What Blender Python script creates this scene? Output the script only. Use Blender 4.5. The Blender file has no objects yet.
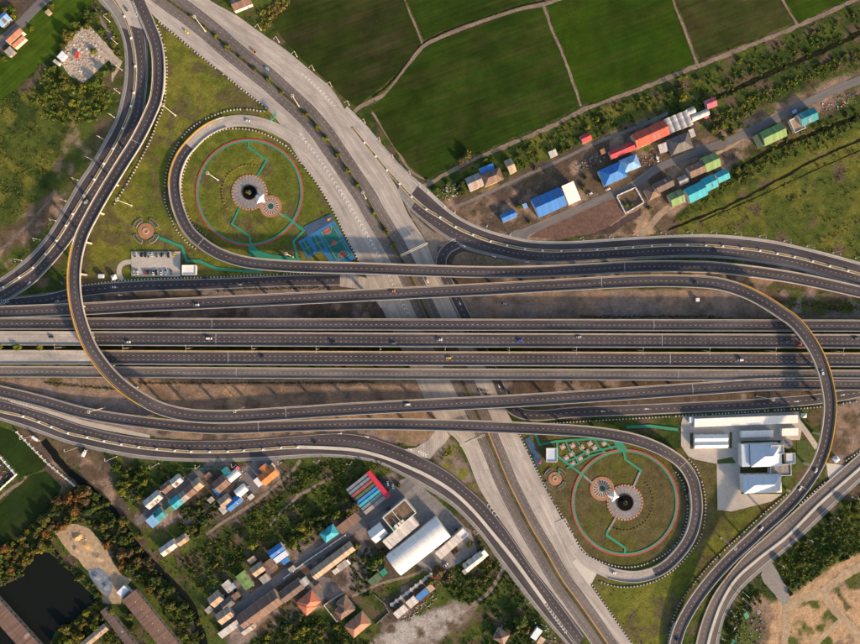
import bpy, math, random
import numpy as np
from mathutils import Vector, geometry

# ------------------------------------------------------------------ camera, sky, sun, exposure
R = math.radians
scene = bpy.context.scene
CAMH = 620.0                                   # height of the drone above the ground, metres
cam_d = bpy.data.cameras.new('camera')
cam = bpy.data.objects.new('camera', cam_d)
scene.collection.objects.link(cam)
cam.location = (0, 0, CAMH)
cam.rotation_euler = (0, 0, 0)                 # straight down
cam_d.sensor_width = 36.0
cam_d.lens = 36.0 * CAMH / 860.0
cam_d.clip_start = 1.0
cam_d.clip_end = 12000.0
scene.camera = cam

SUN_EL, SUN_AZ = 16.0, 137.0                   # azimuth clockwise from +Y
world = bpy.data.worlds.new('World')
scene.world = world
world.use_nodes = True
wn = world.node_tree.nodes
wl = world.node_tree.links
wn.clear()
sky = wn.new('ShaderNodeTexSky')
sky.sky_type = 'NISHITA'
sky.sun_disc = False
sky.sun_elevation = R(SUN_EL)
sky.sun_rotation = R(SUN_AZ)
sky.air_density = 1.0
sky.dust_density = 2.5
bg = wn.new('ShaderNodeBackground')
bg.inputs['Strength'].default_value = 0.15
wo = wn.new('ShaderNodeOutputWorld')
wl.new(sky.outputs[0], bg.inputs[0])
wl.new(bg.outputs[0], wo.inputs[0])

sun_d = bpy.data.lights.new('sun', 'SUN')
sun_d.energy = 5.0
sun_d.angle = R(2.2)
sun_d.color = (1.0, 0.71, 0.45)
sun = bpy.data.objects.new('sun', sun_d)
scene.collection.objects.link(sun)
_az, _el = R(SUN_AZ), R(SUN_EL)
_to = Vector((math.sin(_az) * math.cos(_el), math.cos(_az) * math.cos(_el), math.sin(_el)))
sun.rotation_euler = (-_to).to_track_quat('-Z', 'Y').to_euler()
sun.location = _to * 900

vs = scene.view_settings
vs.view_transform = 'Standard'
vs.look = 'None'
vs.gamma = 1.0
vs.use_curve_mapping = False
vs.exposure = 0.72

random.seed(11)
rng = np.random.default_rng(5)
COL = scene.collection
FX, FY = 430.0, 322.0


def W(px, py, z=0.0):
    """plan position of a point seen at (px, py) that stands z metres above the ground"""
    k = (CAMH - z) / CAMH
    return Vector(((px - FX) * k, (FY - py) * k, z))


# ------------------------------------------------------------------ noise
def _vnoise(x, y, seed):
    g = np.random.default_rng(seed).random((257, 257))
    xi = np.floor(x).astype(int)
    yi = np.floor(y).astype(int)
    fx = x - xi
    fy = y - yi
    fx = fx * fx * (3 - 2 * fx)
    fy = fy * fy * (3 - 2 * fy)
    a = g[xi % 256, yi % 256]
    b = g[(xi + 1) % 256, yi % 256]
    c = g[xi % 256, (yi + 1) % 256]
    d = g[(xi + 1) % 256, (yi + 1) % 256]
    return (a * (1 - fx) + b * fx) * (1 - fy) + (c * (1 - fx) + d * fx) * fy


def fbm(x, y, scale, seed, octv=4):
    s = 0.0
    amp = 1.0
    tot = 0.0
    f = 1.0 / scale
    for k in range(octv):
        s = s + amp * _vnoise(x * f + 31.7 * k, y * f + 17.3 * k, seed + k)
        tot += amp
        amp *= 0.5
        f *= 2.0
    return s / tot


# ------------------------------------------------------------------ materials
MATS = {}


def _nt(name):
    m = bpy.data.materials.new(name)
    m.use_nodes = True
    nt = m.node_tree
    b = nt.nodes['Principled BSDF']
    return m, nt, b


def _noise(nt, vec, scale, detail=4.0, rough=0.6):
    n = nt.nodes.new('ShaderNodeTexNoise')
    n.inputs['Scale'].default_value = scale
    n.inputs['Detail'].default_value = detail
    n.inputs['Roughness'].default_value = rough
    nt.links.new(vec, n.inputs['Vector'])
    return n.outputs['Fac']


def _math(nt, op, a, b=None, clamp=False):
    n = nt.nodes.new('ShaderNodeMath')
    n.operation = op
    n.use_clamp = clamp
    for i, v in enumerate((a, b)):
        if v is None:
            continue
        if isinstance(v, (int, float)):
            n.inputs[i].default_value = v
        else:
            nt.links.new(v, n.inputs[i])
    return n.outputs[0]


def _range(nt, v, a0, a1, b0, b1):
    n = nt.nodes.new('ShaderNodeMapRange')
    nt.links.new(v, n.inputs[0])
    for i, q in enumerate((a0, a1, b0, b1)):
        n.inputs[i + 1].default_value = q
    return n.outputs[0]


def _mix(nt, fac, a, b, blend='MIX'):
    n = nt.nodes.new('ShaderNodeMix')
    n.data_type = 'RGBA'
    n.blend_type = blend
    for i, v in ((0, fac), (6, a), (7, b)):
        if isinstance(v, (int, float)):
            n.inputs[i].default_value = v
        elif isinstance(v, tuple):
            n.inputs[i].default_value = (v[0], v[1], v[2], 1)
        else:
            nt.links.new(v, n.inputs[i])
    return n.outputs[2]


def _scalecol(nt, col, fac):
    n = nt.nodes.new('ShaderNodeVectorMath')
    n.operation = 'SCALE'
    if isinstance(col, tuple):
        n.inputs[0].default_value = col
    else:
        nt.links.new(col, n.inputs[0])
    if isinstance(fac, (int, float)):
        n.inputs['Scale'].default_value = fac
    else:
        nt.links.new(fac, n.inputs['Scale'])
    return n.outputs[0]


def _bump(nt, b, h, strength, dist):
    n = nt.nodes.new('ShaderNodeBump')
    n.inputs['Strength'].default_value = strength
    n.inputs['Distance'].default_value = dist
    nt.links.new(h, n.inputs['Height'])
    nt.links.new(n.outputs[0], b.inputs['Normal'])


def _coord(nt, kind='Object'):
    return nt.nodes.new('ShaderNodeTexCoord').outputs[kind]


def _mapped(nt, vec, sc, rot=0.0):
    n = nt.nodes.new('ShaderNodeMapping')
    n.inputs['Scale'].default_value = sc
    n.inputs['Rotation'].default_value = (0, 0, rot)
    nt.links.new(vec, n.inputs['Vector'])
    return n.outputs[0]


def mat_plain(name, col, var=0.25, scale=0.6, rough=0.85, bump=0.0, bscale=3.0, big=0.05, spec=0.3, metal=0.0):
    """one colour with blotches at two sizes"""
    if name in MATS:
        return MATS[name]
    m, nt, b = _nt(name)
    v = _coord(nt)
    f1 = _range(nt, _noise(nt, v, scale), 0.3, 0.7, 1 - var, 1 + var)
    f2 = _range(nt, _noise(nt, v, big, 3), 0.3, 0.7, 1 - var * 0.7, 1 + var * 0.7)
    c = _scalecol(nt, col, _math(nt, 'MULTIPLY', f1, f2))
    nt.links.new(c, b.inputs['Base Color'])
    b.inputs['Roughness'].default_value = rough
    b.inputs['Specular IOR Level'].default_value = spec
    b.inputs['Metallic'].default_value = metal
    if bump:
        _bump(nt, b, _noise(nt, v, bscale), bump, 0.3)
    MATS[name] = m
    return m


def mat_road(name, c1, c2, streak=0.35, joints=0.0, rough=0.85, stain=0.4, patches=0.0):
    """paving with wear running along it: u is metres across, v metres along"""
    if name in MATS:
        return MATS[name]
    m, nt, b = _nt(name)
    uv = _coord(nt, 'UV')
    ob = _coord(nt)
    s1 = _noise(nt, _mapped(nt, uv, (0.75, 0.012, 1)), 1.0, 5, 0.65)
    s2 = _noise(nt, _mapped(nt, uv, (0.16, 0.02, 1)), 1.0, 3)
    big = _noise(nt, ob, 0.02, 4)
    fine = _noise(nt, ob, 1.3, 4, 0.7)
    fac = _math(nt, 'ADD', _math(nt, 'MULTIPLY', s1, 0.6), _math(nt, 'MULTIPLY', big, 0.4))
    c = _mix(nt, _range(nt, fac, 0.36, 0.64, 0, 1), c1, c2)
    k = _math(nt, 'MULTIPLY', _range(nt, s2, 0.3, 0.7, 1 - streak, 1 + streak), _range(nt, fine, 0.25, 0.75, 0.8, 1.2))
    c = _scalecol(nt, c, k)
    st = _range(nt, _noise(nt, _mapped(nt, ob, (1, 1, 1)), 0.09, 5, 0.7), 0.56, 0.72, 0.0, stain)
    c = _mix(nt, st, c, (c1[0] * 0.55, c1[1] * 0.53, c1[2] * 0.52))
    if patches:
        pb = nt.nodes.new('ShaderNodeTexBrick')
        pb.inputs['Scale'].default_value = 1.0
        pb.inputs['Brick Width'].default_value = 3.7
        pb.inputs['Row Height'].default_value = 46.0
        pb.inputs['Mortar Size'].default_value = 0.03
        pb.inputs['Bias'].default_value = -0.3
        pb.offset = 0.0
        pb.inputs['Color1'].default_value = (1, 1, 1, 1)
        pb.inputs['Color2'].default_value = (1 - patches,) * 3 + (1,)
        pb.inputs['Mortar'].default_value = (0.75, 0.75, 0.75, 1)
        nt.links.new(uv, pb.inputs['Vector'])
        c = _mix(nt, 1.0, c, pb.outputs['Color'], 'MULTIPLY')
        ty = nt.nodes.new('ShaderNodeTexWave')              # wheel paths, two to a lane
        ty.wave_type = 'BANDS'
        ty.bands_direction = 'X'
        ty.inputs['Scale'].default_value = 0.314 / 1.85
        ty.inputs['Distortion'].default_value = 0.6
        nt.links.new(_mapped(nt, uv, (1, 0.02, 1)), ty.inputs['Vector'])
        c = _scalecol(nt, c, _range(nt, ty.outputs['Fac'], 0, 1, 1 - 0.5 * patches, 1 + 0.4 * patches))
    if joints:
        br = nt.nodes.new('ShaderNodeTexBrick')
        br.inputs['Scale'].default_value = 1.0
        br.inputs['Brick Width'].default_value = 4.0
        br.inputs['Row Height'].default_value = 9.0
        br.inputs['Mortar Size'].default_value = 0.09
        br.offset = 0.0
        br.inputs['Color1'].default_value = (1, 1, 1, 1)
        br.inputs['Color2'].default_value = (0.86, 0.86, 0.87, 1)
        br.inputs['Mortar'].default_value = (1 - joints,) * 3 + (1,)
        nt.links.new(uv, br.inputs['Vector'])
        c = _mix(nt, 1.0, c, br.outputs['Color'], 'MULTIPLY')
    nt.links.new(c, b.inputs['Base Color'])
    b.inputs['Roughness'].default_value = rough
    b.inputs['Specular IOR Level'].default_value = 0.25
    _bump(nt, b, fine, 0.12, 0.05)
    MATS[name] = m
    return m


def mat_roof(name, col, rib=0.9, rough=0.6, dirt=0.35, rust=(0.16, 0.09, 0.05), metal=0.0, amp=0.4, sv=0.2):
    """ribbed roof sheets: local x runs along the ridge"""
    if name in MATS:
        return MATS[name]
    m, nt, b = _nt(name)
    v = _coord(nt)
    w = nt.nodes.new('ShaderNodeTexWave')
    w.wave_type = 'BANDS'
    w.bands_direction = 'X'
    w.inputs['Scale'].default_value = 0.314 / rib * 2
    nt.links.new(v, w.inputs['Vector'])
    sheet = _noise(nt, _mapped(nt, v, (0.55, 0.03, 0.03)), 1.0, 1)
    spots = _noise(nt, v, 0.35, 5, 0.7)
    c = _scalecol(nt, col, _range(nt, sheet, 0.35, 0.65, 1 - sv, 1 + sv))
    c = _mix(nt, _range(nt, spots, 0.5, 0.78, 0.0, dirt), c, rust)
    c = _scalecol(nt, c, _range(nt, _noise(nt, v, 1.8, 3), 0.3, 0.7, 0.85, 1.15))
    nt.links.new(c, b.inputs['Base Color'])
    b.inputs['Roughness'].default_value = rough
    b.inputs['Metallic'].default_value = metal
    b.inputs['Specular IOR Level'].default_value = 0.35
    _bump(nt, b, w.outputs['Fac'], amp, 0.08)
    MATS[name] = m
    return m


def mat_foliage(name='foliage_leaf'):
    """leaf colour from the object's own colour, varied leaf by leaf"""
    if name in MATS:
        return MATS[name]
    m, nt, b = _nt(name)
    oi = nt.nodes.new('ShaderNodeObjectInfo')
    geo = nt.nodes.new('ShaderNodeNewGeometry')
    f = _range(nt, geo.outputs['Random Per Island'], 0, 1, 0.55, 1.5)
    c = _scalecol(nt, oi.outputs['Color'], f)
    c = _mix(nt, _range(nt, _noise(nt, _coord(nt), 0.7, 2), 0.42, 0.66, 0, 0.5), c, (0.13, 0.125, 0.022))
    nt.links.new(c, b.inputs['Base Color'])
    b.inputs['Roughness'].default_value = 0.7
    b.inputs['Specular IOR Level'].default_value = 0.2
    tr = nt.nodes.new('ShaderNodeBsdfTranslucent')
    nt.links.new(c, tr.inputs['Color'])
    mx = nt.nodes.new('ShaderNodeMixShader')
    mx.inputs[0].default_value = 0.25
    nt.links.new(b.outputs[0], mx.inputs[1])
    nt.links.new(tr.outputs[0], mx.inputs[2])
    out = nt.nodes['Material Output']
    nt.links.new(mx.outputs[0], out.inputs['Surface'])
    MATS[name] = m
    return m


def mat_attr(name, fine=0.3, scale=0.45, bump=0.5, rough=0.95, translucent=0.0, mid=0.28):
    """colour read from the mesh's 'cover' attribute, with grain added"""
    if name in MATS:
        return MATS[name]
    m, nt, b = _nt(name)
    at = nt.nodes.new('ShaderNodeAttribute')
    at.attribute_name = 'cover'
    v = _coord(nt)
    n1 = _noise(nt, v, scale, 6, 0.72)
    n2 = _noise(nt, v, 0.12, 4, 0.6)
    k = _math(nt, 'MULTIPLY', _range(nt, n1, 0.3, 0.7, 1 - fine, 1 + fine), _range(nt, n2, 0.3, 0.7, 1 - mid, 1 + mid))
    c = _scalecol(nt, at.outputs['Color'], k)
    nt.links.new(c, b.inputs['Base Color'])
    b.inputs['Roughness'].default_value = rough
    b.inputs['Specular IOR Level'].default_value = 0.1
    if bump:
        _bump(nt, b, _math(nt, 'ADD', n1, _math(nt, 'MULTIPLY', n2, 0.8)), bump, 0.8)
    MATS[name] = m
    return m


def mat_field(name, c1, c2, c3, ang, rows=0.35):
    if name in MATS:
        return MATS[name]
    m, nt, b = _nt(name)
    v = _coord(nt)
    n1 = _noise(nt, v, 0.012, 4, 0.6)
    rv = _mapped(nt, v, (1, 1, 1), ang)
    n2 = _noise(nt, _mapped(nt, rv, (0.012, 0.05, 1)), 1.0, 5, 0.65)
    fine = _noise(nt, v, 0.7, 4, 0.7)
    c = _mix(nt, _range(nt, n1, 0.38, 0.62, 0, 1), c1, c2)
    c = _mix(nt, _range(nt, n2, 0.47, 0.70, 0, 0.85), c, c3)
    wet = _noise(nt, v, 0.035, 5, 0.7)
    c = _scalecol(nt, c, _range(nt, wet, 0.35, 0.65, 0.72, 1.25))
    rw = _noise(nt, _mapped(nt, rv, (0.012, 0.30, 1)), 1.0, 3)
    c = _scalecol(nt, c, _math(nt, 'MULTIPLY', _range(nt, rw, 0.3, 0.7, 1 - rows, 1 + rows), _range(nt, fine, 0.3, 0.7, 0.82, 1.18)))
    nt.links.new(c, b.inputs['Base Color'])
    b.inputs['Roughness'].default_value = 0.95
    b.inputs['Specular IOR Level'].default_value = 0.1
    _bump(nt, b, fine, 0.35, 0.3)
    MATS[name] = m
    return m


ASPHALT = mat_road('asphalt', (0.049, 0.043, 0.051), (0.092, 0.079, 0.083), 0.28, patches=0.3)
ASPHALT_OLD = mat_road('asphalt_worn', (0.115, 0.100, 0.096), (0.185, 0.158, 0.145), 0.25, patches=0.22)
CONC_ROAD = mat_road('concrete_paving', (0.34, 0.305, 0.272), (0.52, 0.465, 0.415), 0.2, joints=0.3, stain=0.4, patches=0.13)
CONC_YARD = mat_plain('yard_concrete', (0.43, 0.39, 0.345), 0.14, 0.5, big=0.06)
CONC = mat_plain('cast_concrete', (0.40, 0.355, 0.30), 0.16, 0.8, big=0.08)
CONC_LIGHT = mat_plain('pale_concrete', (0.52, 0.48, 0.42), 0.12, 0.8)
CONC_GREY = mat_plain('grey_concrete', (0.22, 0.205, 0.19), 0.2, 0.5)
YELLOW_PAINT = mat_plain('yellow_barrier_paint', (0.46, 0.26, 0.045), 0.22, 0.7)
WHITE_PAINT = mat_plain('white_road_paint', (0.46, 0.45, 0.42), 0.22, 0.8)
WHITE_WALL = mat_plain('white_render', (0.72, 0.69, 0.64), 0.1, 0.6)
BLACK_PAINT = mat_plain('black_kerb_paint', (0.060, 0.056, 0.050), 0.4, 0.5)
KERB_WHITE = mat_plain('chipped_white_kerb_paint', (0.52, 0.49, 0.44), 0.35, 0.35, big=0.12)
STEEL = mat_plain('galvanised_steel', (0.50, 0.47, 0.42), 0.12, 1.0, rough=0.5)
LAMP_GLASS = mat_plain('lamp_glass', (0.75, 0.75, 0.72), 0.05, 1.0, rough=0.2)
TRUNK = mat_plain('bark', (0.10, 0.075, 0.05), 0.3, 2.0)
LEAF = mat_foliage()
DARK_GLASS = mat_plain('dark_glass', (0.018, 0.022, 0.028), 0.1, 1.0, rough=0.12, spec=0.6)
RUBBER = mat_plain('rubber', (0.02, 0.02, 0.02), 0.1, 1.0)
GROUND_MAT = mat_attr('ground_cover', 0.36, 0.5, 0.55)
SCRUB_MAT = mat_attr('scrub_leaf', 0.22, 0.9, 0.0, mid=0.2)
GREEN_PATH = mat_plain('green_path_coating', (0.03, 0.235, 0.145), 0.14, 0.6, rough=0.75)
RED_PATH = mat_plain('red_path_coating', (0.38, 0.075, 0.07), 0.14, 0.6, rough=0.75)
BLUE_COURT = mat_plain('blue_court_coating', (0.035, 0.17, 0.36), 0.12, 0.4, rough=0.75)
TEAL_COURT = mat_plain('teal_court_coating', (0.015, 0.13, 0.11), 0.12, 0.4, rough=0.75)
DARKBLUE_COURT = mat_plain('navy_rubber_tiles', (0.035, 0.09, 0.16), 0.3, 0.8, rough=0.85)
BRICK_PAVE = mat_plain('terracotta_paving', (0.34, 0.17, 0.10), 0.2, 1.2)
GREY_PAVE = mat_plain('grey_plaza_paving', (0.24, 0.22, 0.215), 0.22, 0.5)
PINK_PAVE = mat_plain('pink_paving', (0.42, 0.31, 0.26), 0.12, 0.9)
WATER_M, _n, _b = _nt('pond_water')
_b.inputs['Base Color'].default_value = (0.009, 0.011, 0.010, 1)
_b.inputs['Roughness'].default_value = 0.3
_b.inputs['Specular IOR Level'].default_value = 0.06
_bump(_n, _b, _noise(_n, _coord(_n), 0.5, 3), 0.12, 0.2)

_pm, _pn, _pb = _nt('car_paint')
_oi = _pn.nodes.new('ShaderNodeObjectInfo')
_pn.links.new(_oi.outputs['Color'], _pb.inputs['Base Color'])
_pb.inputs['Roughness'].default_value = 0.3
_pb.inputs['Coat Weight'].default_value = 0.4
CAR_PAINT = _pm


# ------------------------------------------------------------------ objects and meshes
def tag(o, label=None, cat=None, group=None, kind=None):
    if label:
        o['label'] = label
    if cat:
        o['category'] = cat
    if group:
        o['group'] = group
    if kind:
        o['kind'] = kind
    return o


def empty(name, loc, rz=0.0):
    o = bpy.data.objects.new(name, None)
    o.empty_display_size = 1.0
    COL.objects.link(o)
    o.location = loc
    o.rotation_euler = (0, 0, rz)
    return o


class MB:
    def __init__(s):
        s.v, s.f, s.uv = [], [], []

    def quad(s, a, b, c, d, uv=None):
        n = len(s.v)
        s.v += [tuple(a), tuple(b), tuple(c), tuple(d)]
        s.f.append((n, n + 1, n + 2, n + 3))
        s.uv += uv if uv else [(0, 0)] * 4

    def poly(s, pts):
        n = len(s.v)
        s.v += [tuple(p) for p in pts]
        s.f.append(tuple(range(n, n + len(pts))))
        s.uv += [(p[0], p[1]) for p in pts]

    def box(s, x0, x1, y0, y1, z0, z1, bottom=False):
        p = [(x0, y0, z0), (x1, y0, z0), (x1, y1, z0), (x0, y1, z0), (x0, y0, z1), (x1, y0, z1), (x1, y1, z1), (x0, y1, z1)]
        fs = [(4, 5, 6, 7), (0, 1, 5, 4), (1, 2, 6, 5), (2, 3, 7, 6), (3, 0, 4, 7)]
        if bottom:
            fs.append((3, 2, 1, 0))
        n = len(s.v)
        s.v += p
        for f in fs:
            s.f.append(tuple(n + i for i in f))
            s.uv += [(0, 0)] * 4

    def prism(s, pts, z0, z1):
        """pts counter-clockwise in plan"""
        n = len(pts)
        for i in range(n):
            a, b = pts[i], pts[(i + 1) % n]
            s.quad((a[0], a[1], z0), (b[0], b[1], z0), (b[0], b[1], z1), (a[0], a[1], z1))
        s.poly([(p[0], p[1], z1) for p in pts])

    def cyl(s, c, r0, r1, z0, z1, n=8, cap=True):
        ring = [(math.cos(2 * math.pi * i / n), math.sin(2 * math.pi * i / n)) for i in range(n)]
        for i in range(n):
            a, b = ring[i], ring[(i + 1) % n]
            s.quad((c[0] + a[0] * r0, c[1] + a[1] * r0, z0), (c[0] + b[0] * r0, c[1] + b[1] * r0, z0),
                   (c[0] + b[0] * r1, c[1] + b[1] * r1, z1), (c[0] + a[0] * r1, c[1] + a[1] * r1, z1))
        if cap:
            s.poly([(c[0] + a[0] * r1, c[1] + a[1] * r1, z1) for a in ring])

    def tube(s, p, q, r0, r1, n=5):
        p, q = Vector(p), Vector(q)
        d = (q - p).normalized()
        u = d.orthogonal().normalized()
        w = d.cross(u)
        for i in range(n):
            a0, a1 = 2 * math.pi * i / n, 2 * math.pi * (i + 1) / n
            e0 = u * math.cos(a0) + w * math.sin(a0)
            e1 = u * math.cos(a1) + w * math.sin(a1)
            s.quad(p + e0 * r0, p + e1 * r0, q + e1 * r1, q + e0 * r1)

    def mesh(s, name, mat, smooth=False):
        me = bpy.data.meshes.new(name)
        me.from_pydata(s.v, [], s.f)
        uvl = me.uv_layers.new(name='UVMap')
        if len(s.uv) == len(me.loops):
            uvl.data.foreach_set('uv', np.array(s.uv, dtype=np.float32).ravel())
        if mat:
            me.materials.append(mat)
        if smooth:
            me.shade_smooth()
        me.update()
        return me

    def build(s, name, mat, parent=None, smooth=False):
        return link(name, s.mesh(name, mat, smooth), parent)


def link(name, me, parent=None):
    o = bpy.data.objects.new(name, me)
    COL.objects.link(o)
    o.parent = parent
    return o


# ------------------------------------------------------------------ lines
def spline(pts, step=4.0):
    """smooth line through the points, evenly spaced; works for 2D and 3D"""
    P = np.array(pts, dtype=float)
    if len(P) < 3:
        d = np.linalg.norm(P[1, :2] - P[0, :2])
        n = max(2, int(d / step) + 1)
        t = np.linspace(0, 1, n)[:, None]
        return P[0] * (1 - t) + P[1] * t
    ext = np.vstack([2 * P[0] - P[1], P, 2 * P[-1] - P[-2]])
    out = []
    for i in range(1, len(ext) - 2):
        p0, p1, p2, p3 = ext[i - 1], ext[i], ext[i + 1], ext[i + 2]
        d = [max(1e-3, np.linalg.norm((b - a)[:2])) ** 0.5 for a, b in ((p0, p1), (p1, p2), (p2, p3))]
        t0, t1 = 0.0, d[0]
        t2 = t1 + d[1]
        t3 = t2 + d[2]
        for t in np.linspace(t1, t2, 14, endpoint=False):
            a1 = (t1 - t) / (t1 - t0) * p0 + (t - t0) / (t1 - t0) * p1
            a2 = (t2 - t) / (t2 - t1) * p1 + (t - t1) / (t2 - t1) * p2
            a3 = (t3 - t) / (t3 - t2) * p2 + (t - t2) / (t3 - t2) * p3
            b1 = (t2 - t) / (t2 - t0) * a1 + (t - t0) / (t2 - t0) * a2
            b2 = (t3 - t) / (t3 - t1) * a2 + (t - t1) / (t3 - t1) * a3
            out.append((t2 - t) / (t2 - t1) * b1 + (t - t1) / (t2 - t1) * b2)
    out.append(P[-1])
    return resample(np.array(out), step)


def resample(A, step=None, n=None):
    seg = np.linalg.norm(np.diff(A[:, :2], axis=0), axis=1)
    s = np.concatenate([[0], np.cumsum(seg)])
    if n is None:
        n = max(2, int(s[-1] / step) + 1)
    t = np.linspace(0, s[-1], n)
    return np.stack([np.interp(t, s, A[:, k]) for k in range(A.shape[1])], axis=1)


def world_line(pts, step=4.0):
    """pixel points (px, py[, z]) to a smooth world line (x, y, z)"""
    w = [tuple(W(p[0], p[1], p[2] if len(p) > 2 else 0.0)) for p in pts]
    return spline(w, step)


def normals(A):
    t = np.gradient(A[:, :2], axis=0)
    t /= np.maximum(1e-6, np.linalg.norm(t, axis=1))[:, None]
    return np.stack([-t[:, 1], t[:, 0]], axis=1)        # to the left of travel


def off(A, d, dz=0.0):
    n = normals(A)
    B = A.copy()
    d = np.asarray(d, dtype=float)
    B[:, 0] += n[:, 0] * d
    B[:, 1] += n[:, 1] * d
    B[:, 2] += dz
    return B


def arclen(A):
    return np.concatenate([[0], np.cumsum(np.linalg.norm(np.diff(A[:, :2], axis=0), axis=1))])


def strip_mb(mb, L, Rr):
    """a sheet between a left and a right line of equal length"""
    s = arclen((L + Rr) / 2)
    w = np.linalg.norm((L - Rr)[:, :2], axis=1)
    for i in range(len(L) - 1):
        mb.quad(Rr[i], Rr[i + 1], L[i + 1], L[i],
                [(w[i] / 2, s[i]), (w[i + 1] / 2, s[i + 1]), (-w[i + 1] / 2, s[i + 1]), (-w[i] / 2, s[i])])


def strip_up(mb, A, B):
    """like strip_mb, always facing up"""
    a, b, c = A[0], A[1], B[0]
    cr = (b[0] - a[0]) * (c[1] - a[1]) - (b[1] - a[1]) * (c[0] - a[0])
    strip_mb(mb, A, B) if cr < 0 else strip_mb(mb, B, A)


def wall_mb(mb, A, halfw, z0, z1, caps=True):
    """a wall of width 2*halfw along A, from A.z+z0 to A.z+z1"""
    L, Q = off(A, halfw), off(A, -halfw)
    for i in range(len(A) - 1):
        for (P, Pn, Sx) in ((L[i], L[i + 1], 1), (Q[i], Q[i + 1], -1)):
            a = (P[0], P[1], A[i][2] + z0)
            b = (Pn[0], Pn[1], A[i + 1][2] + z0)
            c = (Pn[0], Pn[1], A[i + 1][2] + z1)
            d = (P[0], P[1], A[i][2] + z1)
            mb.quad(b, a, d, c) if Sx > 0 else mb.quad(a, b, c, d)
        mb.quad((Q[i][0], Q[i][1], A[i][2] + z1), (Q[i + 1][0], Q[i + 1][1], A[i + 1][2] + z1),
                (L[i + 1][0], L[i + 1][1], A[i + 1][2] + z1), (L[i][0], L[i][1], A[i][2] + z1))
    if caps:
        for i in (0, len(A) - 1):
            a, b = L[i], Q[i]
            q = [(a[0], a[1], A[i][2] + z0), (b[0], b[1], A[i][2] + z0), (b[0], b[1], A[i][2] + z1), (a[0], a[1], A[i][2] + z1)]
            mb.quad(*(q if i == 0 else q[::-1]))


def dashes_mb(mb, A, dash=1.5, gap=3.5, w=0.3, dz=0.03, start=0.0):
    s = arclen(A)
    t = start
    n = normals(A)
    while t + dash < s[-1]:
        q = []
        for tt in (t, t + dash):
            x, y, z = (np.interp(tt, s, A[:, k]) for k in range(3))
            nx, ny = np.interp(tt, s, n[:, 0]), np.interp(tt, s, n[:, 1])
            q.append((x, y, z + dz, nx, ny))
        a, b = q
        h = w / 2
        mb.quad((a[0] - a[3] * h, a[1] - a[4] * h, a[2]), (b[0] - b[3] * h, b[1] - b[4] * h, b[2]),
                (b[0] + b[3] * h, b[1] + b[4] * h, b[2]), (a[0] + a[3] * h, a[1] + a[4] * h, a[2]))
        t += dash + gap


def solid_mb(mb, A, w=0.35, dz=0.03):
    strip_mb(mb, off(A, w / 2, dz), off(A, -w / 2, dz))


def lerp_line(A, B, t):
    return A * (1 - t) + B * t


def sub(A, f0, f1):
    n = len(A)
    i0, i1 = int(round(f0 * (n - 1))), int(round(f1 * (n - 1)))
    return A[i0:i1 + 1]


def near_index(A, px, py):
    p = W(px, py)
    return int(np.argmin((A[:, 0] - p.x) ** 2 + (A[:, 1] - p.y) ** 2))


def between(A, p, q):
    i, j = near_index(A, *p), near_index(A, *q)
    return A[min(i, j):max(i, j) + 1]


_layer = [0]


def layer_z(base=0.01):
    _layer[0] += 1
    return base + 0.002 * _layer[0]


def patch(name, pts, mat, kind='structure', parent=None, z=None, rough_edge=0.0, smooth=False, step=3.0):
    """a flat sheet of ground with a given outline"""
    z = layer_z(0.0) if z is None else z
    P = [W(p[0], p[1], 0) for p in pts]
    q = np.array([(p.x, p.y, 0) for p in P])
    closed = np.vstack([q, q[:1]])
    A = spline(closed, step)[:-1] if smooth else resample(closed, step)[:-1]
    if not smooth:
        keep = []                                     # keep the corners sharp
        for i in range(len(q)):
            a, b = q[i], q[(i + 1) % len(q)]
            n = max(1, int(np.linalg.norm(b - a) / step))
            for t in range(n):
                keep.append(a + (b - a) * t / n)
        A = np.array(keep)
    if rough_edge:
        n = fbm(A[:, 0], A[:, 1], 7.0, 71, 3) - 0.5
        m = fbm(A[:, 0], A[:, 1], 7.0, 171, 3) - 0.5
        A[:, 0] += n * rough_edge * 2
        A[:, 1] += m * rough_edge * 2
    v = [Vector((a[0], a[1], z)) for a in A]
    tri = geometry.tessellate_polygon([v])
    me = bpy.data.meshes.new(name)
    me.from_pydata([tuple(p) for p in v], [], [tuple(t) for t in tri])
    me.update()
    if len(me.polygons) and sum(p.normal.z * p.area for p in me.polygons) < 0:
        me.flip_normals()
    uvl = me.uv_layers.new(name='UVMap')
    for l in me.loops:
        c = me.vertices[l.vertex_index].co
        uvl.data[l.index].uv = (c.x, c.y)
    me.materials.append(mat)
    o = link(name, me, parent)
    if kind:
        o['kind'] = kind
    return o


ONES = ['', 'first', 'second', 'third', 'fourth', 'fifth', 'sixth', 'seventh', 'eighth', 'ninth', 'tenth', 'eleventh',
        'twelfth', 'thirteenth', 'fourteenth', 'fifteenth', 'sixteenth', 'seventeenth', 'eighteenth', 'nineteenth']
TENS = ['', '', 'twent', 'thirt', 'fort', 'fift', 'sixt', 'sevent', 'eight', 'ninet']


def ordinal(n):
    if n < 20:
        return ONES[n]
    if n >= 100:
        return '%dth' % n
    t, o = divmod(n, 10)
    return TENS[t] + ('ieth' if o == 0 else 'y-' + ONES[o])

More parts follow.
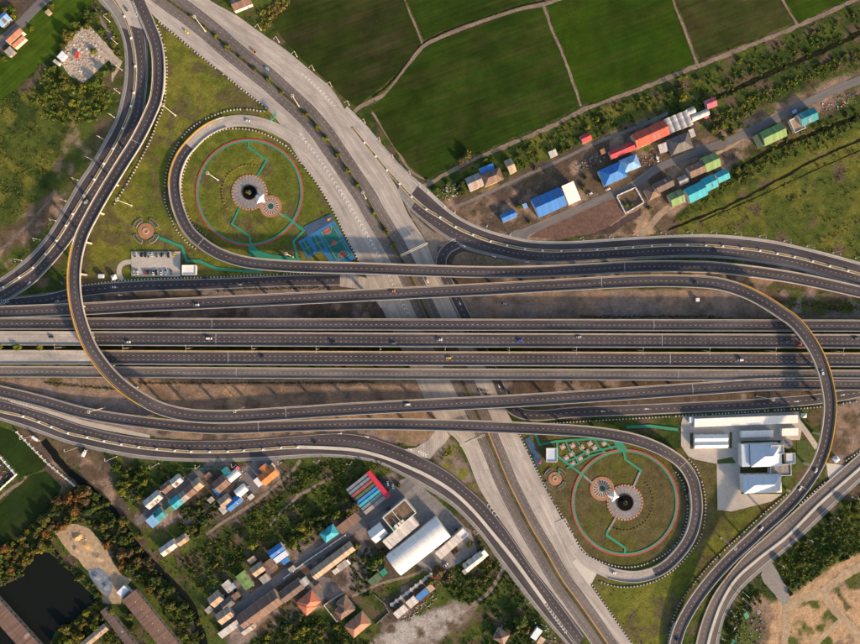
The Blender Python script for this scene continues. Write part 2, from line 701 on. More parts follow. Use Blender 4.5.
# ------------------------------------------------------------------ ground cover
def sdf(px, py, poly):
    """distance to a polygon's edge, positive inside (pixels of the plan)"""
    P = np.array(poly, dtype=float)
    d = np.full(px.shape, 1e9)
    inside = np.zeros(px.shape, dtype=bool)
    for i in range(len(P)):
        a, b = P[i], P[(i + 1) % len(P)]
        ex, ey = b - a
        wx, wy = px - a[0], py - a[1]
        t = np.clip((wx * ex + wy * ey) / (ex * ex + ey * ey + 1e-9), 0, 1)
        d = np.minimum(d, np.hypot(wx - ex * t, wy - ey * t))
        cond = ((a[1] > py) != (b[1] > py))
        xin = a[0] + (py - a[1]) * ex / (ey if abs(ey) > 1e-9 else 1e-9)
        inside ^= cond & (px < xin)
    return np.where(inside, d, -d)


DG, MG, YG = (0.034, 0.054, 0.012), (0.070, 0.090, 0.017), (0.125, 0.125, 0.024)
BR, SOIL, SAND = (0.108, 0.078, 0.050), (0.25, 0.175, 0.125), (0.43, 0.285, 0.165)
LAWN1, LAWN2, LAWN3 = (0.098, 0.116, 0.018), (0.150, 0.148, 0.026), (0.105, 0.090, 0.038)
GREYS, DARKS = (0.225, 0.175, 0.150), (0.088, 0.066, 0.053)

# outline, main colour, second colour, third colour, softness (m), scrub density
ZONES = [
    ([(-40, 105), (60, 85), (118, 100), (95, 160), (30, 262), (-40, 300)], MG, DG, YG, 6, 0.75),
    ([(50, 190), (75, 120), (118, 108), (100, 150), (60, 215), (0, 270), (-40, 290), (-40, 240), (20, 220)], BR, MG, SOIL, 7, 0.15),
    ([(158, 22), (264, 106), (300, 130), (357, 259), (340, 276), (84, 286), (92, 220), (150, 140), (167, 80)], LAWN1, LAWN2, LAWN3, 2, 0.05),
    ([(519, 432), (690, 450), (716, 460), (716, 510), (785, 493), (740, 536), (692, 590), (668, 660), (640, 660), (590, 583), (560, 515)], (0.098, 0.080, 0.036), (0.092, 0.090, 0.022), LAWN3, 2, 0.05),
    ([(592, 583), (700, 545), (760, 500), (740, 535), (690, 590), (668, 660), (640, 660)], LAWN2, LAWN1, LAWN3, 9, 0.12),
    ([(84, 377), (430, 380), (445, 420), (200, 418), (120, 388)], SOIL, (0.33, 0.225, 0.14), (0.17, 0.122, 0.09), 2, 0.0),
    ([(-40, 377), (110, 378), (165, 410), (143, 424), (40, 402), (-40, 388)], SOIL, GREYS, LAWN3, 2, 0.0),
    ([(395, 288), (790, 290), (900, 300), (900, 319), (380, 319)], GREYS, SOIL, (0.17, 0.13, 0.10), 2, 0.0),
    ([(735, 284), (862, 296), (880, 312), (800, 318), (760, 296)], BR, MG, GREYS, 5, 0.25),
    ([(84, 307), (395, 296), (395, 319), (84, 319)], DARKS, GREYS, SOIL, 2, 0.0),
    ([(432, 205), (580, 128), (720, 98), (745, 160), (680, 210), (640, 238), (520, 240), (470, 228)], DARKS, BR, SOIL, 5, 0.08),
    ([(640, 150), (720, 118), (860, 60), (900, 50), (900, 75), (740, 150)], BR, SOIL, MG, 4, 0.12),
    ([(545, 125), (640, 98), (740, 60), (860, 8), (900, 0), (900, 55), (730, 120), (640, 118)], DG, MG, BR, 5, 0.5),
    ([(655, 236), (735, 185), (870, 105), (900, 100), (900, 275), (830, 252), (760, 236)], MG, YG, BR, 4, 0.55),
    ([(735, 165), (820, 128), (880, 95), (900, 110), (735, 192), (690, 215)], DG, MG, YG, 4, 0.5),
    ([(610, 236), (650, 206), (690, 203), (668, 222), (650, 237)], SAND, SOIL, BR, 3, 0.0),
    ([(838, 405), (900, 396), (900, 430), (862, 450), (825, 478), (832, 440)], SOIL, BR, GREYS, 3, 0.03),
    ([(768, 600), (795, 590), (840, 560), (900, 535), (900, 670), (760, 670)], SAND, SAND, SOIL, 4, 0.02),
    ([(722, 645), (728, 618), (745, 595), (768, 575), (800, 545), (900, 470), (900, 535), (840, 560), (795, 592), (770, 604), (770, 640)], MG, DG, YG, 5, 0.7),
    ([(735, 610), (760, 590), (775, 610), (765, 665), (730, 665)], BR, SOIL, MG, 4, 0.15),
    ([(785, 605), (815, 595), (842, 625), (825, 660), (785, 660)], BR, SAND, MG, 5, 0.08),
    ([(843, 575), (858, 570), (870, 590), (850, 590)], MG, BR, MG, 2, 0.3), ([(833, 588), (838, 588), (851, 608), (846, 612)], MG, BR, MG, 2, 0.3),
    ([(-40, 425), (25, 430), (80, 450), (160, 463), (290, 462), (355, 462), (480, 540), (540, 620), (570, 670), (-40, 670)], DG, MG, BR, 4, 0.45),
    ([(22, 433), (50, 441), (62, 470), (78, 486), (62, 492), (40, 468)], SOIL, DARKS, BR, 2, 0.03),
    ([(70, 448), (117, 459), (110, 470), (116, 490), (138, 518), (122, 526), (90, 486)], SOIL, DARKS, BR, 3, 0.05),
    ([(130, 520), (150, 490), (205, 465), (290, 462), (300, 480), (230, 525), (190, 520), (150, 528)], DARKS, BR, GREYS, 4, 0.1),
    ([(205, 600), (250, 570), (330, 520), (392, 470), (470, 532), (478, 552), (420, 572), (390, 580), (340, 600), (230, 650)], GREYS, DARKS, BR, 4, 0.05),
    ([(385, 600), (432, 572), (440, 585), (410, 625), (380, 650)], DARKS, BR, GREYS, 4, 0.15),
    ([(366, 648), (395, 622), (455, 602), (478, 604), (470, 618), (440, 640), (420, 655)], (0.36, 0.33, 0.30), GREYS, BR, 4, 0.02),
    ([(428, 530), (470, 540), (468, 552), (440, 575), (425, 570)], GREYS, GREYS, DARKS, 4, 0.02),
    ([(-40, 384), (60, 398), (143, 418), (214, 424), (330, 420), (440, 420), (470, 425), (430, 446), (330, 436), (214, 444), (60, 424), (-40, 404)], SOIL, GREYS, DARKS, 2, 0.0),
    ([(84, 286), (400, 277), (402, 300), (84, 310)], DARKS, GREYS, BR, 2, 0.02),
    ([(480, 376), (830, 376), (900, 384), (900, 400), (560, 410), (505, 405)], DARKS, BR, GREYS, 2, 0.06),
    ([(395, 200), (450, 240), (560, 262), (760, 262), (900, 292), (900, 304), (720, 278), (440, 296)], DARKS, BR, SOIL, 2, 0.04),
    ([(428, 200), (470, 168), (560, 124), (640, 95), (668, 104), (600, 136), (520, 172), (470, 195)], DG, MG, YG, 4, 0.55),
    ([(432, 440), (450, 435), (470, 470), (484, 500), (465, 486), (430, 458)], GREYS, BR, LAWN2, 3, 0.05),
    ([(255, 15), (290, 0), (295, 0), (265, 38), (300, 60), (360, 110), (352, 110), (290, 58), (250, 30)], BR, MG, YG, 2, 0.25),
    ([(-40, 0), (55, -20), (20, 40), (-40, 90)], DARKS, MG, BR, 4, 0.15),
]


def zone_cover(px, py):
    """colour and scrub density of the ground at plan pixels px, py"""
    n1 = fbm(px, py, 26.0, 1, 5)
    n2 = fbm(px, py, 14.0, 21, 5)
    n3 = fbm(px, py, 6.0, 41, 4)
    warp = (n3 - 0.5) * 8 + (n2 - 0.5) * 7

    def mixed(c1, c2, c3):
        c1, c2, c3 = (np.array(c) for c in (c1, c2, c3))
        a = np.clip((n1 - 0.47) * 6 + 0.35 + (n3 - 0.5) * 2.0, 0, 1)[..., None]
        b = np.clip((n2 - 0.53) * 7 + (n3 - 0.5) * 2.2, 0, 1)[..., None]
        c = c1 * (1 - a) + c2 * a
        return c * (1 - b) + c3 * b
    col = mixed(MG, DG, BR)
    den = np.full(px.shape, 0.3)
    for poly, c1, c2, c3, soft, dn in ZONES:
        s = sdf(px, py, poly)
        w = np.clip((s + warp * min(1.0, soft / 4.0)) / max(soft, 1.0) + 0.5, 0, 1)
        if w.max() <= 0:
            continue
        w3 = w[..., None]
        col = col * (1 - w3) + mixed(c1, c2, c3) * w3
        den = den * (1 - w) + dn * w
    return col, den


fine_x = np.arange(-500, 500.1, 1.8)
fine_y = np.arange(-390, 390.1, 1.8)
far = np.array([520, 560, 640, 800, 1100, 1700, 2800, 4500.0])
gx = np.concatenate([-far[::-1], fine_x, far])
gy = np.concatenate([-(far - 110)[::-1], fine_y, far - 110])
GX, GY = np.meshgrid(gx, gy)
GPX, GPY = GX + FX, FY - GY
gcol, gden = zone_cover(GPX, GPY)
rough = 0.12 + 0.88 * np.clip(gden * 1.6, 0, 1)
GZ = -0.04 - 0.27 * rough * (1 - fbm(GX, GY, 9.0, 81, 4))
nx, ny = len(gx), len(gy)
idx = np.arange(nx * ny).reshape(ny, nx)
faces = np.stack([idx[:-1, :-1], idx[:-1, 1:], idx[1:, 1:], idx[1:, :-1]], axis=-1).reshape(-1, 4)
gm = bpy.data.meshes.new('ground')
gm.vertices.add(nx * ny)
gm.vertices.foreach_set('co', np.stack([GX, GY, GZ], axis=-1).astype(np.float32).ravel())
gm.loops.add(len(faces) * 4)
gm.loops.foreach_set('vertex_index', faces.astype(np.int32).ravel())
gm.polygons.add(len(faces))
gm.polygons.foreach_set('loop_start', np.arange(0, len(faces) * 4, 4, dtype=np.int32))
gm.update(calc_edges=True)
att = gm.color_attributes.new('cover', 'FLOAT_COLOR', 'POINT')
att.data.foreach_set('color', np.concatenate([gcol.reshape(-1, 3), np.ones((nx * ny, 1))], axis=1).astype(np.float32).ravel())
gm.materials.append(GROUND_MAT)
gm.shade_smooth()
tag(link('ground', gm), kind='structure')

# ------------------------------------------------------------------ fields, water, bare plots
FIELD_ANG = R(-20)
F_DARK = mat_field('paddy_dark', (0.018, 0.030, 0.006), (0.026, 0.040, 0.006), (0.048, 0.040, 0.018), FIELD_ANG, 0.22)
F_GREEN = mat_field('paddy_green', (0.017, 0.037, 0.004), (0.027, 0.052, 0.005), (0.050, 0.050, 0.014), FIELD_ANG, 0.2)
F_VIVID = mat_field('paddy_vivid', (0.020, 0.048, 0.003), (0.032, 0.068, 0.003), (0.042, 0.055, 0.008), FIELD_ANG, 0.16)
F_OLIVE = mat_field('paddy_olive', (0.040, 0.048, 0.012), (0.034, 0.046, 0.009), (0.068, 0.052, 0.026), FIELD_ANG, 0.2)
F_GRASS = mat_field('grass_bright', (0.038, 0.076, 0.005), (0.052, 0.092, 0.007), (0.030, 0.056, 0.005), R(-43), 0.25)
F_DEEP = mat_field('grass_deep', (0.013, 0.030, 0.006), (0.020, 0.040, 0.007), (0.032, 0.036, 0.012), R(-43), 0.12)  # deep green grass of the lower left fields
patch('field', [(297, -25), (404, -25), (404, 0), (421, 43), (405, 64), (384, 85), (357, 106), (345, 99), (330, 84), (300, 56), (284, 40), (272, 22), (290, 2)], F_DARK, rough_edge=0.8)
patch('field', [(407, -25), (548, -25), (542, -2), (520, 5), (480, 18), (440, 32), (424, 40), (407, 0)], F_GREEN, rough_edge=0.8)
patch('field', [(426, 47), (440, 40), (480, 24), (520, 11), (541, 8), (552, 33), (562, 56), (572, 84), (579, 103), (560, 117), (520, 134), (480, 152), (452, 164), (426, 180), (408, 164), (390, 141), (372, 108), (388, 92), (407, 68)], F_GREEN, rough_edge=0.8)
patch('field', [(547, 6), (572, -4), (672, -25), (672, 0), (683, 29), (695, 63), (640, 86), (595, 104), (583, 102), (575, 83), (565, 54), (555, 31)], F_VIVID, rough_edge=0.8)
patch('field', [(676, -25), (781, -25), (781, 0), (795, 22), (770, 32), (735, 47), (700, 61), (687, 28), (676, 0)], F_OLIVE, rough_edge=0.8)
patch('field', [(785, -25), (900, -25), (848, -1), (820, 12), (800, 22), (785, 0)], F_VIVID, rough_edge=0.8)
patch('field', [(-40, 105), (55, -10), (92, -10), (90, 8), (72, 30), (56, 52), (40, 66), (20, 84), (-5, 106), (-40, 130)], F_GRASS, rough_edge=1.2)
patch('field', [(-40, 425), (2, 428), (18, 433), (48, 463), (42, 470), (22, 478), (10, 462), (-40, 420)], F_DEEP, rough_edge=1.0)
patch('field', [(-40, 530), (0, 505), (24, 480), (46, 471), (62, 487), (55, 500), (40, 516), (24, 532), (0, 548), (-40, 560)], F_DEEP, rough_edge=1.4)
RED_SOIL = mat_plain('red_soil', (0.135, 0.078, 0.058), 0.3, 0.3, bump=0.6, bscale=0.8)
DIRT = mat_plain('pale_dirt', (0.36, 0.262, 0.165), 0.25, 0.25, bump=0.6, bscale=0.6)
GRAVEL = mat_plain('blue_gravel', (0.16, 0.19, 0.23), 0.35, 0.35, bump=0.8, bscale=0.8)
RUBBLE_G = mat_plain('crushed_rubble', (0.40, 0.33, 0.26), 0.3, 0.35, bump=0.6, bscale=0.8)
TRACK = mat_plain('dirt_track', (0.205, 0.155, 0.118), 0.3, 0.4, bump=0.4, bscale=1.0)
DITCH = mat_plain('ditch_mud_shadow', (0.014, 0.017, 0.008), 0.4, 0.4, rough=0.95, spec=0.02)  # near-black green: the shadow in the ditches is painted into this colour
ISLAND = mat_plain('island_soil', (0.20, 0.14, 0.085), 0.35, 0.3, bump=0.5, bscale=0.8)
patch('bare_plot', [(530, 237), (545, 226), (612, 197), (616, 198), (626, 214), (612, 224), (590, 234), (560, 239.5)], RED_SOIL, rough_edge=1.0)
patch('bare_plot', [(586, 236), (612, 226), (628, 215), (640, 208), (640, 216), (612, 233)], mat_plain('dark_soil', (0.07, 0.045, 0.04), 0.3, 0.3, bump=0.6), rough_edge=1.5)
pond = patch('pond', [(-30, 590), (0, 587), (21, 577), (31, 559), (40, 551), (50, 553), (70, 572), (87, 590), (98, 599), (83, 612), (73, 622), (55, 632), (50, 644), (44, 670), (-30, 670)], WATER_M, rough_edge=1.0, z=-0.02)
patch('bare_plot', [(55, 534), (66, 524), (78, 524), (90, 529), (104, 545), (112, 561), (120, 573), (132, 580), (124, 588), (121, 605), (103, 603), (100, 590), (90, 572), (73, 556)], DIRT, rough_edge=1.6)
patch('gravel_patch', [(88, 569), (100, 567), (110, 576), (113, 588), (109, 598), (101, 590), (92, 581)], GRAVEL, rough_edge=1.4)
patch('rubble_ground', [(58, 54), (81, 27), (90, 26), (107, 45), (122, 62), (113, 82), (109, 60), (90, 78), (83, 83), (71, 77), (63, 66)], RUBBLE_G, rough_edge=1.5)
patch('bare_plot', [(95, 8), (101, 12), (112, 34), (117, 50), (112, 48), (104, 30)], TRACK, rough_edge=0.6)


SOFT = {'dirt_track', 'pale_dirt', 'sandy_track', 'grey_track', 'ditch_mud_shadow', 'pond_water'}
_soft = [0]


def ribbon(name, pts, width, mat, kind='structure', wob=0.0, z=None, parent=None):
    A = world_line([(p[0], p[1]) for p in pts], 3.0)
    if z is None and mat.name in SOFT:
        _soft[0] += 1
        z = -0.022 + 0.0006 * _soft[0]
    A[:, 2] = layer_z() if z is None else z
    w = np.full(len(A), width / 2.0)
    if wob:
        w1 = w + (fbm(A[:, 0], A[:, 1], 6, 91, 3) - 0.5) * wob * 2
        w2 = w + (fbm(A[:, 0], A[:, 1], 6, 191, 3) - 0.5) * wob * 2
    else:
        w1 = w2 = w
    mb = MB()
    strip_mb(mb, off(A, w1), off(A, -w2))
    o = mb.build(name, mat, parent)
    if kind:
        o['kind'] = kind
    return o, A


BUND = [[(404, -20), (404, 0), (415, 25), (423, 46)], [(543, 4), (553, 32), (563, 55), (573, 83), (581, 106)],
        [(673, -20), (673, 0), (684, 28), (698, 66)], [(783, -20), (783, 0), (798, 26)]]
for b in BUND:
    ribbon('field_path', b, 2.6, TRACK, wob=0.8)
ribbon('field_path', [(352, 115), (360, 107), (386, 93), (406, 68), (423, 46.5), (440, 37.5), (480, 22), (520, 9), (545, 4), (575, -6)], 3.6, TRACK, wob=0.7)
ribbon('ditch', [(372, 97), (386, 87), (404, 66), (421, 45), (440, 34), (480, 18.6), (520, 6), (545, 0.6)], 1.5, DITCH, wob=0.4)
ribbon('field_path', [(400, 196), (428, 184), (470, 161), (520, 140), (560, 122), (585, 109), (640, 89), (700, 65), (740, 49), (800, 25), (850, 2), (880, -12)], 4.2, TRACK, wob=1.4)
ribbon('field_path', [(372, 112), (384, 130), (400, 155), (412, 172), (432, 182)], 2.2, TRACK, wob=0.8)
ribbon('ditch', [(700, 106), (760, 78), (820, 52), (880, 24)], 5.0, DITCH, wob=1.6)
ribbon('ditch', [(735, 172), (770, 150), (815, 133), (880, 108)], 4.0, DITCH, wob=1.6)
ribbon('ditch', [(668, 230), (715, 211.5), (748, 196), (783, 177.5), (815, 160), (880, 131)], 2.2, DITCH, wob=1.3)
ribbon('ditch', [(700, 222), (760, 196), (820, 168), (880, 142)], 1.0, DITCH, wob=0.9)
ribbon('canal', [(44, 440), (60, 462), (88, 488), (116, 515), (135, 545), (150, 562), (172, 583), (190, 604), (200, 630), (208, 665)], 7.0, WATER_M, wob=1.6)
ribbon('dirt_track', [(206, 534), (230, 518), (258, 500), (278, 484), (292, 472), (300, 460)], 3.2, TRACK, wob=0.9)
ribbon('dirt_track', [(270, 525), (286, 508), (298, 496), (316, 486), (333, 477)], 2.6, TRACK, wob=1.2)
ribbon('dirt_track', [(352, 596), (366, 590), (380, 584), (398, 579), (420, 572), (432, 560)], 3.0, TRACK, wob=0.6)
ribbon('dirt_track', [(504, 566), (496, 582), (487, 594), (474, 604), (462, 608)], 4.0, TRACK, wob=1.0)
ribbon('dirt_track', [(778, 582), (785, 600), (786, 625), (782, 665)], 8.0, DIRT, wob=2.2)
ribbon('dirt_track', [(786, 612), (800, 600), (820, 594), (840, 578), (862, 566), (890, 552)], 8.0, DIRT, wob=2.2)
ribbon('dirt_track', [(824, 594), (835, 610), (846, 622), (862, 640), (880, 660)], 8.0, DIRT, wob=2.0)
ribbon('dirt_track', [(846, 616), (832, 628), (815, 645), (800, 665)], 5.0, DIRT, wob=1.6)
ribbon('dirt_track', [(640, 236), (650, 226), (660, 215), (672, 205), (690, 198)], 7.0, mat_plain('sandy_track', (0.33, 0.24, 0.16), 0.22, 0.3), wob=1.6)
ribbon('dirt_track', [(700, 160), (730, 147), (770, 118), (820, 98), (880, 72)], 3.0, DIRT, wob=1.0)
ribbon('dirt_track', [(0, 250), (25, 228), (45, 205), (55, 190)], 3.0, mat_plain('grey_track', (0.14, 0.11, 0.09), 0.3, 0.4), wob=1.2)
ribbon('dirt_track', [(-10, 506), (12, 488), (26, 479), (16, 466), (-10, 440)], 3.4, TRACK, wob=0.6)
ribbon('footpath', [(797, 420), (806, 432), (817, 448)], 5.5, CONC_YARD)
ribbon('lane', [(455, 207), (480, 196.5), (520, 178), (560, 160), (600, 141), (640, 126), (668, 113)], 3.4, mat_plain('grey_lane', (0.17, 0.15, 0.14), 0.2, 0.4), wob=0.3)
STREET = mat_road('village_street', (0.12, 0.112, 0.115), (0.19, 0.172, 0.165), 0.2)
ribbon('street', [(520, 234), (535, 228), (560, 217), (600, 199.5), (632, 186), (655, 170), (700, 151), (740, 136), (775, 119), (800, 106), (830, 92), (880, 72)], 8.0, STREET, wob=0.5)
patch('street_corner', [(505, 236), (515, 230), (528, 228), (540, 226), (530, 234), (526, 238), (530, 241), (516, 239.5)], STREET)
ribbon('street', [(138, 522), (158, 505), (185, 485), (206, 468), (212, 461)], 7.5, STREET, wob=0.6)
ribbon('street', [(222, 622), (250, 600), (290, 571), (330, 545), (356, 526), (378, 510), (400, 492), (412, 482)], 10.0, STREET, wob=0.4)
patch('yard', [(365, 515), (400, 480), (412, 476), (470, 530), (478, 552), (455, 566), (434, 575), (425, 570), (385, 545), (372, 530)], mat_plain('grey_yard', (0.20, 0.185, 0.175), 0.25, 0.3), rough_edge=1.2)
patch('yard', [(240, 470), (255, 460), (282, 459), (276, 466), (262, 478), (258, 492), (246, 500), (236, 490)], STREET, rough_edge=1.0)
patch('yard', [(305, 588), (318, 575), (330, 578), (330, 590), (322, 604), (316, 596)], STREET, rough_edge=1.0)
ribbon('street', [(58, -12), (40, 4), (18, 26), (-8, 50)], 9.5, STREET, wob=0.5)
patch('yard', [(764, 566), (770, 560), (778, 573), (787, 588), (791, 600), (783, 606), (774, 594), (764, 584), (761, 575)], CONC_GREY, rough_edge=0.6)

# ------------------------------------------------------------------ paved roads on the ground
def two_lines(A, B, step=4.0):
    a, b = world_line(A, 2.0), world_line(B, 2.0)
    n = max(len(a), len(b)) // 2 + 2
    return resample(a, n=n), resample(b, n=n)


def pave(name, A, B, mat, marks=(), solids=(0.06, 0.94), z=None, white=WHITE_PAINT):
    """road surface between two edges; marks are dashed lines at a share of the width"""
    a, b = two_lines(A, B)
    zz = layer_z() if z is None else z
    a[:, 2] = zz
    b[:, 2] = zz
    mb = MB()
    strip_up(mb, a, b)
    o = tag(mb.build(name, mat), kind='structure')
    if marks or solids:
        mm = MB()
        for t in marks:
            dashes_mb(mm, lerp_line(a, b, t), dz=0.05)
        for t in solids:
            solid_mb(mm, lerp_line(a, b, t), 0.3, 0.05)
        mm.build('lane_marking', white, o)
    return o, a, b


def overlay(name, a, b, t0, t1, mat, parent, frm=None, to=None, dz=0.012):
    A, B = lerp_line(a, b, t0), lerp_line(a, b, t1)
    if frm:
        i, j = near_index((A + B) / 2, *frm), near_index((A + B) / 2, *to)
        i, j = min(i, j), max(i, j)
        A, B = A[i:j + 1], B[i:j + 1]
    A, B = A.copy(), B.copy()
    A[:, 2] += dz
    B[:, 2] += dz
    mb = MB()
    strip_up(mb, A, B)
    return mb.build(name, mat, parent)


def median(name, line, w, mat_k, mat_in, h=0.22, parent=None):
    """raised kerbed strip between two carriageways"""
    A = world_line(line, 4.0)
    A[:, 2] = 0.0
    mb = MB()
    wall_mb(mb, A, w / 2, -0.2, h + 0.3)
    o = tag(mb.build(name, mat_k), kind='structure')
    if mat_in:
        m2 = MB()
        strip_mb(m2, off(A, w / 2 - 0.45, h + 0.31), off(A, -w / 2 + 0.45, h + 0.31))
        m2.build('planting_bed', mat_in, o)
    return o, A


M_F = [(140, -22), (168, 0), (191, 16.6), (215, 35.8), (226, 46), (253.6, 68.2), (268.5, 80), (281, 91.5), (306, 114.5), (317, 127), (326, 138.6),
       (336.7, 154.4), (346.7, 169.4), (356.7, 184.3), (366, 198), (374, 213), (385, 231), (394, 246), (412, 281), (427, 314), (445, 348), (462, 381),
       (476, 411), (486.4, 434.7), (495.5, 456.3), (505.5, 481.2), (522, 514.5), (533, 535), (544, 552.5), (552, 567), (562, 583.6), (572, 597),
       (592, 625), (605, 644), (620, 665)]
L_F = [(108, -22), (143, 4), (158, 20), (176, 34.5), (201, 55.5), (226, 75.5), (251, 95.5), (266, 108), (280, 124), (291, 146), (303, 165), (319, 187),
       (333, 210), (346, 236), (357.5, 259), (373, 290), (386, 317), (404, 355), (416, 380), (425, 399), (436, 418), (447, 432), (455, 438),
       (465.6, 454.6), (479, 488), (487, 501), (507, 530), (532, 567), (552, 592), (572, 618), (590, 642), (606, 665)]
R_F = [(185, -22), (209.6, 0), (236, 15), (259.4, 31.6), (286, 50), (311, 71), (331, 88), (343, 106), (352.5, 124), (364.5, 140), (380, 162), (396, 186),
       (408, 214), (424, 239), (434, 262), (439, 277), (452, 305), (464, 331), (478, 355), (491, 381), (498, 396), (508, 414), (519.7, 434.7),
       (529, 455), (549, 495), (562, 520), (572, 545), (578, 566), (591, 586), (632, 644), (647, 665)]
LM = [(p[0] - 1.2, p[1] + 1.0) for p in M_F]
RM = [(p[0] + 1.2, p[1] - 1.0) for p in M_F]
road_w, fwa, fwb = pave('highway', L_F, LM, CONC_ROAD, (), ())
road_e, fea, feb = pave('highway', RM, R_F, CONC_ROAD, (), ())
mA = world_line(M_F, 4.0)


def lanes_beside(parent, side, d0, d1, mat, z, dash=()):
    A, B = off(mA, side * d0), off(mA, side * d1)
    A[:, 2] = z
    B[:, 2] = z
    mb = MB()
    strip_up(mb, A, B)
    o = mb.build('asphalt_lane', mat, parent)
    mm = MB()
    for d in dash:
        L = off(mA, side * d)
        L[:, 2] = z
        dashes_mb(mm, L, 1.5, 4.5, 0.24, 0.02)
    if dash:
        mm.build('lane_marking', WHITE_PAINT, o)
    return o


zF = layer_z()
lanes_beside(road_w, -1, 2.0, 10.4, ASPHALT_OLD, zF, (5.6, 9.0))
lanes_beside(road_e, 1, 2.0, 11.2, ASPHALT_OLD, zF, (5.8, 9.4, 15.0))
med_f, medA = median('median', M_F, 4.2, CONC_GREY, mat_plain('median_grass', (0.075, 0.065, 0.025), 0.4, 0.4, bump=0.6), 0.2)
# terracotta kerb line on the sunny side of the southern stretch
mb = MB()
kA = between(off(mA, 2.5), (486, 434), (612, 655))
wall_mb(mb, kA, 0.45, 0, 0.75)
mb.build('kerb', mat_plain('ochre_kerb', (0.45, 0.27, 0.12), 0.2, 0.6), med_f)

U_E = [(347, 106), (366, 125), (386, 148.6), (406, 170), (429, 190), (454, 213), (479, 226.5), (509, 235.6), (535.5, 240.6), (572, 241), (610, 238.5),
       (643.5, 236.5), (680, 234.5), (715, 234.3), (765, 239), (815, 249.8), (858, 261.4), (890, 270)]
M_E = [(341, 113.7), (352.5, 127.8), (364.5, 142.8), (375.8, 156.4), (387, 170.2), (399.6, 184), (411.6, 196.9), (426.3, 209.4), (440, 217.3),
       (455.6, 227), (473, 234.8), (490.6, 241.4), (506.9, 245.6), (525, 249), (542.5, 250.6), (561, 251), (579.5, 250.3), (597, 249.6),
       (615.6, 248.4), (632.7, 247.3), (651.4, 246), (669.7, 245.1), (686.8, 245), (705.6, 245.4), (722.5, 246.4), (741.3, 248.4), (759.6, 250.6),
       (776.9, 253.6), (794, 257), (812.3, 261.4), (829.3, 266), (847.6, 270.6), (890, 283)]
L_E = [(398, 190), (405, 204), (429, 226), (445.6, 238), (467, 249.5), (500.5, 258), (529, 263), (572, 263), (643.5, 259), (715, 258), (786.5, 267.2),
       (858, 286.4), (890, 297)]
ne_out, ea, eb = pave('frontage_road', U_E, M_E, CONC_ROAD, (), ())
overlay('asphalt_lane', ea, eb, 0.22, 0.97, ASPHALT, ne_out, (417, 190), (890, 277))
mm = MB()
mid = lerp_line(ea, eb, 0.24)
mid[:, 2] += 0.03
solid_mb(mm, mid, 0.5)
mid = lerp_line(ea, eb, 0.9)
mid[:, 2] += 0.03
solid_mb(mm, mid, 0.4)
mm.build('lane_marking', WHITE_PAINT, ne_out)
M_E2 = M_E[5:]
ne_in, ia, ib = pave('frontage_road', M_E2, L_E, CONC_GREY, (), ())
overlay('asphalt_lane', ia, ib, 0.06, 0.86, ASPHALT, ne_in, (411, 205), (890, 290))
mm = MB()
for t, dsh in ((0.1, 0), (0.42, 1), (0.82, 0)):
    L = lerp_line(ia, ib, t)
    L[:, 2] += 0.04
    (dashes_mb if dsh else solid_mb)(mm, L, w=0.3)
mm.build('lane_marking', WHITE_PAINT, ne_in)
DRY_GRASS = mat_plain('median_dry_grass', (0.22, 0.155, 0.055), 0.35, 0.6, bump=0.5)
me_o, meA = median('median', M_E[1:], 2.6, CONC_LIGHT, DRY_GRASS)

U_G = [(88, -14), (98, 0), (113, 18.3), (122.2, 38.3), (124.7, 58.2), (124, 80), (119, 106.5), (114.7, 120), (103, 142), (91.5, 162), (78, 182),
       (60.5, 213), (45, 237.3), (30, 254), (15, 267.2), (0, 278), (-25, 293)]
M_G = [(105, -14), (114.7, 0), (124.7, 16.6), (131.4, 38.2), (135.5, 66.5), (134, 93), (131.4, 106.5), (123, 128.6), (113, 148.6), (104, 163.6),
       (94.5, 179.4), (84.5, 195), (73, 214), (66.2, 225.6), (56.5, 240.6), (45.7, 254), (33.3, 267.6), (19.6, 277.2), (4.2, 287.2), (-25, 303)]
R_G = [(128, -14), (135, 0), (141, 12), (145, 25), (147, 40), (148, 66.5), (145.5, 100), (142.5, 120.3), (133, 138.6), (116.4, 165), (99.8, 193.5),
       (87, 214), (74.8, 235.6), (63.2, 251.4), (48.2, 269), (33.3, 283.8), (13.3, 297.2), (0, 305.5), (-25, 322)]
w_out, ga, gb = pave('frontage_road', U_G, M_G, CONC_GREY, (), ())
overlay('asphalt_lane', ga, gb, 0.3, 0.96, ASPHALT, w_out, (127, 28), (-20, 297))
mm = MB()
for t in (0.3, 0.9):
    L = lerp_line(ga, gb, t)
    L[:, 2] += 0.04
    solid_mb(mm, L, 0.45)
mm.build('lane_marking', WHITE_PAINT, w_out)
w_in, ha, hb = pave('frontage_road', M_G, R_G, CONC_ROAD, (), ())
overlay('asphalt_lane', ha, hb, 0.06, 0.96, ASPHALT, w_in, (139, 27), (-20, 312))
mm = MB()
for t, dsh in ((0.14, 0), (0.52, 1), (0.88, 0)):
    L = lerp_line(ha, hb, t)
    L[:, 2] += 0.04
    (dashes_mb if dsh else solid_mb)(mm, L, w=0.3)
mm.build('lane_marking', WHITE_PAINT, w_in)
mg_o, mgA = median('median', M_G, 2.4, CONC_LIGHT, DRY_GRASS)
mb = MB()
_rg = between(world_line(R_G, 4.0), (133, 138.6), (10, 300))
wall_mb(mb, _rg, 0.35, 0, 0.8)
mb.build('barrier', CONC, w_in)

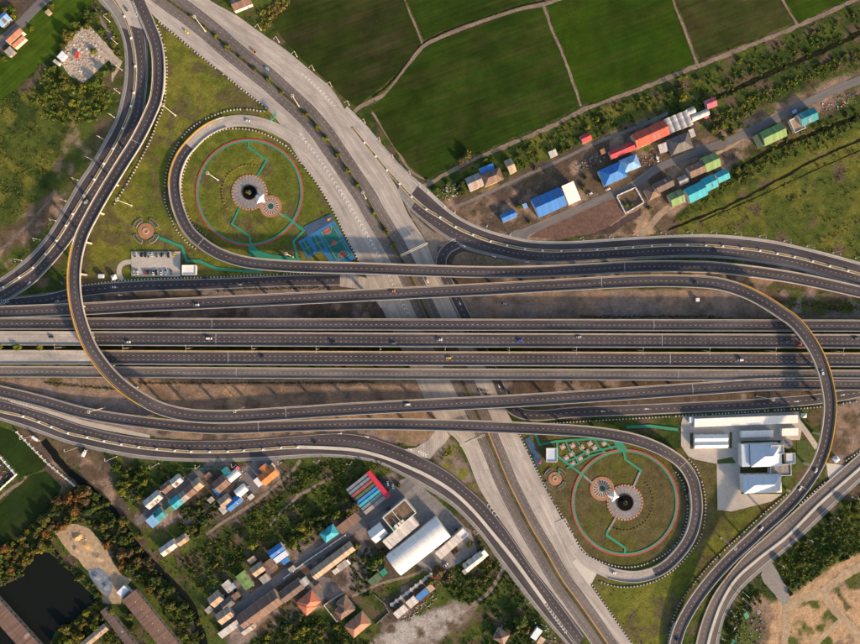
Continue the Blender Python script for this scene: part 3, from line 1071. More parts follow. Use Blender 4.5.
T_H = [(-25, 392), (0, 399), (50, 414), (90, 427), (143, 437.5), (214, 440), (286, 436), (319, 433), (344, 432), (369, 435.5), (389, 442), (409, 449.5),
       (429, 459.6), (449, 471.2), (467.2, 486.2), (485.5, 502.8), (507, 529.5), (532, 567), (552, 592), (572, 618.5), (584, 636)]
M_H = [(-25, 405), (0, 411), (23.3, 416.2), (39, 421.7), (51.6, 426.7), (68.2, 433), (87.3, 437.2), (104, 441), (121.4, 444.3), (138.8, 447), (156.8, 449),
       (175, 450.6), (191.2, 451.6), (209.8, 451.8), (227.8, 451.5), (244, 450.5), (263.2, 449.3), (281, 447.6), (297.6, 447), (327.6, 448),
       (357.5, 450.5), (385.8, 458), (412.4, 468.7), (429, 476.5), (452.3, 491.2), (472.2, 509.5), (494, 535), (512, 557), (528.8, 580), (545.4, 603.5),
       (567, 633), (578, 648)]
O_H = [(-25, 414), (0, 420.5), (33, 431.3), (66.5, 443), (99.8, 451.3), (143, 459), (214, 462), (286, 459.3), (319, 457), (352.5, 458.8), (379, 463.8),
       (402.4, 476), (429, 491), (454, 508), (474, 528), (484, 540), (504, 568.6), (522, 592), (542, 617), (565.4, 643.5), (580, 660)]
pave('road_shoulder', [(10, 400), (41, 408), (83, 420), (120, 428), (150, 435)], [(10, 402), (41, 411.5), (83, 425), (120, 433), (150, 438)], CONC, (), (0.25, 0.55, 0.85))
s_in, sa, sb = pave('frontage_road', T_H, M_H, ASPHALT, (0.5,), (0.12, 0.9))
s_out, ta, tb = pave('frontage_road', M_H, O_H, CONC_GREY, (), ())
overlay('asphalt_lane', ta, tb, 0.08, 0.72, ASPHALT, s_out)
mm = MB()
for t in (0.14, 0.7):
    L = lerp_line(ta, tb, t)
    L[:, 2] += 0.04
    solid_mb(mm, L, 0.45)
mm.build('lane_marking', WHITE_PAINT, s_out)
mh_o, mhA = median('median', M_H[:19], 2.4, CONC_LIGHT, DRY_GRASS)
mh2_o, mh2A = median('median', M_H[18:30], 3.2, CONC_LIGHT, None, 0.25)

U_J = [(890, 427), (858, 454.6), (812, 495), (768, 534.5), (743, 557), (725, 578.6), (714, 594), (703.4, 617), (696, 643.5), (694, 665)]
M_J = [(890, 441), (858, 469.6), (820, 503), (786, 537), (756.6, 560), (735, 580), (721.7, 602), (714, 622), (708, 643.5), (706, 665)]
L_J = [(890, 456), (858, 484), (820, 520), (800, 538.7), (765, 568.6), (740, 592), (726, 615), (719, 643.5), (717, 665)]
se_a, ja, jb = pave('frontage_road', U_J, M_J, ASPHALT_OLD, (0.45,), (0.1, 0.85))
se_b, jc, jd = pave('frontage_road', M_J, L_J, CONC_GREY, (), ())
overlay('asphalt_lane', jc, jd, 0.15, 0.7, ASPHALT_OLD, se_b)
mm = MB()
L = lerp_line(jc, jd, 0.72)
L[:, 2] += 0.04
solid_mb(mm, L, 0.5)
mm.build('lane_marking', WHITE_PAINT, se_b)
median('median', M_J, 2.6, CONC_LIGHT, None, 0.5)
mb = MB()
wall_mb(mb, world_line(U_J, 4.0), 0.4, 0, 0.85)
mb.build('barrier', CONC, se_a)

K_E = [(458, 243), (448, 248.5), (442, 257), (441.5, 267), (447, 281), (456.5, 299), (470, 326), (486, 358), (497, 381), (503, 396), (510, 407), (521, 413.5),
       (537, 415.5), (572, 412.5), (643.5, 409.5), (715, 406.2), (765, 403.5), (821.5, 398.5), (858, 392.5), (890, 386)]
K_W = [(-25, 313), (0, 305.5), (50, 299), (83, 291), (143, 286), (214, 284), (286, 281), (340, 279.8)]


def service(name, pts, w, mat, dash=(0.0,), solids=(-0.42, 0.42)):
    A = world_line(pts, 3.5)
    A[:, 2] = layer_z()
    mb = MB()
    strip_mb(mb, off(A, w / 2), off(A, -w / 2))
    o = tag(mb.build(name, CONC_GREY), kind='structure')
    A2 = A.copy()
    A2[:, 2] += 0.012
    mb = MB()
    strip_mb(mb, off(A2, w * 0.43), off(A2, -w * 0.43))
    mb.build('asphalt_lane', mat, o)
    mm = MB()
    for d in dash:
        dashes_mb(mm, off(A, d * w), 2.0, 4.0, 0.35, 0.04)
    for d in solids:
        solid_mb(mm, off(A, d * w), 0.35, 0.04)
    mm.build('lane_marking', WHITE_PAINT, o)
    return o, A


patch('apron', [(-30, 299), (20, 296), (60, 291), (92, 285), (92, 318), (-30, 320)], ASPHALT_OLD)
patch('apron', [(336, 274.5), (352, 273), (372, 280), (389, 306), (381, 308), (372, 296), (360, 289), (340, 286.5)], CONC_ROAD)
service('service_road', K_E, 11.0, ASPHALT)
service('service_road', K_W, 11.5, ASPHALT)
patch('apron', [(404, 449.5), (416, 447.5), (428, 440), (436, 430), (446, 431), (450, 436), (444, 444), (436, 451), (430, 459), (418, 456)], CONC_ROAD)
patch('traffic_island', [(362, 430.5), (376, 431.5), (394, 437), (408, 446), (416, 446), (427, 438), (432, 428), (420, 430)], ISLAND, rough_edge=0.4)
patch('traffic_island', [(451, 264), (455, 256), (463, 251.5), (480, 255), (505, 260), (530, 264), (520, 266), (480, 266.5)], ISLAND, rough_edge=0.4)
patch('traffic_island', [(402, 198), (412, 213), (428, 228), (446, 241), (438, 246), (436, 262), (432, 256), (424, 237), (410, 214)], mat_plain('gravelly_soil', (0.20, 0.17, 0.14), 0.3, 0.3), rough_edge=0.4)
patch('apron', [(572, 562), (580, 556), (597, 573), (590, 587)], CONC_LIGHT)
patch('apron', [(826, 463), (836, 464), (846, 466), (830, 481), (828, 476)], CONC_LIGHT)

# ------------------------------------------------------------------ viaducts and ramps
JOINT = mat_plain('joint_metal', (0.36, 0.36, 0.36), 0.1, 1.0)


def viaduct(name, path, width, mat, dash=(0.0,), rails=(1, 1), yellow=None, piers=32, joints=(), base=None, thick=2.0, edge_mat=None, overlay_from=None, overlay_mat=None):
    A = world_line(path, 4.0)
    h = width / 2
    mb = MB()
    strip_mb(mb, off(A, h), off(A, -h))
    o = tag(mb.build(name, mat), kind='structure')
    g = MB()
    zb = np.where(A[:, 2] < 3.4, -0.6, A[:, 2] - thick)
    hb = np.where(A[:, 2] < 3.4, h, h * 0.55)
    zf = np.where(A[:, 2] < 3.4, -0.3, A[:, 2] - 0.7)
    rows = []
    for d, zz in ((np.full(len(A), h), A[:, 2]), (np.full(len(A), h), zf), (hb, zb), (-hb, zb), (np.full(len(A), -h), zf), (np.full(len(A), -h), A[:, 2])):
        q = off(A, d)
        q[:, 2] = zz
        rows.append(q)
    for k in range(5):
        for i in range(len(A) - 1):
            g.quad(rows[k][i], rows[k + 1][i], rows[k + 1][i + 1], rows[k][i + 1])
    g.build('girder', CONC, o)
    if overlay_mat:
        i = near_index(A, *overlay_from)
        B = A[i:].copy()
        B[:, 2] += 0.012
        mo = MB()
        strip_mb(mo, off(B, h - 0.9), off(B, -h + 0.9))
        mo.build('asphalt_lane', overlay_mat, o)
    for s, on in ((1, rails[0]), (-1, rails[1])):
        if not on:
            continue
        w = MB()
        up_ = np.nonzero(A[:, 2] > 0.45)[0]
        wall_mb(w, off(A, s * (h - 0.3))[up_[0]:up_[-1] + 1], 0.32, -0.25, 1.0)
        w.build('parapet', edge_mat or CONC, o)
    if yellow:
        for s, p, q in yellow:
            w = MB()
            wall_mb(w, between(off(A, s * (h - 0.3)), p, q), 0.5, 0.3, 1.25)
            w.build('barrier_panel', YELLOW_PAINT, o)
    mm = MB()
    for d in dash:
        dashes_mb(mm, off(A, d))
    solid_mb(mm, off(A, h - 1.4), 0.28)
    solid_mb(mm, off(A, -h + 1.4), 0.28)
    mm.build('lane_marking', WHITE_PAINT, o)
    n = normals(A)
    for (px, py) in joints:
        i = near_index(A, px, py)
        c, nn = A[i], n[i]
        t = (nn[1], -nn[0])
        jb = MB()
        e = h - 0.8
        p = [(c[0] + nn[0] * a + t[0] * b, c[1] + nn[1] * a + t[1] * b, c[2] + 0.045) for a, b in ((-e, -0.25), (-e, 0.25), (e, 0.25), (e, -0.25))]
        jb.quad(*p)
        jb.build('expansion_joint', JOINT, o)
    if piers:
        s = arclen(A)
        t = piers * 0.6
        while t < s[-1] - 8:
            x, y, z = (np.interp(t, s, A[:, k]) for k in range(3))
            nn = (np.interp(t, s, n[:, 0]), np.interp(t, s, n[:, 1]))
            t += piers
            if z < 5:
                continue
            d = min(np.hypot(mA[:, 0] - x, mA[:, 1] - y))
            if d < 34 and abs(d - 1.5) > 4:
                continue
            ang = math.atan2(nn[1], nn[0])
            pm = MB()
            ca, sa_ = math.cos(ang), math.sin(ang)

            def rect(a, b):
                return [(x + ca * u - sa_ * v, y + sa_ * u + ca * v) for u, v in ((-a, -b), (a, -b), (a, b), (-a, b))]
            pm.prism(rect(1.2, 0.9), -0.7, z - thick - 0.8)
            pm.prism(rect(h * 0.5, 1.1), z - thick - 0.8, z - thick + 0.05)
            pm.build('pier', CONC, o)
    return o, A


XS = [-60, 60, 180, 300, 430, 560, 680, 800, 930]


def row(y0, y1, y2, z=8.0):
    """straight viaduct row through y0 at x=0, y1 at x=430, y2 at x=860"""
    return [(x, np.interp(x, [-60, 0, 430, 860, 930], [y0, y0, y1, y2, y2 + 0.2]), z) for x in XS]


jx = [(78, 0), (213, 0), (350, 0), (500, 0), (651, 0), (735, 0)]
v1, v1A = viaduct('viaduct', row(323.4, 324.6, 325.6), 11.6, ASPHALT, (0.0,), joints=[(213.5, 324), (651, 325), (78, 323)])
v2, v2A = viaduct('viaduct', row(338.0, 340.0, 341.2), 14.0, CONC_ROAD, (1.9, -2.1), joints=[(220.5, 339), (658.5, 340.6)], overlay_from=(99, 339), overlay_mat=ASPHALT)
v3, v3A = viaduct('viaduct', row(357.0, 358.6, 359.8), 14.0, CONC_ROAD, (1.9, -2.1), joints=[(229.5, 358), (667.7, 359.2)], overlay_from=(107, 357), overlay_mat=ASPHALT)
v4, v4A = viaduct('viaduct', row(371.4, 374.0, 375.4), 11.0, ASPHALT_OLD, (0.0,), joints=[(237.5, 373), (676, 375)])
for vv, _A in ((v3, v3A),):
    w = MB()
    wall_mb(w, between(off(_A, 6.7), (107, 350), (930, 352)), 0.5, 0.4, 1.2)
    w.build('barrier_panel', mat_plain('ochre_barrier', (0.45, 0.32, 0.17), 0.2, 0.6), vv)

B_PATH = [(133, -12, 0.4), (141, 6, 0.5), (150, 27, 0.7), (156.5, 46, 1.2), (158.6, 70, 2.2), (156, 98, 3.8), (149.5, 115, 5.2), (137, 140, 7.5), (122, 164, 11), (106, 190, 14.5),
          (92.3, 214, 17.5), (81.5, 236, 19.5), (75.6, 259, 20.6), (74, 280.5, 21), (75.7, 300.5, 21), (80.3, 321, 21), (89.8, 345.5, 21), (104.6, 367.3, 20.5),
          (121.4, 384.5, 20), (143, 399.5, 18.5), (160, 408, 17.5), (185, 414.4, 16.5), (218, 416.5, 15.5), (286, 413.2, 13.5), (357.5, 408.6, 12), (429, 405, 11),
          (500.5, 401.5, 10.2), (572, 397.2, 9.4), (643.5, 392.4, 8.7), (715, 387.6, 8.2), (760, 384.6, 8.05), (800, 383.8, 8.04), (860, 384, 8.04), (920, 384, 8.04)]
fly_b, bA = viaduct('flyover', B_PATH, 12.6, ASPHALT, (0.0,), yellow=[(-1, (72, 245), (150, 404))],
                    joints=[(137, 141), (290.5, 413), (688, 390)], thick=2.2)
C_PATH = [(672, 662, 1.5), (675, 643.5, 2.5), (680.5, 626, 3.5), (692, 605, 5.0), (704, 588, 6.6), (716, 573.5, 8), (732, 556.5, 9.8), (753, 537, 12), (763, 527.5, 13), (782, 510.5, 15),
          (798, 493.5, 17), (814.5, 470, 19), (822.5, 452, 20), (828, 427.5, 20.8), (829.7, 404, 21), (827.6, 387.6, 21), (823.5, 371, 21), (817, 354.3, 21),
          (807, 337.6, 20.6), (793.5, 321.5, 20), (781, 312.5, 19), (765, 302, 18), (748.3, 293.2, 17), (731.6, 287, 16), (715, 283.2, 15), (688, 281.2, 14),
          (643.5, 281, 13), (572, 284.4, 12), (500.5, 288.4, 11.4), (429, 292, 11), (357.5, 295.5, 10.6), (286, 299, 10.2), (214.5, 302.4, 9.6), (143, 305.6, 9),
          (80, 309, 8.06), (0, 312, 8.05), (-40, 313, 8.05)]
fly_c, cA = viaduct('flyover', C_PATH, 12.2, ASPHALT, (0.0,), yellow=[(-1, (828, 470), (735, 279))],
                    joints=[(799, 487), (600, 283)], thick=2.2)
D_PATH = [(330, 176, 0.27), (310, 152, 0.27), (290, 137, 0.27), (268, 125.5, 0.27), (243, 120.5, 0.27), (223, 123, 0.5), (206, 131, 0.7), (193, 142.5, 1.1), (182.2, 156, 1.7),
          (175.4, 173.5, 2.6), (174.6, 191, 3.6), (180, 213.8, 4.8), (188.5, 230, 5.8), (201.3, 242.5, 6.8), (218, 253, 7.6), (242.8, 261.4, 8.6), (286, 266, 9.6),
          (357.5, 268.2, 10), (429, 270.7, 9.6), (500.5, 272.1, 9), (572, 270.1, 8), (643.5, 266.5, 6.4), (690, 266.5, 5), (715, 267.5, 4), (786.5, 276.4, 2), (858, 291.4, 0.9), (900, 302, 0.6)]
ramp_d, dA = viaduct('ramp', D_PATH, 11.6, CONC_ROAD, (0.0,), joints=[(201.5, 242.5), (624, 267)], yellow=[(-1, (215, 117), (165, 190))],
                     overlay_from=(190, 146), overlay_mat=ASPHALT)
I_PATH = [(560, 520, 0.28), (570, 541, 0.28), (579.5, 554, 0.28), (592, 564.5, 0.29), (613.6, 574, 0.5), (638.5, 576.4, 0.7), (662, 568.6, 1.0), (680, 552, 1.5), (690.5, 535.5, 2.0),
          (696, 514.5, 2.6), (696, 498, 3.2), (692, 479.6, 4), (682, 464, 5), (663.5, 450.8, 6.2), (638.5, 440.5, 7.4), (605, 433.6, 8.4), (572, 430.4, 9), (500, 427, 9.6),
          (429, 424.6, 9.6), (357.5, 424, 9.2), (286, 426, 8.6), (214, 428, 7.4), (143, 422, 5.6), (83, 412.5, 3.4), (41.6, 401, 1.8), (0, 391, 0.9), (-40, 383, 0.6)]
ramp_i, iA = viaduct('ramp', I_PATH, 11.6, CONC_ROAD, (0.0,), joints=[(262, 427), (681, 463)], overlay_from=(655, 572), overlay_mat=ASPHALT)

# ------------------------------------------------------------------ painted arrows, chevrons, stop lines
PAINT_Z = 0.24
BRIGHT_PAINT = mat_plain('fresh_white_paint', (0.74, 0.73, 0.70), 0.2, 0.8)
bpy.context.view_layer.update()
_dg0 = bpy.context.evaluated_depsgraph_get()


def road_top(x, y):
    ok, loc, *_r = scene.ray_cast(_dg0, Vector((x, y, 3.0)), Vector((0, 0, -1)))
    return loc.z if ok else 0.2




def chevrons(path, n, size, parent, z=PAINT_Z, flip=1, spread=1.0):
    A = world_line(path, 2.0)
    s = arclen(A)
    nn = normals(A)
    mb = MB()
    for k in range(n):
        t = (k + 0.5) / n * s[-1]
        c = np.array([np.interp(t, s, A[:, q]) for q in (0, 1)])
        nv = np.array([np.interp(t, s, nn[:, q]) for q in (0, 1)])
        tv = np.array([nv[1], -nv[0]]) * flip
        for sd in (1, -1):
            tip = c + tv * size * 0.5
            end = c + nv * sd * size * 0.75 * spread - tv * size * 0.35
            w = tv * size * 0.34
            q = [tip, end, end - w, tip - w]
            if sd * flip < 0:
                q = q[::-1]
            zz = max(road_top(*tip), road_top(*end), road_top(*c)) + 0.02
            mb.quad(*[(p[0], p[1], zz) for p in q])
    return mb.build('chevron_marking', BRIGHT_PAINT, parent)


chevrons([(299, 133), (320, 160), (340, 191), (360, 223), (383, 262)], 34, 2.3, road_w, flip=-1)
chevrons([(388, 274), (400, 298), (408, 315)], 10, 2.3, road_w, flip=-1)
chevrons([(301, 73), (318, 88), (336, 107)], 12, 1.9, road_e, flip=-1)
chevrons([(545.5, 604), (567, 634)], 10, 2.2, s_in)
chevrons([(487, 503), (497, 517)], 4, 2.0, s_in, flip=-1)
chevrons([(418, 451), (427, 456)], 4, 2.4, s_in, flip=-1)
chevrons([(0, 304), (9, 300.5)], 4, 2.4, w_in, flip=-1)
chevrons([(133, 3), (138, 18)], 5, 2.0, w_in)
chevrons([(452, 239), (456, 241.5)], 2, 1.6, ne_in)


def arrow(px, py, ang, parent, z=PAINT_Z, size=1.0):
    a = R(ang)
    ca, sa_ = math.cos(a), math.sin(a)
    c = W(px, py, z)
    z = max(road_top(c.x, c.y), road_top(c.x + 2 * ca, c.y + 2 * sa_), road_top(c.x - 2 * ca, c.y - 2 * sa_)) + 0.02
    mb = MB()

    def P(u, v):
        return (c.x + (u * ca - v * sa_) * size, c.y + (u * sa_ + v * ca) * size, z)
    mb.quad(P(-2.2, -0.28), P(0.6, -0.28), P(0.6, 0.28), P(-2.2, 0.28))
    mb.poly([P(0.5, -0.95), P(2.4, 0), P(0.5, 0.95)])
    mb.build('arrow_marking', BRIGHT_PAINT, parent)


for px, py, an, pr in [(464, 246, -22, ne_in), (494, 256.5, -14, ne_in), (527, 262, -5, ne_in), (603, 411.4, 180, road_e), (647, 409, 180, road_e), (797, 401.5, 5, road_e),
                       (843, 395, 8, road_e), (340, 433.7, 10, s_in), (367, 437, -15, s_in), (410, 449.5, -30, s_in), (113, 287, 180, w_in), (240, 284.5, 3, w_in), (57, 301, 10, w_in),
                       (120, 295, 180, w_in), (499, 386, -62, road_e), (460, 303, -62, road_e), (29, 283, 40, w_in)]:
    arrow(px, py, an, pr)
# slanted bars in the wedge where the western ramp leaves
wm = MB()
wA = world_line([(-4, 395.5), (28, 404.5)], 2.0)
sW = arclen(wA)
for k in range(11):
    t = (k + 0.5) / 11 * sW[-1]
    x, y = np.interp(t, sW, wA[:, 0]), np.interp(t, sW, wA[:, 1])
    wm.quad((x - 0.6, y - 1.4, PAINT_Z), (x + 0.4, y - 1.4, PAINT_Z), (x + 0.9, y + 1.4, PAINT_Z), (x - 0.1, y + 1.4, PAINT_Z))
wm.build('hatch_marking', WHITE_PAINT, s_in)
wm = MB()
for k in range(9):
    c = W(757 + k * 4.5, 379.4 - k * 0.1, 8.1)
    wm.quad((c.x - 1.2, c.y - 0.5, 8.1), (c.x + 0.6, c.y - 0.7, 8.1), (c.x + 1.2, c.y + 0.5, 8.1), (c.x - 0.6, c.y + 0.7, 8.1))
wm.build('hatch_marking', WHITE_PAINT, v4)

# ------------------------------------------------------------------ black-and-white kerbs
KERBS = [
    [(157, 25), (164.6, 46.6), (167, 66.5), (166, 86.5), (163.4, 107), (158, 120), (151, 138.6), (142.5, 156), (128, 182), (113, 206)],
    [(158.8, 21.6), (176, 35.8), (201, 56.6), (226, 76.5), (251, 96.4), (264.4, 106.5)],
    [(266, 108), (264.5, 111), (249.5, 109.5), (229.5, 110.3), (214.5, 115.3), (198, 123.6), (184.6, 134.5), (174.6, 150.3), (168, 167), (165, 185),
     (165.5, 203.5), (169.6, 214), (174.6, 226.5), (181.3, 235.6), (188, 243), (196.2, 249)],
    [(286, 146), (269.5, 136), (252.8, 130.3), (236.2, 128.6), (221.2, 130.3), (208, 137), (196.2, 147), (188, 160.2), (183, 175.2), (181.6, 190), (183.8, 205.2),
     (187, 214), (193, 224), (201, 231.5), (207, 235.3)],
    [(286, 145.5), (302.6, 165), (319, 187), (332.6, 210), (345, 235), (358, 260)],
    [(82, 285.5), (112, 281.5), (143, 279.3), (209.5, 277.2), (286, 274.2), (320, 273)],
    [(540, 424), (572, 422), (625, 419), (678, 416), (715, 414), (765, 411), (821, 406.7), (858, 401)],
    [(519.7, 434.7), (529.5, 454.6), (549.5, 494.6), (573, 534), (583.6, 552), (597, 560), (618.6, 566.6), (638.5, 566), (658.5, 558), (671.8, 548.6), (681, 536),
     (686.8, 518), (686.8, 499.5), (681.8, 481), (674, 469.6)],
    [(688.5, 458.8), (695, 466.3), (701, 479.6), (705, 498), (705, 516), (701, 536), (691.8, 550.3), (678.5, 565.3), (661.8, 577.8), (645, 584.4), (628.6, 587),
     (613.6, 586), (598.6, 581)],
    [(592, 585), (612, 614.5), (632, 643.5), (640, 655)],
    [(786.5, 494.6), (768, 509.5), (740, 535.5), (715, 559), (695, 582), (680, 603.5), (671.8, 623.5), (667.6, 643.5), (666, 660)],
    [(824.8, 482), (811, 494), (798, 506)], [(860, 451), (845, 461)],
]
for kp in KERBS:
    A = world_line(kp, 1.5)
    A[:, 2] = 0.0
    mb = MB()
    wall_mb(mb, A[::2] if len(A) % 2 else np.vstack([A[::2], A[-1:]]), 0.5, -0.2, 0.5)
    ko = tag(mb.build('kerb', BLACK_PAINT), kind='structure')
    s = arclen(A)
    nn = normals(A)
    wb = MB()
    t = 0.6
    while t < s[-1]:
        x, y = np.interp(t, s, A[:, 0]), np.interp(t, s, A[:, 1])
        ux, uy = np.interp(t, s, nn[:, 0]), np.interp(t, s, nn[:, 1])
        tx, ty = uy, -ux
        p = [(x + ux * a + tx * b, y + uy * a + ty * b) for a, b in ((-0.65, -0.5), (-0.65, 0.5), (0.65, 0.5), (0.65, -0.5))]
        if random.random() > 0.05:
            wb.prism(p, -0.1, 0.7 + random.uniform(-0.08, 0.12))
        t += 3.3 + random.uniform(-0.15, 0.15)
    wk = wb.build('white_kerb_blocks', KERB_WHITE, ko)
    wk['kind'] = 'stuff'

# ------------------------------------------------------------------ parks inside the loops
def ring_mb(mb, c, r0, r1, z, a0=0.0, a1=360.0, seg=4.0):
    n = max(3, int(abs(a1 - a0) / seg))
    for i in range(n):
        p, q = R(a0 + (a1 - a0) * i / n), R(a0 + (a1 - a0) * (i + 1) / n)
        mb.quad((c.x + r0 * math.cos(p), c.y + r0 * math.sin(p), z), (c.x + r1 * math.cos(p), c.y + r1 * math.sin(p), z),
                (c.x + r1 * math.cos(q), c.y + r1 * math.sin(q), z), (c.x + r0 * math.cos(q), c.y + r0 * math.sin(q), z))


def disc_mb(mb, c, r, z, n=40):
    mb.poly([(c.x + r * math.cos(2 * math.pi * i / n), c.y + r * math.sin(2 * math.pi * i / n), z) for i in range(n)])


def arc_wall(mb, c, r0, r1, a0, a1, z0, z1, n=10):
    for i in range(n):
        p, q = R(a0 + (a1 - a0) * i / n), R(a0 + (a1 - a0) * (i + 1) / n)
        P = [(c.x + r * math.cos(t), c.y + r * math.sin(t)) for r, t in ((r0, p), (r1, p), (r1, q), (r0, q))]
        mb.quad(*[(x, y, z1) for x, y in P])
        mb.quad((*P[1], z0), (*P[2], z0), (*P[2], z1), (*P[1], z1))
        mb.quad((*P[3], z0), (*P[0], z0), (*P[0], z1), (*P[3], z1))
        if i == 0:
            mb.quad((*P[0], z0), (*P[1], z0), (*P[1], z1), (*P[0], z1))
        if i == n - 1:
            mb.quad((*P[2], z0), (*P[3], z0), (*P[3], z1), (*P[2], z1))


def circle_park(px, py, r, plaza_r, hole_r, small, small_r, canopy, which):
    c = W(px, py)
    z = 0.30
    mb = MB()
    ring_mb(mb, c, r - 1.7, r, z)
    run = tag(mb.build('footpath', GREEN_PATH), kind='structure')
    mb = MB()
    ring_mb(mb, c, r, r + 1.7, z + 0.004)
    mb.build('red_lane', RED_PATH, run)
    mb = MB()
    disc_mb(mb, c, plaza_r - 1.1, z + 0.02)
    pl = tag(mb.build('plaza', GREY_PAVE), kind='structure')
    mb = MB()
    for k in range(34):                                  # scalloped terracotta edging, tile by tile
        a = 360 / 34 * k
        arc_wall(mb, c, plaza_r - 1.1, plaza_r + 0.7, a + 0.8, a + 8.4, 0.1, 0.42, 2)
    e = mb.build('edging_tiles', mat_plain('terracotta_edging', (0.42, 0.22, 0.15), 0.25, 0.9), pl)
    e['kind'] = 'stuff'
    mb = MB()
    for k in range(24):
        a = 15 * k
        ring_mb(mb, c, hole_r + 0.5, plaza_r - 1.6, z + 0.03, a + (k % 2) * 2 + 0.6, a + 6.4, 3)
    mb.build('radial_paving', mat_plain('grey_plaza_inlay', (0.195, 0.18, 0.18), 0.25, 0.6), pl)
    # round black pool with its rim
    t = empty('round_pool', (c.x, c.y, 0.3))
    tag(t, 'round black pool in the middle of the grey plaza in the %s park' % which, 'pool')
    o0 = Vector((0, 0, 0))
    mb = MB()
    arc_wall(mb, o0, hole_r - 0.5, hole_r + 0.3, 0, 360, -0.1, 0.45, 40)
    mb.build('rim', mat_plain('dark_stone', (0.045, 0.042, 0.042), 0.3, 0.7), t)
    mb = MB()
    disc_mb(mb, o0, hole_r - 0.4, 0.12)
    mb.build('water', mat_plain('black_water', (0.007, 0.007, 0.008), 0.3, 0.7, rough=0.8, spec=0.02), t)
    mb = MB()
    mb.cyl((0, 0), 2.2, 1.7, 0.05, 0.8, 12)
    mb.build('planter', mat_plain('stone_planter', (0.14, 0.11, 0.08), 0.3, 0.9), t)
    # smaller patterned circle
    s = W(*small)
    mb = MB()
    disc_mb(mb, s, small_r, z + 0.044)
    sp = tag(mb.build('small_plaza', BRICK_PAVE), kind='structure')
    mb = MB()
    ring_mb(mb, s, 2.6, small_r * 0.74, z + 0.052, 0, 360)
    mb.build('pink_paving', PINK_PAVE, sp)
    for k in range(18):
        mb = MB()
        a0, a1 = 20 * k + 1.0, 20 * k + 11.5
        pts = []
        for rr, aa in ((3.0, a0 + 3), (small_r * 0.7, a0), (small_r * 0.7, a1), (3.0, a1 - 3)):
            pts.append((s.x + rr * math.cos(R(aa)), s.y + rr * math.sin(R(aa)), z + 0.06))
        mb.poly(pts)
        mb.build('paving_wedge', mat_plain('dark_teal_tile', (0.075, 0.085, 0.08), 0.2, 0.8), sp)
    mb = MB()
    disc_mb(mb, s, 2.9, z + 0.068)
    mb.build('centre_disc', mat_plain('teal_tile', (0.02, 0.075, 0.06), 0.2, 0.8), sp)
    # tensile canopy
    q = W(*canopy, 3.5)
    cn = empty('canopy', (q.x, q.y, 0.3), R(canopy_ang(which)))
    tag(cn, 'white pyramid canopy beside the black pool in the %s park' % which, 'canopy')
    mb = MB()
    hh = 4.3
    cor = [(-hh, -hh), (hh, -hh), (hh, hh), (-hh, hh)]
    for i in range(4):
        a, b = cor[i], cor[(i + 1) % 4]
        m = ((a[0] + b[0]) * 0.42, (a[1] + b[1]) * 0.42)
        mb.poly([(a[0], a[1], 3.0), (m[0], m[1], 3.25), (0, 0, 6.2)])
        mb.poly([(m[0], m[1], 3.25), (b[0], b[1], 3.0), (0, 0, 6.2)])
    mb.build('membrane', mat_plain('white_membrane', (0.78, 0.77, 0.75), 0.06, 0.8), cn)
    for a in cor:
        mb = MB()
        mb.cyl((a[0] * 0.97, a[1] * 0.97), 0.14, 0.12, -0.4, 3.0, 6)
        mb.build('post', STEEL, cn)
    return c


def canopy_ang(which):
    return 8 if which == 'north' else 38


CN = circle_park(249.5, 192.5, 52.3, 17.3, 7.3, (270.8, 206.3), 11.2, (260.3, 198.6), 'north')
CS = circle_park(625, 502.5, 52.0, 17.5, 8.3, (602, 488.7), 12.2, (613.3, 496.2), 'south')


def path(pts, w, mat, z):
    A = resample(np.array([tuple(W(p[0], p[1])) for p in pts]), 2.0)
    mb = MB()
    P = [W(p[0], p[1]) for p in pts]
    for i in range(len(P) - 1):
        d = (P[i + 1] - P[i])
        d.z = 0
        d.normalize()
        n = Vector((-d.y, d.x, 0)) * w / 2
        a, b = P[i] - d * w * 0.3, P[i + 1] + d * w * 0.3
        zz = Vector((0, 0, z + 0.0011 * i))
        mb.quad(a - n + zz, b - n + zz, b + n + zz, a + n + zz)
    return tag(mb.build('footpath', mat), kind='structure')


_pz = [0.312]


def gpath(pts, w=2.0, mat=None):
    _pz[0] += 0.006
    return path(pts, w, mat or GREEN_PATH, _pz[0])


gpath([(248.6, 140), (248.6, 147), (267, 160), (257.5, 176)])
gpath([(239.5, 208.5), (232, 224), (249.5, 236), (251, 246)])
gpath([(278, 212.5), (284, 216)], 2.4, GREY_PAVE)
gpath([(284, 215), (304, 230.6), (293.5, 241.4), (298.5, 262)], 2.4)
gpath([(153.8, 235.6), (182, 246.6), (187, 261), (199.5, 261), (216, 268.5), (240, 271), (262, 271.5)], 2.9)
patch('footpath', [(248, 245.5), (254, 245.5), (258, 250), (270, 254), (286, 256.5), (300, 258), (300, 263), (270, 261), (256, 258), (249, 255)], GREEN_PATH, z=0.305)
gpath([(623.6, 449.5), (625, 459), (641, 470.6), (639.6, 473)], 2.2)
gpath([(639.4, 473), (633.8, 486)], 2.2, GREY_PAVE)
gpath([(615, 519), (608.5, 530)], 2.2, GREY_PAVE)
gpath([(608, 530.5), (606.5, 535), (625.2, 548), (624.6, 554)], 2.2)
gpath([(592, 483), (584, 476)], 2.2, GREY_PAVE)
gpath([(584, 476), (572, 467), (557.5, 456), (557, 441.5)], 2.0)
gpath([(534.6, 433), (539.6, 444.6), (555, 441.5), (572, 440), (590, 439), (614, 440.5), (623, 450)], 2.2)
gpath([(565.5, 441), (569, 450), (575, 456.5), (578, 462)], 1.6)
gpath([(576.5, 440), (583, 450.5), (590, 456)], 1.6)
gpath([(594, 439.5), (599, 447.5), (606, 453)], 1.6)
gpath([(563, 462), (572, 459.5), (584, 453), (600, 450), (616, 446)], 1.6)
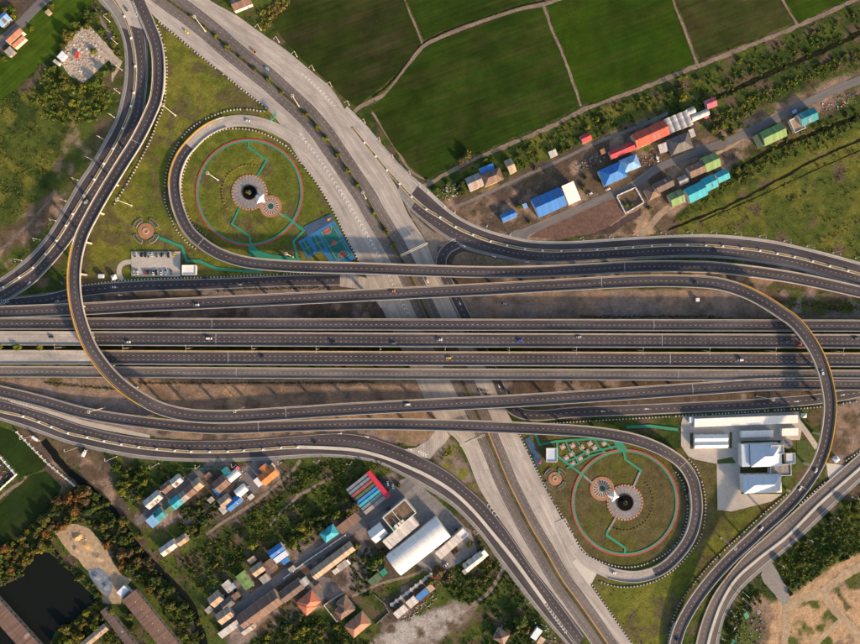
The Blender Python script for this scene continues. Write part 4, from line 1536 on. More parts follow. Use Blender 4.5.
gpath([(567, 468), (577, 464), (590, 456), (604, 452)], 1.6)
gpath([(604, 440), (612, 449)], 1.6)
gpath([(561, 470), (557, 475)], 2.0)
gpath([(627, 427), (650, 426), (677, 429.5)], 3.0)
patch('footpath', [(612, 440.5), (622, 441.5), (627, 449), (624, 452), (619, 452)], GREEN_PATH, z=0.306)
for i, (x, y) in enumerate([(562.6, 446.8), (572.4, 445.5), (571.6, 453.7), (581.6, 447.3), (589.8, 443.4), (587.2, 451.9), (594.4, 447.6), (604, 443.2), (566.2, 457.8),
                            (580, 458), (573, 463.6)]):
    c = W(x, y)
    t = empty('garden_table', (c.x, c.y, 0.0), R(32))
    tag(t, 'pink paved seating square, %s from the left in the south park garden' % ordinal(1 + sorted([562.6, 572.4, 571.6, 581.6, 589.8, 587.2, 594.4, 604, 566.2, 580, 573]).index(x)), 'seating square',
        'seating squares between the green paths')
    mb = MB()
    mb.box(-2.4, 2.4, -2.4, 2.4, -0.4, 0.36)
    mb.build('base_slab', PINK_PAVE, t)
    mb = MB()
    mb.cyl((0, 0), 0.8, 0.8, 0.95, 1.05, 10)
    mb.cyl((0, 0), 0.18, 0.18, 0.3, 0.95, 6)
    mb.build('table_top', CONC_LIGHT, t)
    for a in (0, 90, 180, 270):
        mb = MB()
        mb.cyl((1.45 * math.cos(R(a)), 1.45 * math.sin(R(a))), 0.3, 0.34, 0.3, 0.8, 8)
        mb.build('stool', CONC_LIGHT, t)


def round_garden(px, py, r, which):
    c = W(px, py)
    t = empty('round_seating', (c.x, c.y, 0))
    tag(t, 'round terracotta seating circle with curved planters beside the %s' % which, 'seating circle')
    o0 = Vector((0, 0, 0))
    mb = MB()
    disc_mb(mb, o0, r, 0.36)
    mb.build('paving', BRICK_PAVE, t)
    mb = MB()
    arc_wall(mb, o0, r * 0.24, r * 0.42, 0, 360, 0.2, 0.75, 20)
    mb.build('centre_bench', mat_plain('tan_stone', (0.42, 0.30, 0.2), 0.2, 0.9), t)
    for k in range(4):
        a = 45 + 90 * k
        mb = MB()
        arc_wall(mb, o0, r * 1.22, r * 1.30, a - 26, a + 26, -0.3, 0.7, 10)
        arc_wall(mb, o0, r * 1.64, r * 1.72, a - 26, a + 26, -0.3, 0.7, 10)
        arc_wall(mb, o0, r * 1.30, r * 1.64, a - 27, a - 25, -0.3, 0.7, 1)
        arc_wall(mb, o0, r * 1.30, r * 1.64, a + 25, a + 27, -0.3, 0.7, 1)
        pt = mb.build('curved_planter', CONC_GREY, t)
        mb = MB()
        ring_mb(mb, o0, r * 1.30, r * 1.64, 0.55, a - 25, a + 25)
        mb.build('soil_bed', mat_plain('planter_soil', (0.075, 0.07, 0.035), 0.4, 0.8), pt)


round_garden(146, 231, 8.0, 'car park')
round_garden(555, 478.7, 6.8, 'blue court in the south park')

# sports courts
court = patch('sports_court', [(298, 241.6), (334.2, 220.6), (355.5, 258.5), (349, 262), (331, 262.5), (320.6, 250.5), (307.8, 259.2)], BLUE_COURT, z=0.33)
patch('court_surface', [(319.6, 232.6), (334, 224.4), (351.5, 255.5), (344.5, 259.6), (333.5, 260)], TEAL_COURT, None, court, z=0.338)
patch('court_surface', [(300.4, 243), (306.8, 239.6), (314.8, 252), (308, 256.6)], TEAL_COURT, None, court, z=0.338)
patch('court_surface', [(311, 238.2), (317.4, 234.8), (325, 247.6), (318, 251)], TEAL_COURT, None, court, z=0.338)
for q in ([(323.6, 229.9), (328.6, 227.1), (331.4, 231.9), (326.4, 234.7)], [(338.6, 253.4), (343.6, 250.6), (346.4, 255.4), (341.4, 258.2)]):
    patch('key_area', q, RED_PATH, None, court, z=0.346)
mb = MB()
disc_mb(mb, W(334.4, 242.9), 2.4, 0.347, 20)
mb.build('centre_circle', RED_PATH, court)
mb = MB()


def seg_line(a, b, w=0.22, z=0.352):
    p, q = W(*a), W(*b)
    d = (q - p)
    d.z = 0
    d.normalize()
    n = Vector((-d.y, d.x, 0)) * w / 2
    zz = Vector((0, 0, z))
    mb.quad(p - n + zz, q - n + zz, q + n + zz, p + n + zz)


cor = [(321.4, 233.0), (333.4, 226.2), (349.6, 255.0), (337.6, 261.0)]
for i in range(4):
    seg_line(cor[i], cor[(i + 1) % 4])
seg_line((329.4, 246.6), (341.4, 240.2))
for a, b in (((303.6, 241.2), (311.4, 254.3)), ((304, 249.8), (311, 246)), ((314.2, 236.6), (321.5, 249.2)), ((314.6, 244.8), (321.4, 241.2))):
    seg_line(a, b)
for c0, a0 in ((W(326, 228.6), -146), (W(344, 256.8), 34)):
    ring_mb(mb, c0, 5.6, 5.85, 0.352, a0, a0 + 180 if False else a0 + 180, 8)
mb.build('court_line', WHITE_PAINT, court)
play = patch('play_court', [(303.5, 226.6), (331, 213.6), (334, 220.4), (307.6, 235.8)], DARKBLUE_COURT, z=0.34)
mb = MB()
for k in range(70):
    u, v = random.random(), random.random()
    c = W(305 + 25 * u + 3.5 * v, 227.5 - 12.5 * u + 7.5 * v)
    s = random.uniform(0.25, 0.7)
    a = random.random() * 3
    mb.poly([(c.x + s * math.cos(a + q * 2.09), c.y + s * math.sin(a + q * 2.09), 0.346) for q in range(3)])
mk = mb.build('rubber_inlay', mat_plain('red_rubber', (0.22, 0.06, 0.06), 0.3, 0.9), play)
mk['kind'] = 'stuff'
strip = patch('play_court', [(524.6, 439), (529.8, 436), (543.6, 463), (537.2, 466.8)], DARKBLUE_COURT, z=0.34)
mb = MB()
for k in range(30):
    u, v = random.random(), random.random()
    c = W(526 + 5 * v + 12 * u, 440 - 2.5 * v + 22 * u)
    s = random.uniform(0.25, 0.6)
    a = random.random() * 3
    mb.poly([(c.x + s * math.cos(a + q * 2.09), c.y + s * math.sin(a + q * 2.09), 0.346) for q in range(3)])
mb.build('rubber_inlay', mat_plain('red_rubber', (0.22, 0.06, 0.06), 0.3, 0.9), strip)['kind'] = 'stuff'


def play_frame(px, py, label, col):
    c = W(px, py)
    t = empty('climbing_frame', (c.x, c.y, 0.34), R(30))
    tag(t, label, 'play equipment')
    pm = mat_plain('play_' + col, {'orange': (0.55, 0.22, 0.04), 'red': (0.5, 0.06, 0.05)}[col], 0.1, 1.0)
    for x in (-0.9, 0.9):
        for y in (-0.9, 0.9):
            mb = MB()
            mb.cyl((x, y), 0.1, 0.1, 0, 2.6, 6)
            mb.build('post', STEEL, t)
    mb = MB()
    for a, b in (((-1.2, -1.2), (1.2, -1.2)), ((1.2, -1.2), (1.2, 1.2)), ((1.2, 1.2), (-1.2, 1.2)), ((-1.2, 1.2), (-1.2, -1.2))):
        mb.poly([(a[0], a[1], 2.5), (b[0], b[1], 2.5), (0, 0, 3.5)])
    mb.build('roof', pm, t)
    mb = MB()
    mb.poly([(1.0, -0.4, 1.5), (3.4, -0.4, 0.1), (3.4, 0.4, 0.1), (1.0, 0.4, 1.5)])
    mb.build('slide', pm, t)


play_frame(328.6, 219.8, 'orange roofed climbing frame on the navy court beside the basketball court', 'orange')
play_frame(539, 462, 'red roofed climbing frame at the end of the narrow navy court', 'red')
# car park
lot = patch('car_park', [(131.5, 251.5), (180.5, 251.5), (180.5, 276.5), (131.5, 276.5)], CONC_YARD, z=0.33)
ribbon('driveway', [(122, 280), (119, 272), (121, 265), (127, 262), (134, 262)], 5.0, CONC_YARD)
mb = MB()
for x in np.arange(134, 179.5, 3.35):
    for y0, y1 in ((252, 257.5), (269.5, 275.5)):
        seg_line((x, y0), (x, y1), 0.14, 0.345)
mb.build('bay_line', WHITE_PAINT, lot)

# ------------------------------------------------------------------ buildings
def cube_mesh(name, mat):
    mb = MB()
    mb.box(-0.5, 0.5, -0.5, 0.5, 0, 1, True)
    return mb.mesh(name, mat)


WIN_ME = cube_mesh('window', DARK_GLASS)
DOOR_ME = cube_mesh('door', mat_plain('door_paint', (0.16, 0.11, 0.08), 0.15, 1.0))
ROOFS = {
    'red': (0.46, 0.085, 0.05), 'crimson': (0.42, 0.05, 0.055), 'coral': (0.48, 0.15, 0.085), 'orange': (0.52, 0.17, 0.045), 'terracotta': (0.34, 0.16, 0.10), 'brown': (0.17, 0.105, 0.08),
    'umber': (0.12, 0.085, 0.075), 'tan': (0.36, 0.27, 0.19), 'grey': (0.27, 0.25, 0.235), 'darkgrey': (0.11, 0.105, 0.105), 'lightgrey': (0.46, 0.44, 0.42), 'white': (0.74, 0.72, 0.69),
    'blue': (0.03, 0.16, 0.46), 'sky': (0.17, 0.33, 0.56), 'cyan': (0.03, 0.32, 0.40), 'teal': (0.02, 0.22, 0.26), 'green': (0.16, 0.27, 0.09), 'darkgreen': (0.05, 0.10, 0.05), 'pink': (0.55, 0.10, 0.16),
    'paleblue': (0.52, 0.58, 0.66), 'yellow': (0.45, 0.33, 0.12), 'slate': (0.13, 0.16, 0.20), 'oxide': (0.24, 0.06, 0.05), 'jade': (0.02, 0.25, 0.15), 'rose': (0.55, 0.025, 0.06)}
CLEAN = {'white', 'paleblue', 'blue', 'cyan', 'sky', 'rose', 'crimson', 'coral', 'terracotta'}


def rmat(c):
    return mat_roof('roof_' + c, ROOFS[c], dirt=0.12 if c in CLEAN else 0.5, rib=1.3, sv=0.05 if c in ('white', 'paleblue') else 0.13 if c in CLEAN else 0.22, amp=0.15 if c in ('white', 'paleblue') else 0.4)


WALLS = {'cream': (0.52, 0.45, 0.36), 'white': (0.66, 0.63, 0.58), 'grey': (0.30, 0.28, 0.26), 'pink': (0.5, 0.33, 0.27), 'block': (0.24, 0.21, 0.18)}


def wmat(c):
    return mat_plain('wall_' + c, WALLS[c], 0.15, 0.5)


LANDMARKS = []


def roof_mb(kind, L, Wd, h, rise, ov):
    a, b = L / 2 + ov, Wd / 2 + ov
    e = h - ov * rise / (Wd / 2 + 1e-6) * 0.6
    t = 0.18
    up, lo = MB(), None
    if kind == 'gable':
        up.quad((-a, -b, e), (a, -b, e), (a, 0, h + rise), (-a, 0, h + rise))
        up.quad((a, b, e), (-a, b, e), (-a, 0, h + rise), (a, 0, h + rise))
        up.quad((-a, 0, h + rise - t), (a, 0, h + rise - t), (a, -b, e - t), (-a, -b, e - t))
        up.quad((a, 0, h + rise - t), (-a, 0, h + rise - t), (-a, b, e - t), (a, b, e - t))
        up.quad((-a, -b, e - t), (a, -b, e - t), (a, -b, e), (-a, -b, e))
        up.quad((a, b, e - t), (-a, b, e - t), (-a, b, e), (a, b, e))
        for s in (1, -1):
            x = a * s
            q = [(x, -b * s, e - t), (x, 0, h + rise - t), (x, 0, h + rise), (x, -b * s, e)]
            up.quad(*q)
            q = [(x, 0, h + rise - t), (x, b * s, e - t), (x, b * s, e), (x, 0, h + rise)]
            up.quad(*q)
    elif kind == 'hip':
        r = max(0.3, a - b)
        if a < b:
            r = 0.0
        up.quad((-a, -b, e), (a, -b, e), (r, 0, h + rise), (-r, 0, h + rise))
        up.quad((a, b, e), (-a, b, e), (-r, 0, h + rise), (r, 0, h + rise))
        up.poly([(a, -b, e), (a, b, e), (r, 0, h + rise)])
        up.poly([(-a, b, e), (-a, -b, e), (-r, 0, h + rise)])
        for p, q in (((-a, -b), (a, -b)), ((a, -b), (a, b)), ((a, b), (-a, b)), ((-a, b), (-a, -b))):
            up.quad((p[0], p[1], e - t), (q[0], q[1], e - t), (q[0], q[1], e), (p[0], p[1], e))
    elif kind == 'shed':
        up.quad((-a, -b, h), (a, -b, h), (a, b, h + rise), (-a, b, h + rise))
        for p, q in (((-a, -b, h), (a, -b, h)), ((a, -b, h), (a, b, h + rise)), ((a, b, h + rise), (-a, b, h + rise)), ((-a, b, h + rise), (-a, -b, h))):
            up.quad((p[0], p[1], p[2] - t), (q[0], q[1], q[2] - t), q, p)
    elif kind == 'vault':
        n = 10
        prof = [(-b + 2 * b * i / n, h + rise * math.sin(math.pi * i / n) ** 0.8) for i in range(n + 1)]
        for i in range(n):
            (y0, z0), (y1, z1) = prof[i], prof[i + 1]
            up.quad((-a, y0, z0), (a, y0, z0), (a, y1, z1), (-a, y1, z1))
        for s in (1, -1):
            pts = [(a * s, y, z) for y, z in prof]
            up.poly(pts if s > 0 else pts[::-1])
    elif kind == 'flat':
        up.box(-a, a, -b, b, h - 0.3, h + 0.05)
    return up


def house(px, py, L, Wd, ang, h, kind, col, label, wall='cream', rise=None, ov=0.5, name='house', wins=True, cat=None, parapet=False, z0=-0.5, group=None, prop=None):
    """px, py is the middle of the roof; ang is the ridge's direction, counter-clockwise from the picture's right"""
    if rise is None:
        rise = {'gable': Wd * 0.2, 'hip': min(L, Wd) * 0.24, 'shed': Wd * 0.12, 'vault': Wd * 0.17, 'flat': 0.0}[kind]
    c = W(px, py, h)
    k = (CAMH - h) / CAMH
    L, Wd = L * k, Wd * k
    t = empty(name, (c.x, c.y, 0), R(ang))
    tag(t, label, cat or name.split('_')[-1], group)
    roof_mb(kind, L - 2 * ov, Wd - 2 * ov, h, rise, ov).build('roof', rmat(col), t, smooth=False)
    a, b = L / 2 - ov, Wd / 2 - ov
    mb = MB()
    if kind == 'gable':
        g = h + rise * 0.86
        P = [(-a, -b), (a, -b), (a, b), (-a, b)]
        for i in (0, 2):
            p, q = P[i], P[i + 1]
            mb.quad((*p, z0), (*q, z0), (*q, h - 0.2), (*p, h - 0.2))
        mb.poly([(a, -b, z0), (a, b, z0), (a, b, h - 0.2), (a, 0, g), (a, -b, h - 0.2)])
        mb.poly([(-a, b, z0), (-a, -b, z0), (-a, -b, h - 0.2), (-a, 0, g), (-a, b, h - 0.2)])
    elif kind == 'shed':
        mb.box(-a, a, -b, b, z0, h - 0.15)
    else:
        mb.box(-a, a, -b, b, z0, h - 0.25)
    mb.build('wall', wmat(wall), t)
    if kind in ('gable', 'hip') and min(L, Wd) > 9:
        mb = MB()
        r = a + ov if kind == 'gable' else max(0.3, (a - b))
        mb.box(-r, r, -0.22, 0.22, h + rise - 0.1, h + rise + 0.14)
        mb.build('ridge_cap', rmat(col), t)
    if kind == 'gable' and L > 9 and col not in ('white', 'paleblue'):
        sl = (rise + (h - 0) - (h - ov * rise / (Wd / 2 - ov + 1e-6) * 0.6)) / (Wd / 2)
        for _q in range(random.randint(1, 3)):
            sx_ = random.uniform(-a * 0.8, a * 0.8)
            sw = random.uniform(0.7, 1.6)
            y0_, y1_ = sorted((random.uniform(0.1, 0.45) * Wd / 2, random.uniform(0.6, 0.95) * Wd / 2))
            sg = random.choice((-1, 1))
            mb = MB()
            q = [(sx_ - sw, sg * y0_, h + rise - sl * y0_ + 0.06), (sx_ + sw, sg * y0_, h + rise - sl * y0_ + 0.06), (sx_ + sw, sg * y1_, h + rise - sl * y1_ + 0.06), (sx_ - sw, sg * y1_, h + rise - sl * y1_ + 0.06)]
            mb.quad(*(q[::-1] if sg > 0 else q))
            mb.build('patch_sheet', rmat(random.choice([col, col, 'grey', 'slate'] if col in ('blue', 'cyan', 'teal', 'green', 'red', 'orange', 'crimson') else [col, 'brown', 'grey', 'terracotta'])), t)
    if parapet:
        mb = MB()
        A_, B_ = L / 2, Wd / 2
        for x0, x1, y0, y1 in ((-A_, A_, -B_, -B_ + 0.5), (-A_, A_, B_ - 0.5, B_), (-A_, -A_ + 0.5, -B_ + 0.51, B_ - 0.51), (A_ - 0.5, A_, -B_ + 0.51, B_ - 0.51)):
            mb.box(x0, x1, y0, y1, h - 0.28, h + 0.9)
        mb.build('parapet', wmat('white'), t)
    if wins and min(L, Wd) > 6.5:
        n = max(1, int(L / 7))
        for s in (-1, 1):
            for i in range(n):
                x = (i + 0.5) / n * 2 * a - a
                o = link('window', WIN_ME, t)
                o.location = (x, s * b, h * 0.36)
                o.scale = (1.5, 0.16, min(1.3, h * 0.35))
        o = link('door', DOOR_ME, t)
        o.location = (a * 0.35 + 1.2, -b, -0.02)
        o.scale = (1.1, 0.2, 2.1)
    if 9 < L < 40 and Wd > 8 and kind != 'flat' and random.random() < 0.5:
        mb = MB()
        mb.cyl((a + 1.3, random.uniform(-b, b) * 0.7), 0.8, 0.75, -0.3, 2.2, 10)
        mb.build('water_tank', random.choice([STEEL, CONC_GREY, rmat('sky')]), t)
    LANDMARKS.append((label, px, py))
    return t


HS = [
    # north-east street
    (622.3, 150.3, 27, 9, 23, 4.2, 'gable', 'crimson', 'narrow crimson roofed shed at the left end of the red row', 'cream'),
    (650.7, 134.3, 36, 15.5, 24, 6, 'gable', 'red', 'largest red gabled house in the row by the fields', 'cream'),
    (711, 103, 10.5, 9.5, 22, 4, 'gable', 'pink', 'small pink roofed house at the far right of the red row', 'cream'),
    (680, 143.6, 23, 16.5, 20, 5, 'hip', 'darkgrey', 'dark grey hip roofed house below the ribbed vault shed', 'grey'),
    (692, 133, 8, 5.5, 110, 3, 'shed', 'lightgrey', 'pale lean-to beside the dark grey hip roof', 'block'),
    (663.2, 148, 9, 9, 20, 3.2, 'shed', 'lightgrey', 'square pale rusty shed left of the dark grey hip roof', 'block'),
    (612.8, 173.6, 25, 17, 24, 5.5, 'hip', 'blue', 'big bright blue hip roof on the north-east street', 'white'),
    (630, 163.6, 19, 14, 22, 5, 'hip', 'sky', 'light blue hip roof joined to the big bright blue one', 'white'),
    (549, 202.4, 31, 20, 24, 5.5, 'gable', 'blue', 'wide blue gabled house beside the white flat roofed hall', 'white'),
    (571, 193.2, 13, 20, 24, 6, 'shed', 'white', 'white roofed hall touching the wide blue house', 'white'),
    (508.5, 215.7, 15, 8.6, 23, 3.5, 'gable', 'blue', 'small blue roofed shop near the street corner', 'white'),
    (525, 206, 4.6, 5, 23, 2.8, 'shed', 'sky', 'tiny light blue shed between the small and wide blue houses', 'block'),
    (474.4, 182, 15.5, 14, 24, 5, 'gable', 'grey', 'grey gabled house beside the brown hip roof near the track', 'cream'),
    (492, 177, 21, 13, 22, 5, 'hip', 'brown', 'brown hip roofed house with an orange lit end beside the track', 'cream'),
    (487, 169.4, 15, 7, 22, 3.6, 'shed', 'blue', 'blue lean-to roof behind the brown hip roofed house', 'white'),
    (510.5, 166, 7.5, 14.5, 24, 3.8, 'gable', 'tan', 'narrow tan house right of the brown hip roofed house', 'cream'),
    (553, 153.6, 8, 6.5, 24, 3, 'shed', 'lightgrey', 'lone pale grey shed beside the lane below the field', 'block'),
    (586, 137.6, 10.5, 8, 24, 3.6, 'gable', 'crimson', 'small lone red roofed hut between field and lane', 'pink'),
    (603, 151.4, 5, 5, 24, 2.8, 'shed', 'terracotta', 'tiny rusty shed left of the crimson shed', 'block'),
    (711, 162, 16, 15.5, 24, 5, 'gable', 'green', 'green gabled house below the street near the cyan roofs', 'cream'),
    (697.5, 168.8, 19, 12.5, 24, 5, 'gable', 'brown', 'brown roofed house with a yellow tank deck on the street', 'cream'),
    (683, 180, 10, 8.5, 24, 3.6, 'gable', 'grey', 'small grey gabled shed behind the brown deck house', 'block'),
    (664, 184.6, 19, 11, 26, 5, 'gable', 'umber', 'dark purple-brown gabled roof beside the walled plot', 'cream'),
    (652.6, 192.4, 13.5, 12.5, 26, 4.6, 'hip', 'brown', 'brown hip roof at the corner of the walled plot', 'cream'),
    (676.6, 197.9, 14.5, 13.5, 24, 4.4, 'gable', 'green', 'olive green roof at the lower left of the cyan row', 'cream'),
    (696, 192, 20, 15.5, 26, 5.2, 'gable', 'cyan', 'largest cyan roof of the row', 'white'),
    (710, 182.8, 13, 14, 26, 4.8, 'gable', 'cyan', 'middle cyan roof of the row', 'white'),
    (722.4, 175.8, 12.5, 11, 26, 4.2, 'gable', 'cyan', 'smallest cyan roof at the right end of the row', 'white'),
    (773.2, 134.2, 24.5, 15, 25, 5, 'gable', 'green', 'big plain green roof on the right part of the street', 'cream'),
    (759.2, 140.6, 5.4, 13, 25, 3.8, 'shed', 'darkgreen', 'dark green lean-to on the left of the big green roof', 'cream'),
    (808, 116.6, 18, 13.5, 24, 5.5, 'gable', 'teal', 'deep blue-green gabled house at the right end of the street', 'white'),
    (797.2, 124.2, 12, 14, 24, 3.6, 'flat', 'tan', 'pale tan terrace in front of the blue-green house', 'white'),
    (794.5, 111.6, 4.4, 3.4, 24, 3, 'shed', 'sky', 'tiny light blue kiosk on the street behind the tan terrace', 'block'),
    (706.4, 116.4, 4.5, 4, 22, 3, 'shed', 'pink', 'tiny pink awning below the barrel roofed shed', 'block'),
    # upper left
    (13.5, 35, 19, 8, 42, 5.5, 'gable', 'terracotta', 'long orange tiled house at the upper left edge', 'cream'),
    (18, 41, 15, 6.5, 42, 4, 'gable', 'terracotta', 'lower orange tiled wing facing the bright grass field', 'cream'),
    (9.8, 51.6, 8, 7, 42, 3.2, 'shed', 'grey', 'small grey shed below the orange tiled house', 'block'),
    (3, 19, 13, 10, 42, 4, 'gable', 'sky', 'light blue roof cut by the upper left edge', 'white'),
    (56.4, 62.2, 7, 3.4, -35, 2.8, 'flat', 'lightgrey', 'pale site container beside the rubble lot', 'white'),
    (62, 56, 8, 6, 48, 3, 'shed', 'paleblue', 'pale blue hut at the corner of the rubble lot', 'white'),
    (48, 12, 5, 4, 42, 3, 'shed', 'tan', 'tan hut at the end of the grass field', 'block'),
    (241, 2, 20, 12, 22, 5, 'gable', 'brown', 'brown roofed house cut by the top edge by the highway', 'white'),
    # village by the south-west road
    (153, 500, 18, 10.5, 40, 4.2, 'gable', 'lightgrey', 'long light grey roof at the left of the village street', 'white'),
    (166.4, 487.4, 11, 9.5, 40, 4.4, 'gable', 'brown', 'brown roof between the light grey ones on the village street', 'cream'),
    (176.4, 481, 11, 9.5, 40, 4.2, 'gable', 'lightgrey', 'small light grey roof at the top of the village street', 'white'),
    (153.2, 521, 10.5, 10.5, 40, 3.8, 'shed', 'sky', 'sky blue roof at the lower end of the teal row', 'white'),
    (159.6, 514.4, 10, 11.5, 40, 4.2, 'gable', 'teal', 'teal roof next to the sky blue one', 'white'),
    (168.2, 507.8, 7.5, 11.5, 40, 4, 'gable', 'darkgreen', 'dark green roof between teal and turquoise roofs', 'white'),
    (176.2, 502.2, 11, 11, 40, 4.4, 'gable', 'cyan', 'turquoise roof in the middle of the village row', 'white'),
    (183.8, 496.4, 7.5, 10.5, 40, 4, 'gable', 'grey', 'grey roof between the turquoise and brown ones', 'cream'),
    (190, 491, 9.5, 11.5, 40, 4.4, 'gable', 'brown', 'dark brown roof near the top of the village row', 'cream'),
    (197.4, 484.6, 8.5, 11.5, 40, 4.2, 'gable', 'tan', 'tan roof at the top end of the village row', 'cream'),
    (221, 483.8, 15, 13, 40, 4.6, 'gable', 'brown', 'square brown roof with a blue awning in the village', 'cream'),
    (216.6, 491.6, 9, 4.4, -50, 3, 'shed', 'blue', 'narrow blue awning below the square brown roof', 'block'),
    (226.2, 472, 8.5, 6.5, -50, 3.4, 'shed', 'teal', 'small teal roof above the square brown roof', 'white'),
    (233.6, 475.4, 13, 8, 40, 3.6, 'vault', 'white', 'white curved roof beside the small teal roof', 'white'),
    (237.2, 468.8, 4.6, 4, 40, 2.8, 'shed', 'pink', 'tiny pink awning above the white curved roof', 'block'),
    (225.2, 501.2, 12, 11, 40, 4.2, 'gable', 'tan', 'tan roof joined to the long blue village roof', 'cream'),
    (234, 503, 17, 9, 40, 4, 'gable', 'blue', 'long blue roof in the village beside the tan roof', 'white'),
    (241.2, 490.6, 12, 9, 40, 3.8, 'vault', 'white', 'white curved roof above the long blue village roof', 'white'),
    (223, 510, 8, 6, -50, 3, 'shed', 'lightgrey', 'pale lean-to below the tan roof by the blue one', 'block'),
    (268.6, 475.4, 19, 12, 40, 4.8, 'gable', 'orange', 'bright orange roof by the south-west road', 'white'),
    (265, 470, 10, 8, -50, 4.4, 'gable', 'orange', 'short orange wing on the bright orange roof', 'white'),
    (258, 482.4, 9, 5.5, -50, 3, 'shed', 'white', 'white canopy in front of the bright orange roof', 'white'),
    (272, 466, 5, 4.5, 40, 3, 'shed', 'lightgrey', 'pale lean-to behind the bright orange roof', 'block'),
    (168.2, 548, 17.5, 9.5, 36, 4.2, 'gable', 'lightgrey', 'light grey roof standing alone below the village', 'white'),
    (182, 540.2, 11, 8.5, 36, 4, 'gable', 'tan', 'pale tan roof joined to the lone light grey one', 'white'),
    # lower street
    (244.6, 580.8, 17.5, 10.5, -53, 4.6, 'gable', 'green', 'green roof standing across the lower street', 'cream'),
    (257.8, 569.4, 13, 10.5, 36, 4.4, 'gable', 'tan', 'tan roof right of the green roof on the lower street', 'cream'),
    (269.4, 567, 13, 11.5, -54, 4.2, 'gable', 'brown', 'dark brown roof below the blue and white house', 'cream'),
    (265, 578.6, 9.5, 8, 36, 3.4, 'shed', 'grey', 'grey lean-to right of the green roof', 'block'),
    (276.4, 551, 16, 9, 36, 4.6, 'gable', 'blue', 'blue roof with a white strip above the lower street', 'white'),
    (281, 557, 15, 6, 36, 4.4, 'shed', 'paleblue', 'pale strip roof joined below the blue one', 'white'),
    (285.6, 561, 8, 5, 36, 3.4, 'shed', 'blue', 'small blue lean-to right of the pale strip roof', 'block'),
    (228, 586.6, 11, 9, -50, 4, 'gable', 'lightgrey', 'light grey roof with blue tarp at the lower street', 'cream'),
    (232.6, 586.4, 5, 6, 36, 3.2, 'shed', 'sky', 'small light blue awning beside the green roof', 'block'),
    (215.4, 599.4, 12.5, 12, 40, 4.6, 'gable', 'tan', 'tan gabled house at the wooded lower left corner of the street', 'cream'),
    (227.4, 603.6, 12, 10, 40, 4, 'gable', 'darkgrey', 'dark grey roof between the two tan houses', 'block'),
    (224.6, 615.6, 16, 12, 36, 4.6, 'gable', 'tan', 'tan house at the foot of the long brown row', 'cream'),
    (259.4, 610.2, 47, 17, 36, 5, 'gable', 'brown', 'long brown ridge roof along the lower street', 'cream'),
    (247.4, 627.6, 15, 10, 36, 4, 'gable', 'grey', 'grey roof at the lower left end of the long brown ridge roof', 'cream'),
    (229.6, 629, 24, 7, 36, 3.4, 'shed', 'lightgrey', 'long pale canopy at the bottom left of the lower street', 'block'),
    (291.4, 591, 25, 12, 37, 5, 'gable', 'umber', 'dark ridge roof continuing the long brown row', 'cream'),
    (303, 583.4, 11, 8, 37, 4, 'flat', 'lightgrey', 'small flat pale roof at the end of the dark ridge', 'white'),
    (332.6, 561, 50, 10.5, 37, 4.8, 'gable', 'tan', 'long thin tan and dark ridge roof along the lower street', 'cream'),
    (343, 565.4, 11, 7, 37, 3.2, 'shed', 'grey', 'grey lean-to behind the long thin ridge roof', 'block'),
    (336, 571.2, 6.5, 5, 37, 3, 'shed', 'lightgrey', 'tiny pale shed behind the long thin ridge roof', 'block'),
    (347.4, 563, 4.6, 5.6, 37, 3, 'shed', 'white', 'tiny white shed behind the right end of the long thin ridge roof', 'block'),
    (349, 523, 25, 9.5, 38, 4, 'shed', 'brown', 'brown lean-to roof between the striped shed and the cyan house', 'block'),
    (329.2, 533.6, 16.5, 11.5, 36, 4.6, 'hip', 'cyan', 'cyan hip roofed house on the lower street', 'white'),
    (309, 602, 19, 15, 40, 5.2, 'hip', 'coral', 'coral red hip roofed house with the white villa wing', 'cream'),
    (307, 606, 15, 14, -50, 5.0, 'hip', 'coral', 'coral red cross wing facing the trees', 'cream'),
    (345.6, 606.6, 17, 12, -52, 5, 'hip', 'brown', 'brown hip roofed villa inside the walled yard', 'cream'),
    (343.2, 611.4, 15, 11.5, 38, 5.2, 'hip', 'brown', 'lower brown cross wing of the villa in the walled yard', 'cream'),
    (357.8, 625.2, 23, 15, 40, 5.2, 'hip', 'terracotta', 'orange-brown hip roofed house below the walled yard', 'cream'),
    (375, 579.6, 13, 8, 40, 3.2, 'shed', 'darkgreen', 'dark green roofed shelter left of the white warehouse', 'block'),
    (383.6, 572.6, 6.5, 6, 40, 3, 'flat', 'jade', 'small jade green roof at the lower corner of the warehouse', 'block'),
    (377.8, 533, 16, 14, 38, 6, 'gable', 'white', 'white gabled hall left of the flat roofed block', 'white'),
    (401, 533, 39, 11.5, 40, 8, 'shed', 'lightgrey', 'long beige roof between the flat block and the warehouse', 'white'),
    (449, 546.4, 30, 9, 42, 6, 'shed', 'lightgrey', 'long pale lean-to right of the warehouse', 'white'),
    (462.6, 534, 8.5, 8.5, 42, 6.4, 'flat', 'white', 'square white roof at the end of the pale lean-to', 'white'),
    (474, 562, 23, 8.5, 38, 4, 'gable', 'lightgrey', 'narrow pale grey roof by the curve of the road', 'white'),
    (483.4, 555, 8, 7, 38, 3.4, 'shed', 'white', 'white end roof of the narrow pale grey house', 'white'),
    (501.4, 637, 12, 13, 60, 4.4, 'hip', 'brown', 'brown hip roof among the trees at the bottom', 'cream'),
    (422.4, 594.8, 13.5, 5.6, 40, 3.4, 'shed', 'blue', 'narrow blue roof among pale sheds below the track', 'white'),
    (412.2, 602, 10.5, 8.5, 40, 3.2, 'shed', 'lightgrey', 'pale shed left of the narrow blue roof', 'block'),
    (400.8, 611.6, 14, 7.6, 40, 3.2, 'shed', 'lightgrey', 'long pale shed furthest left below the track', 'block'),
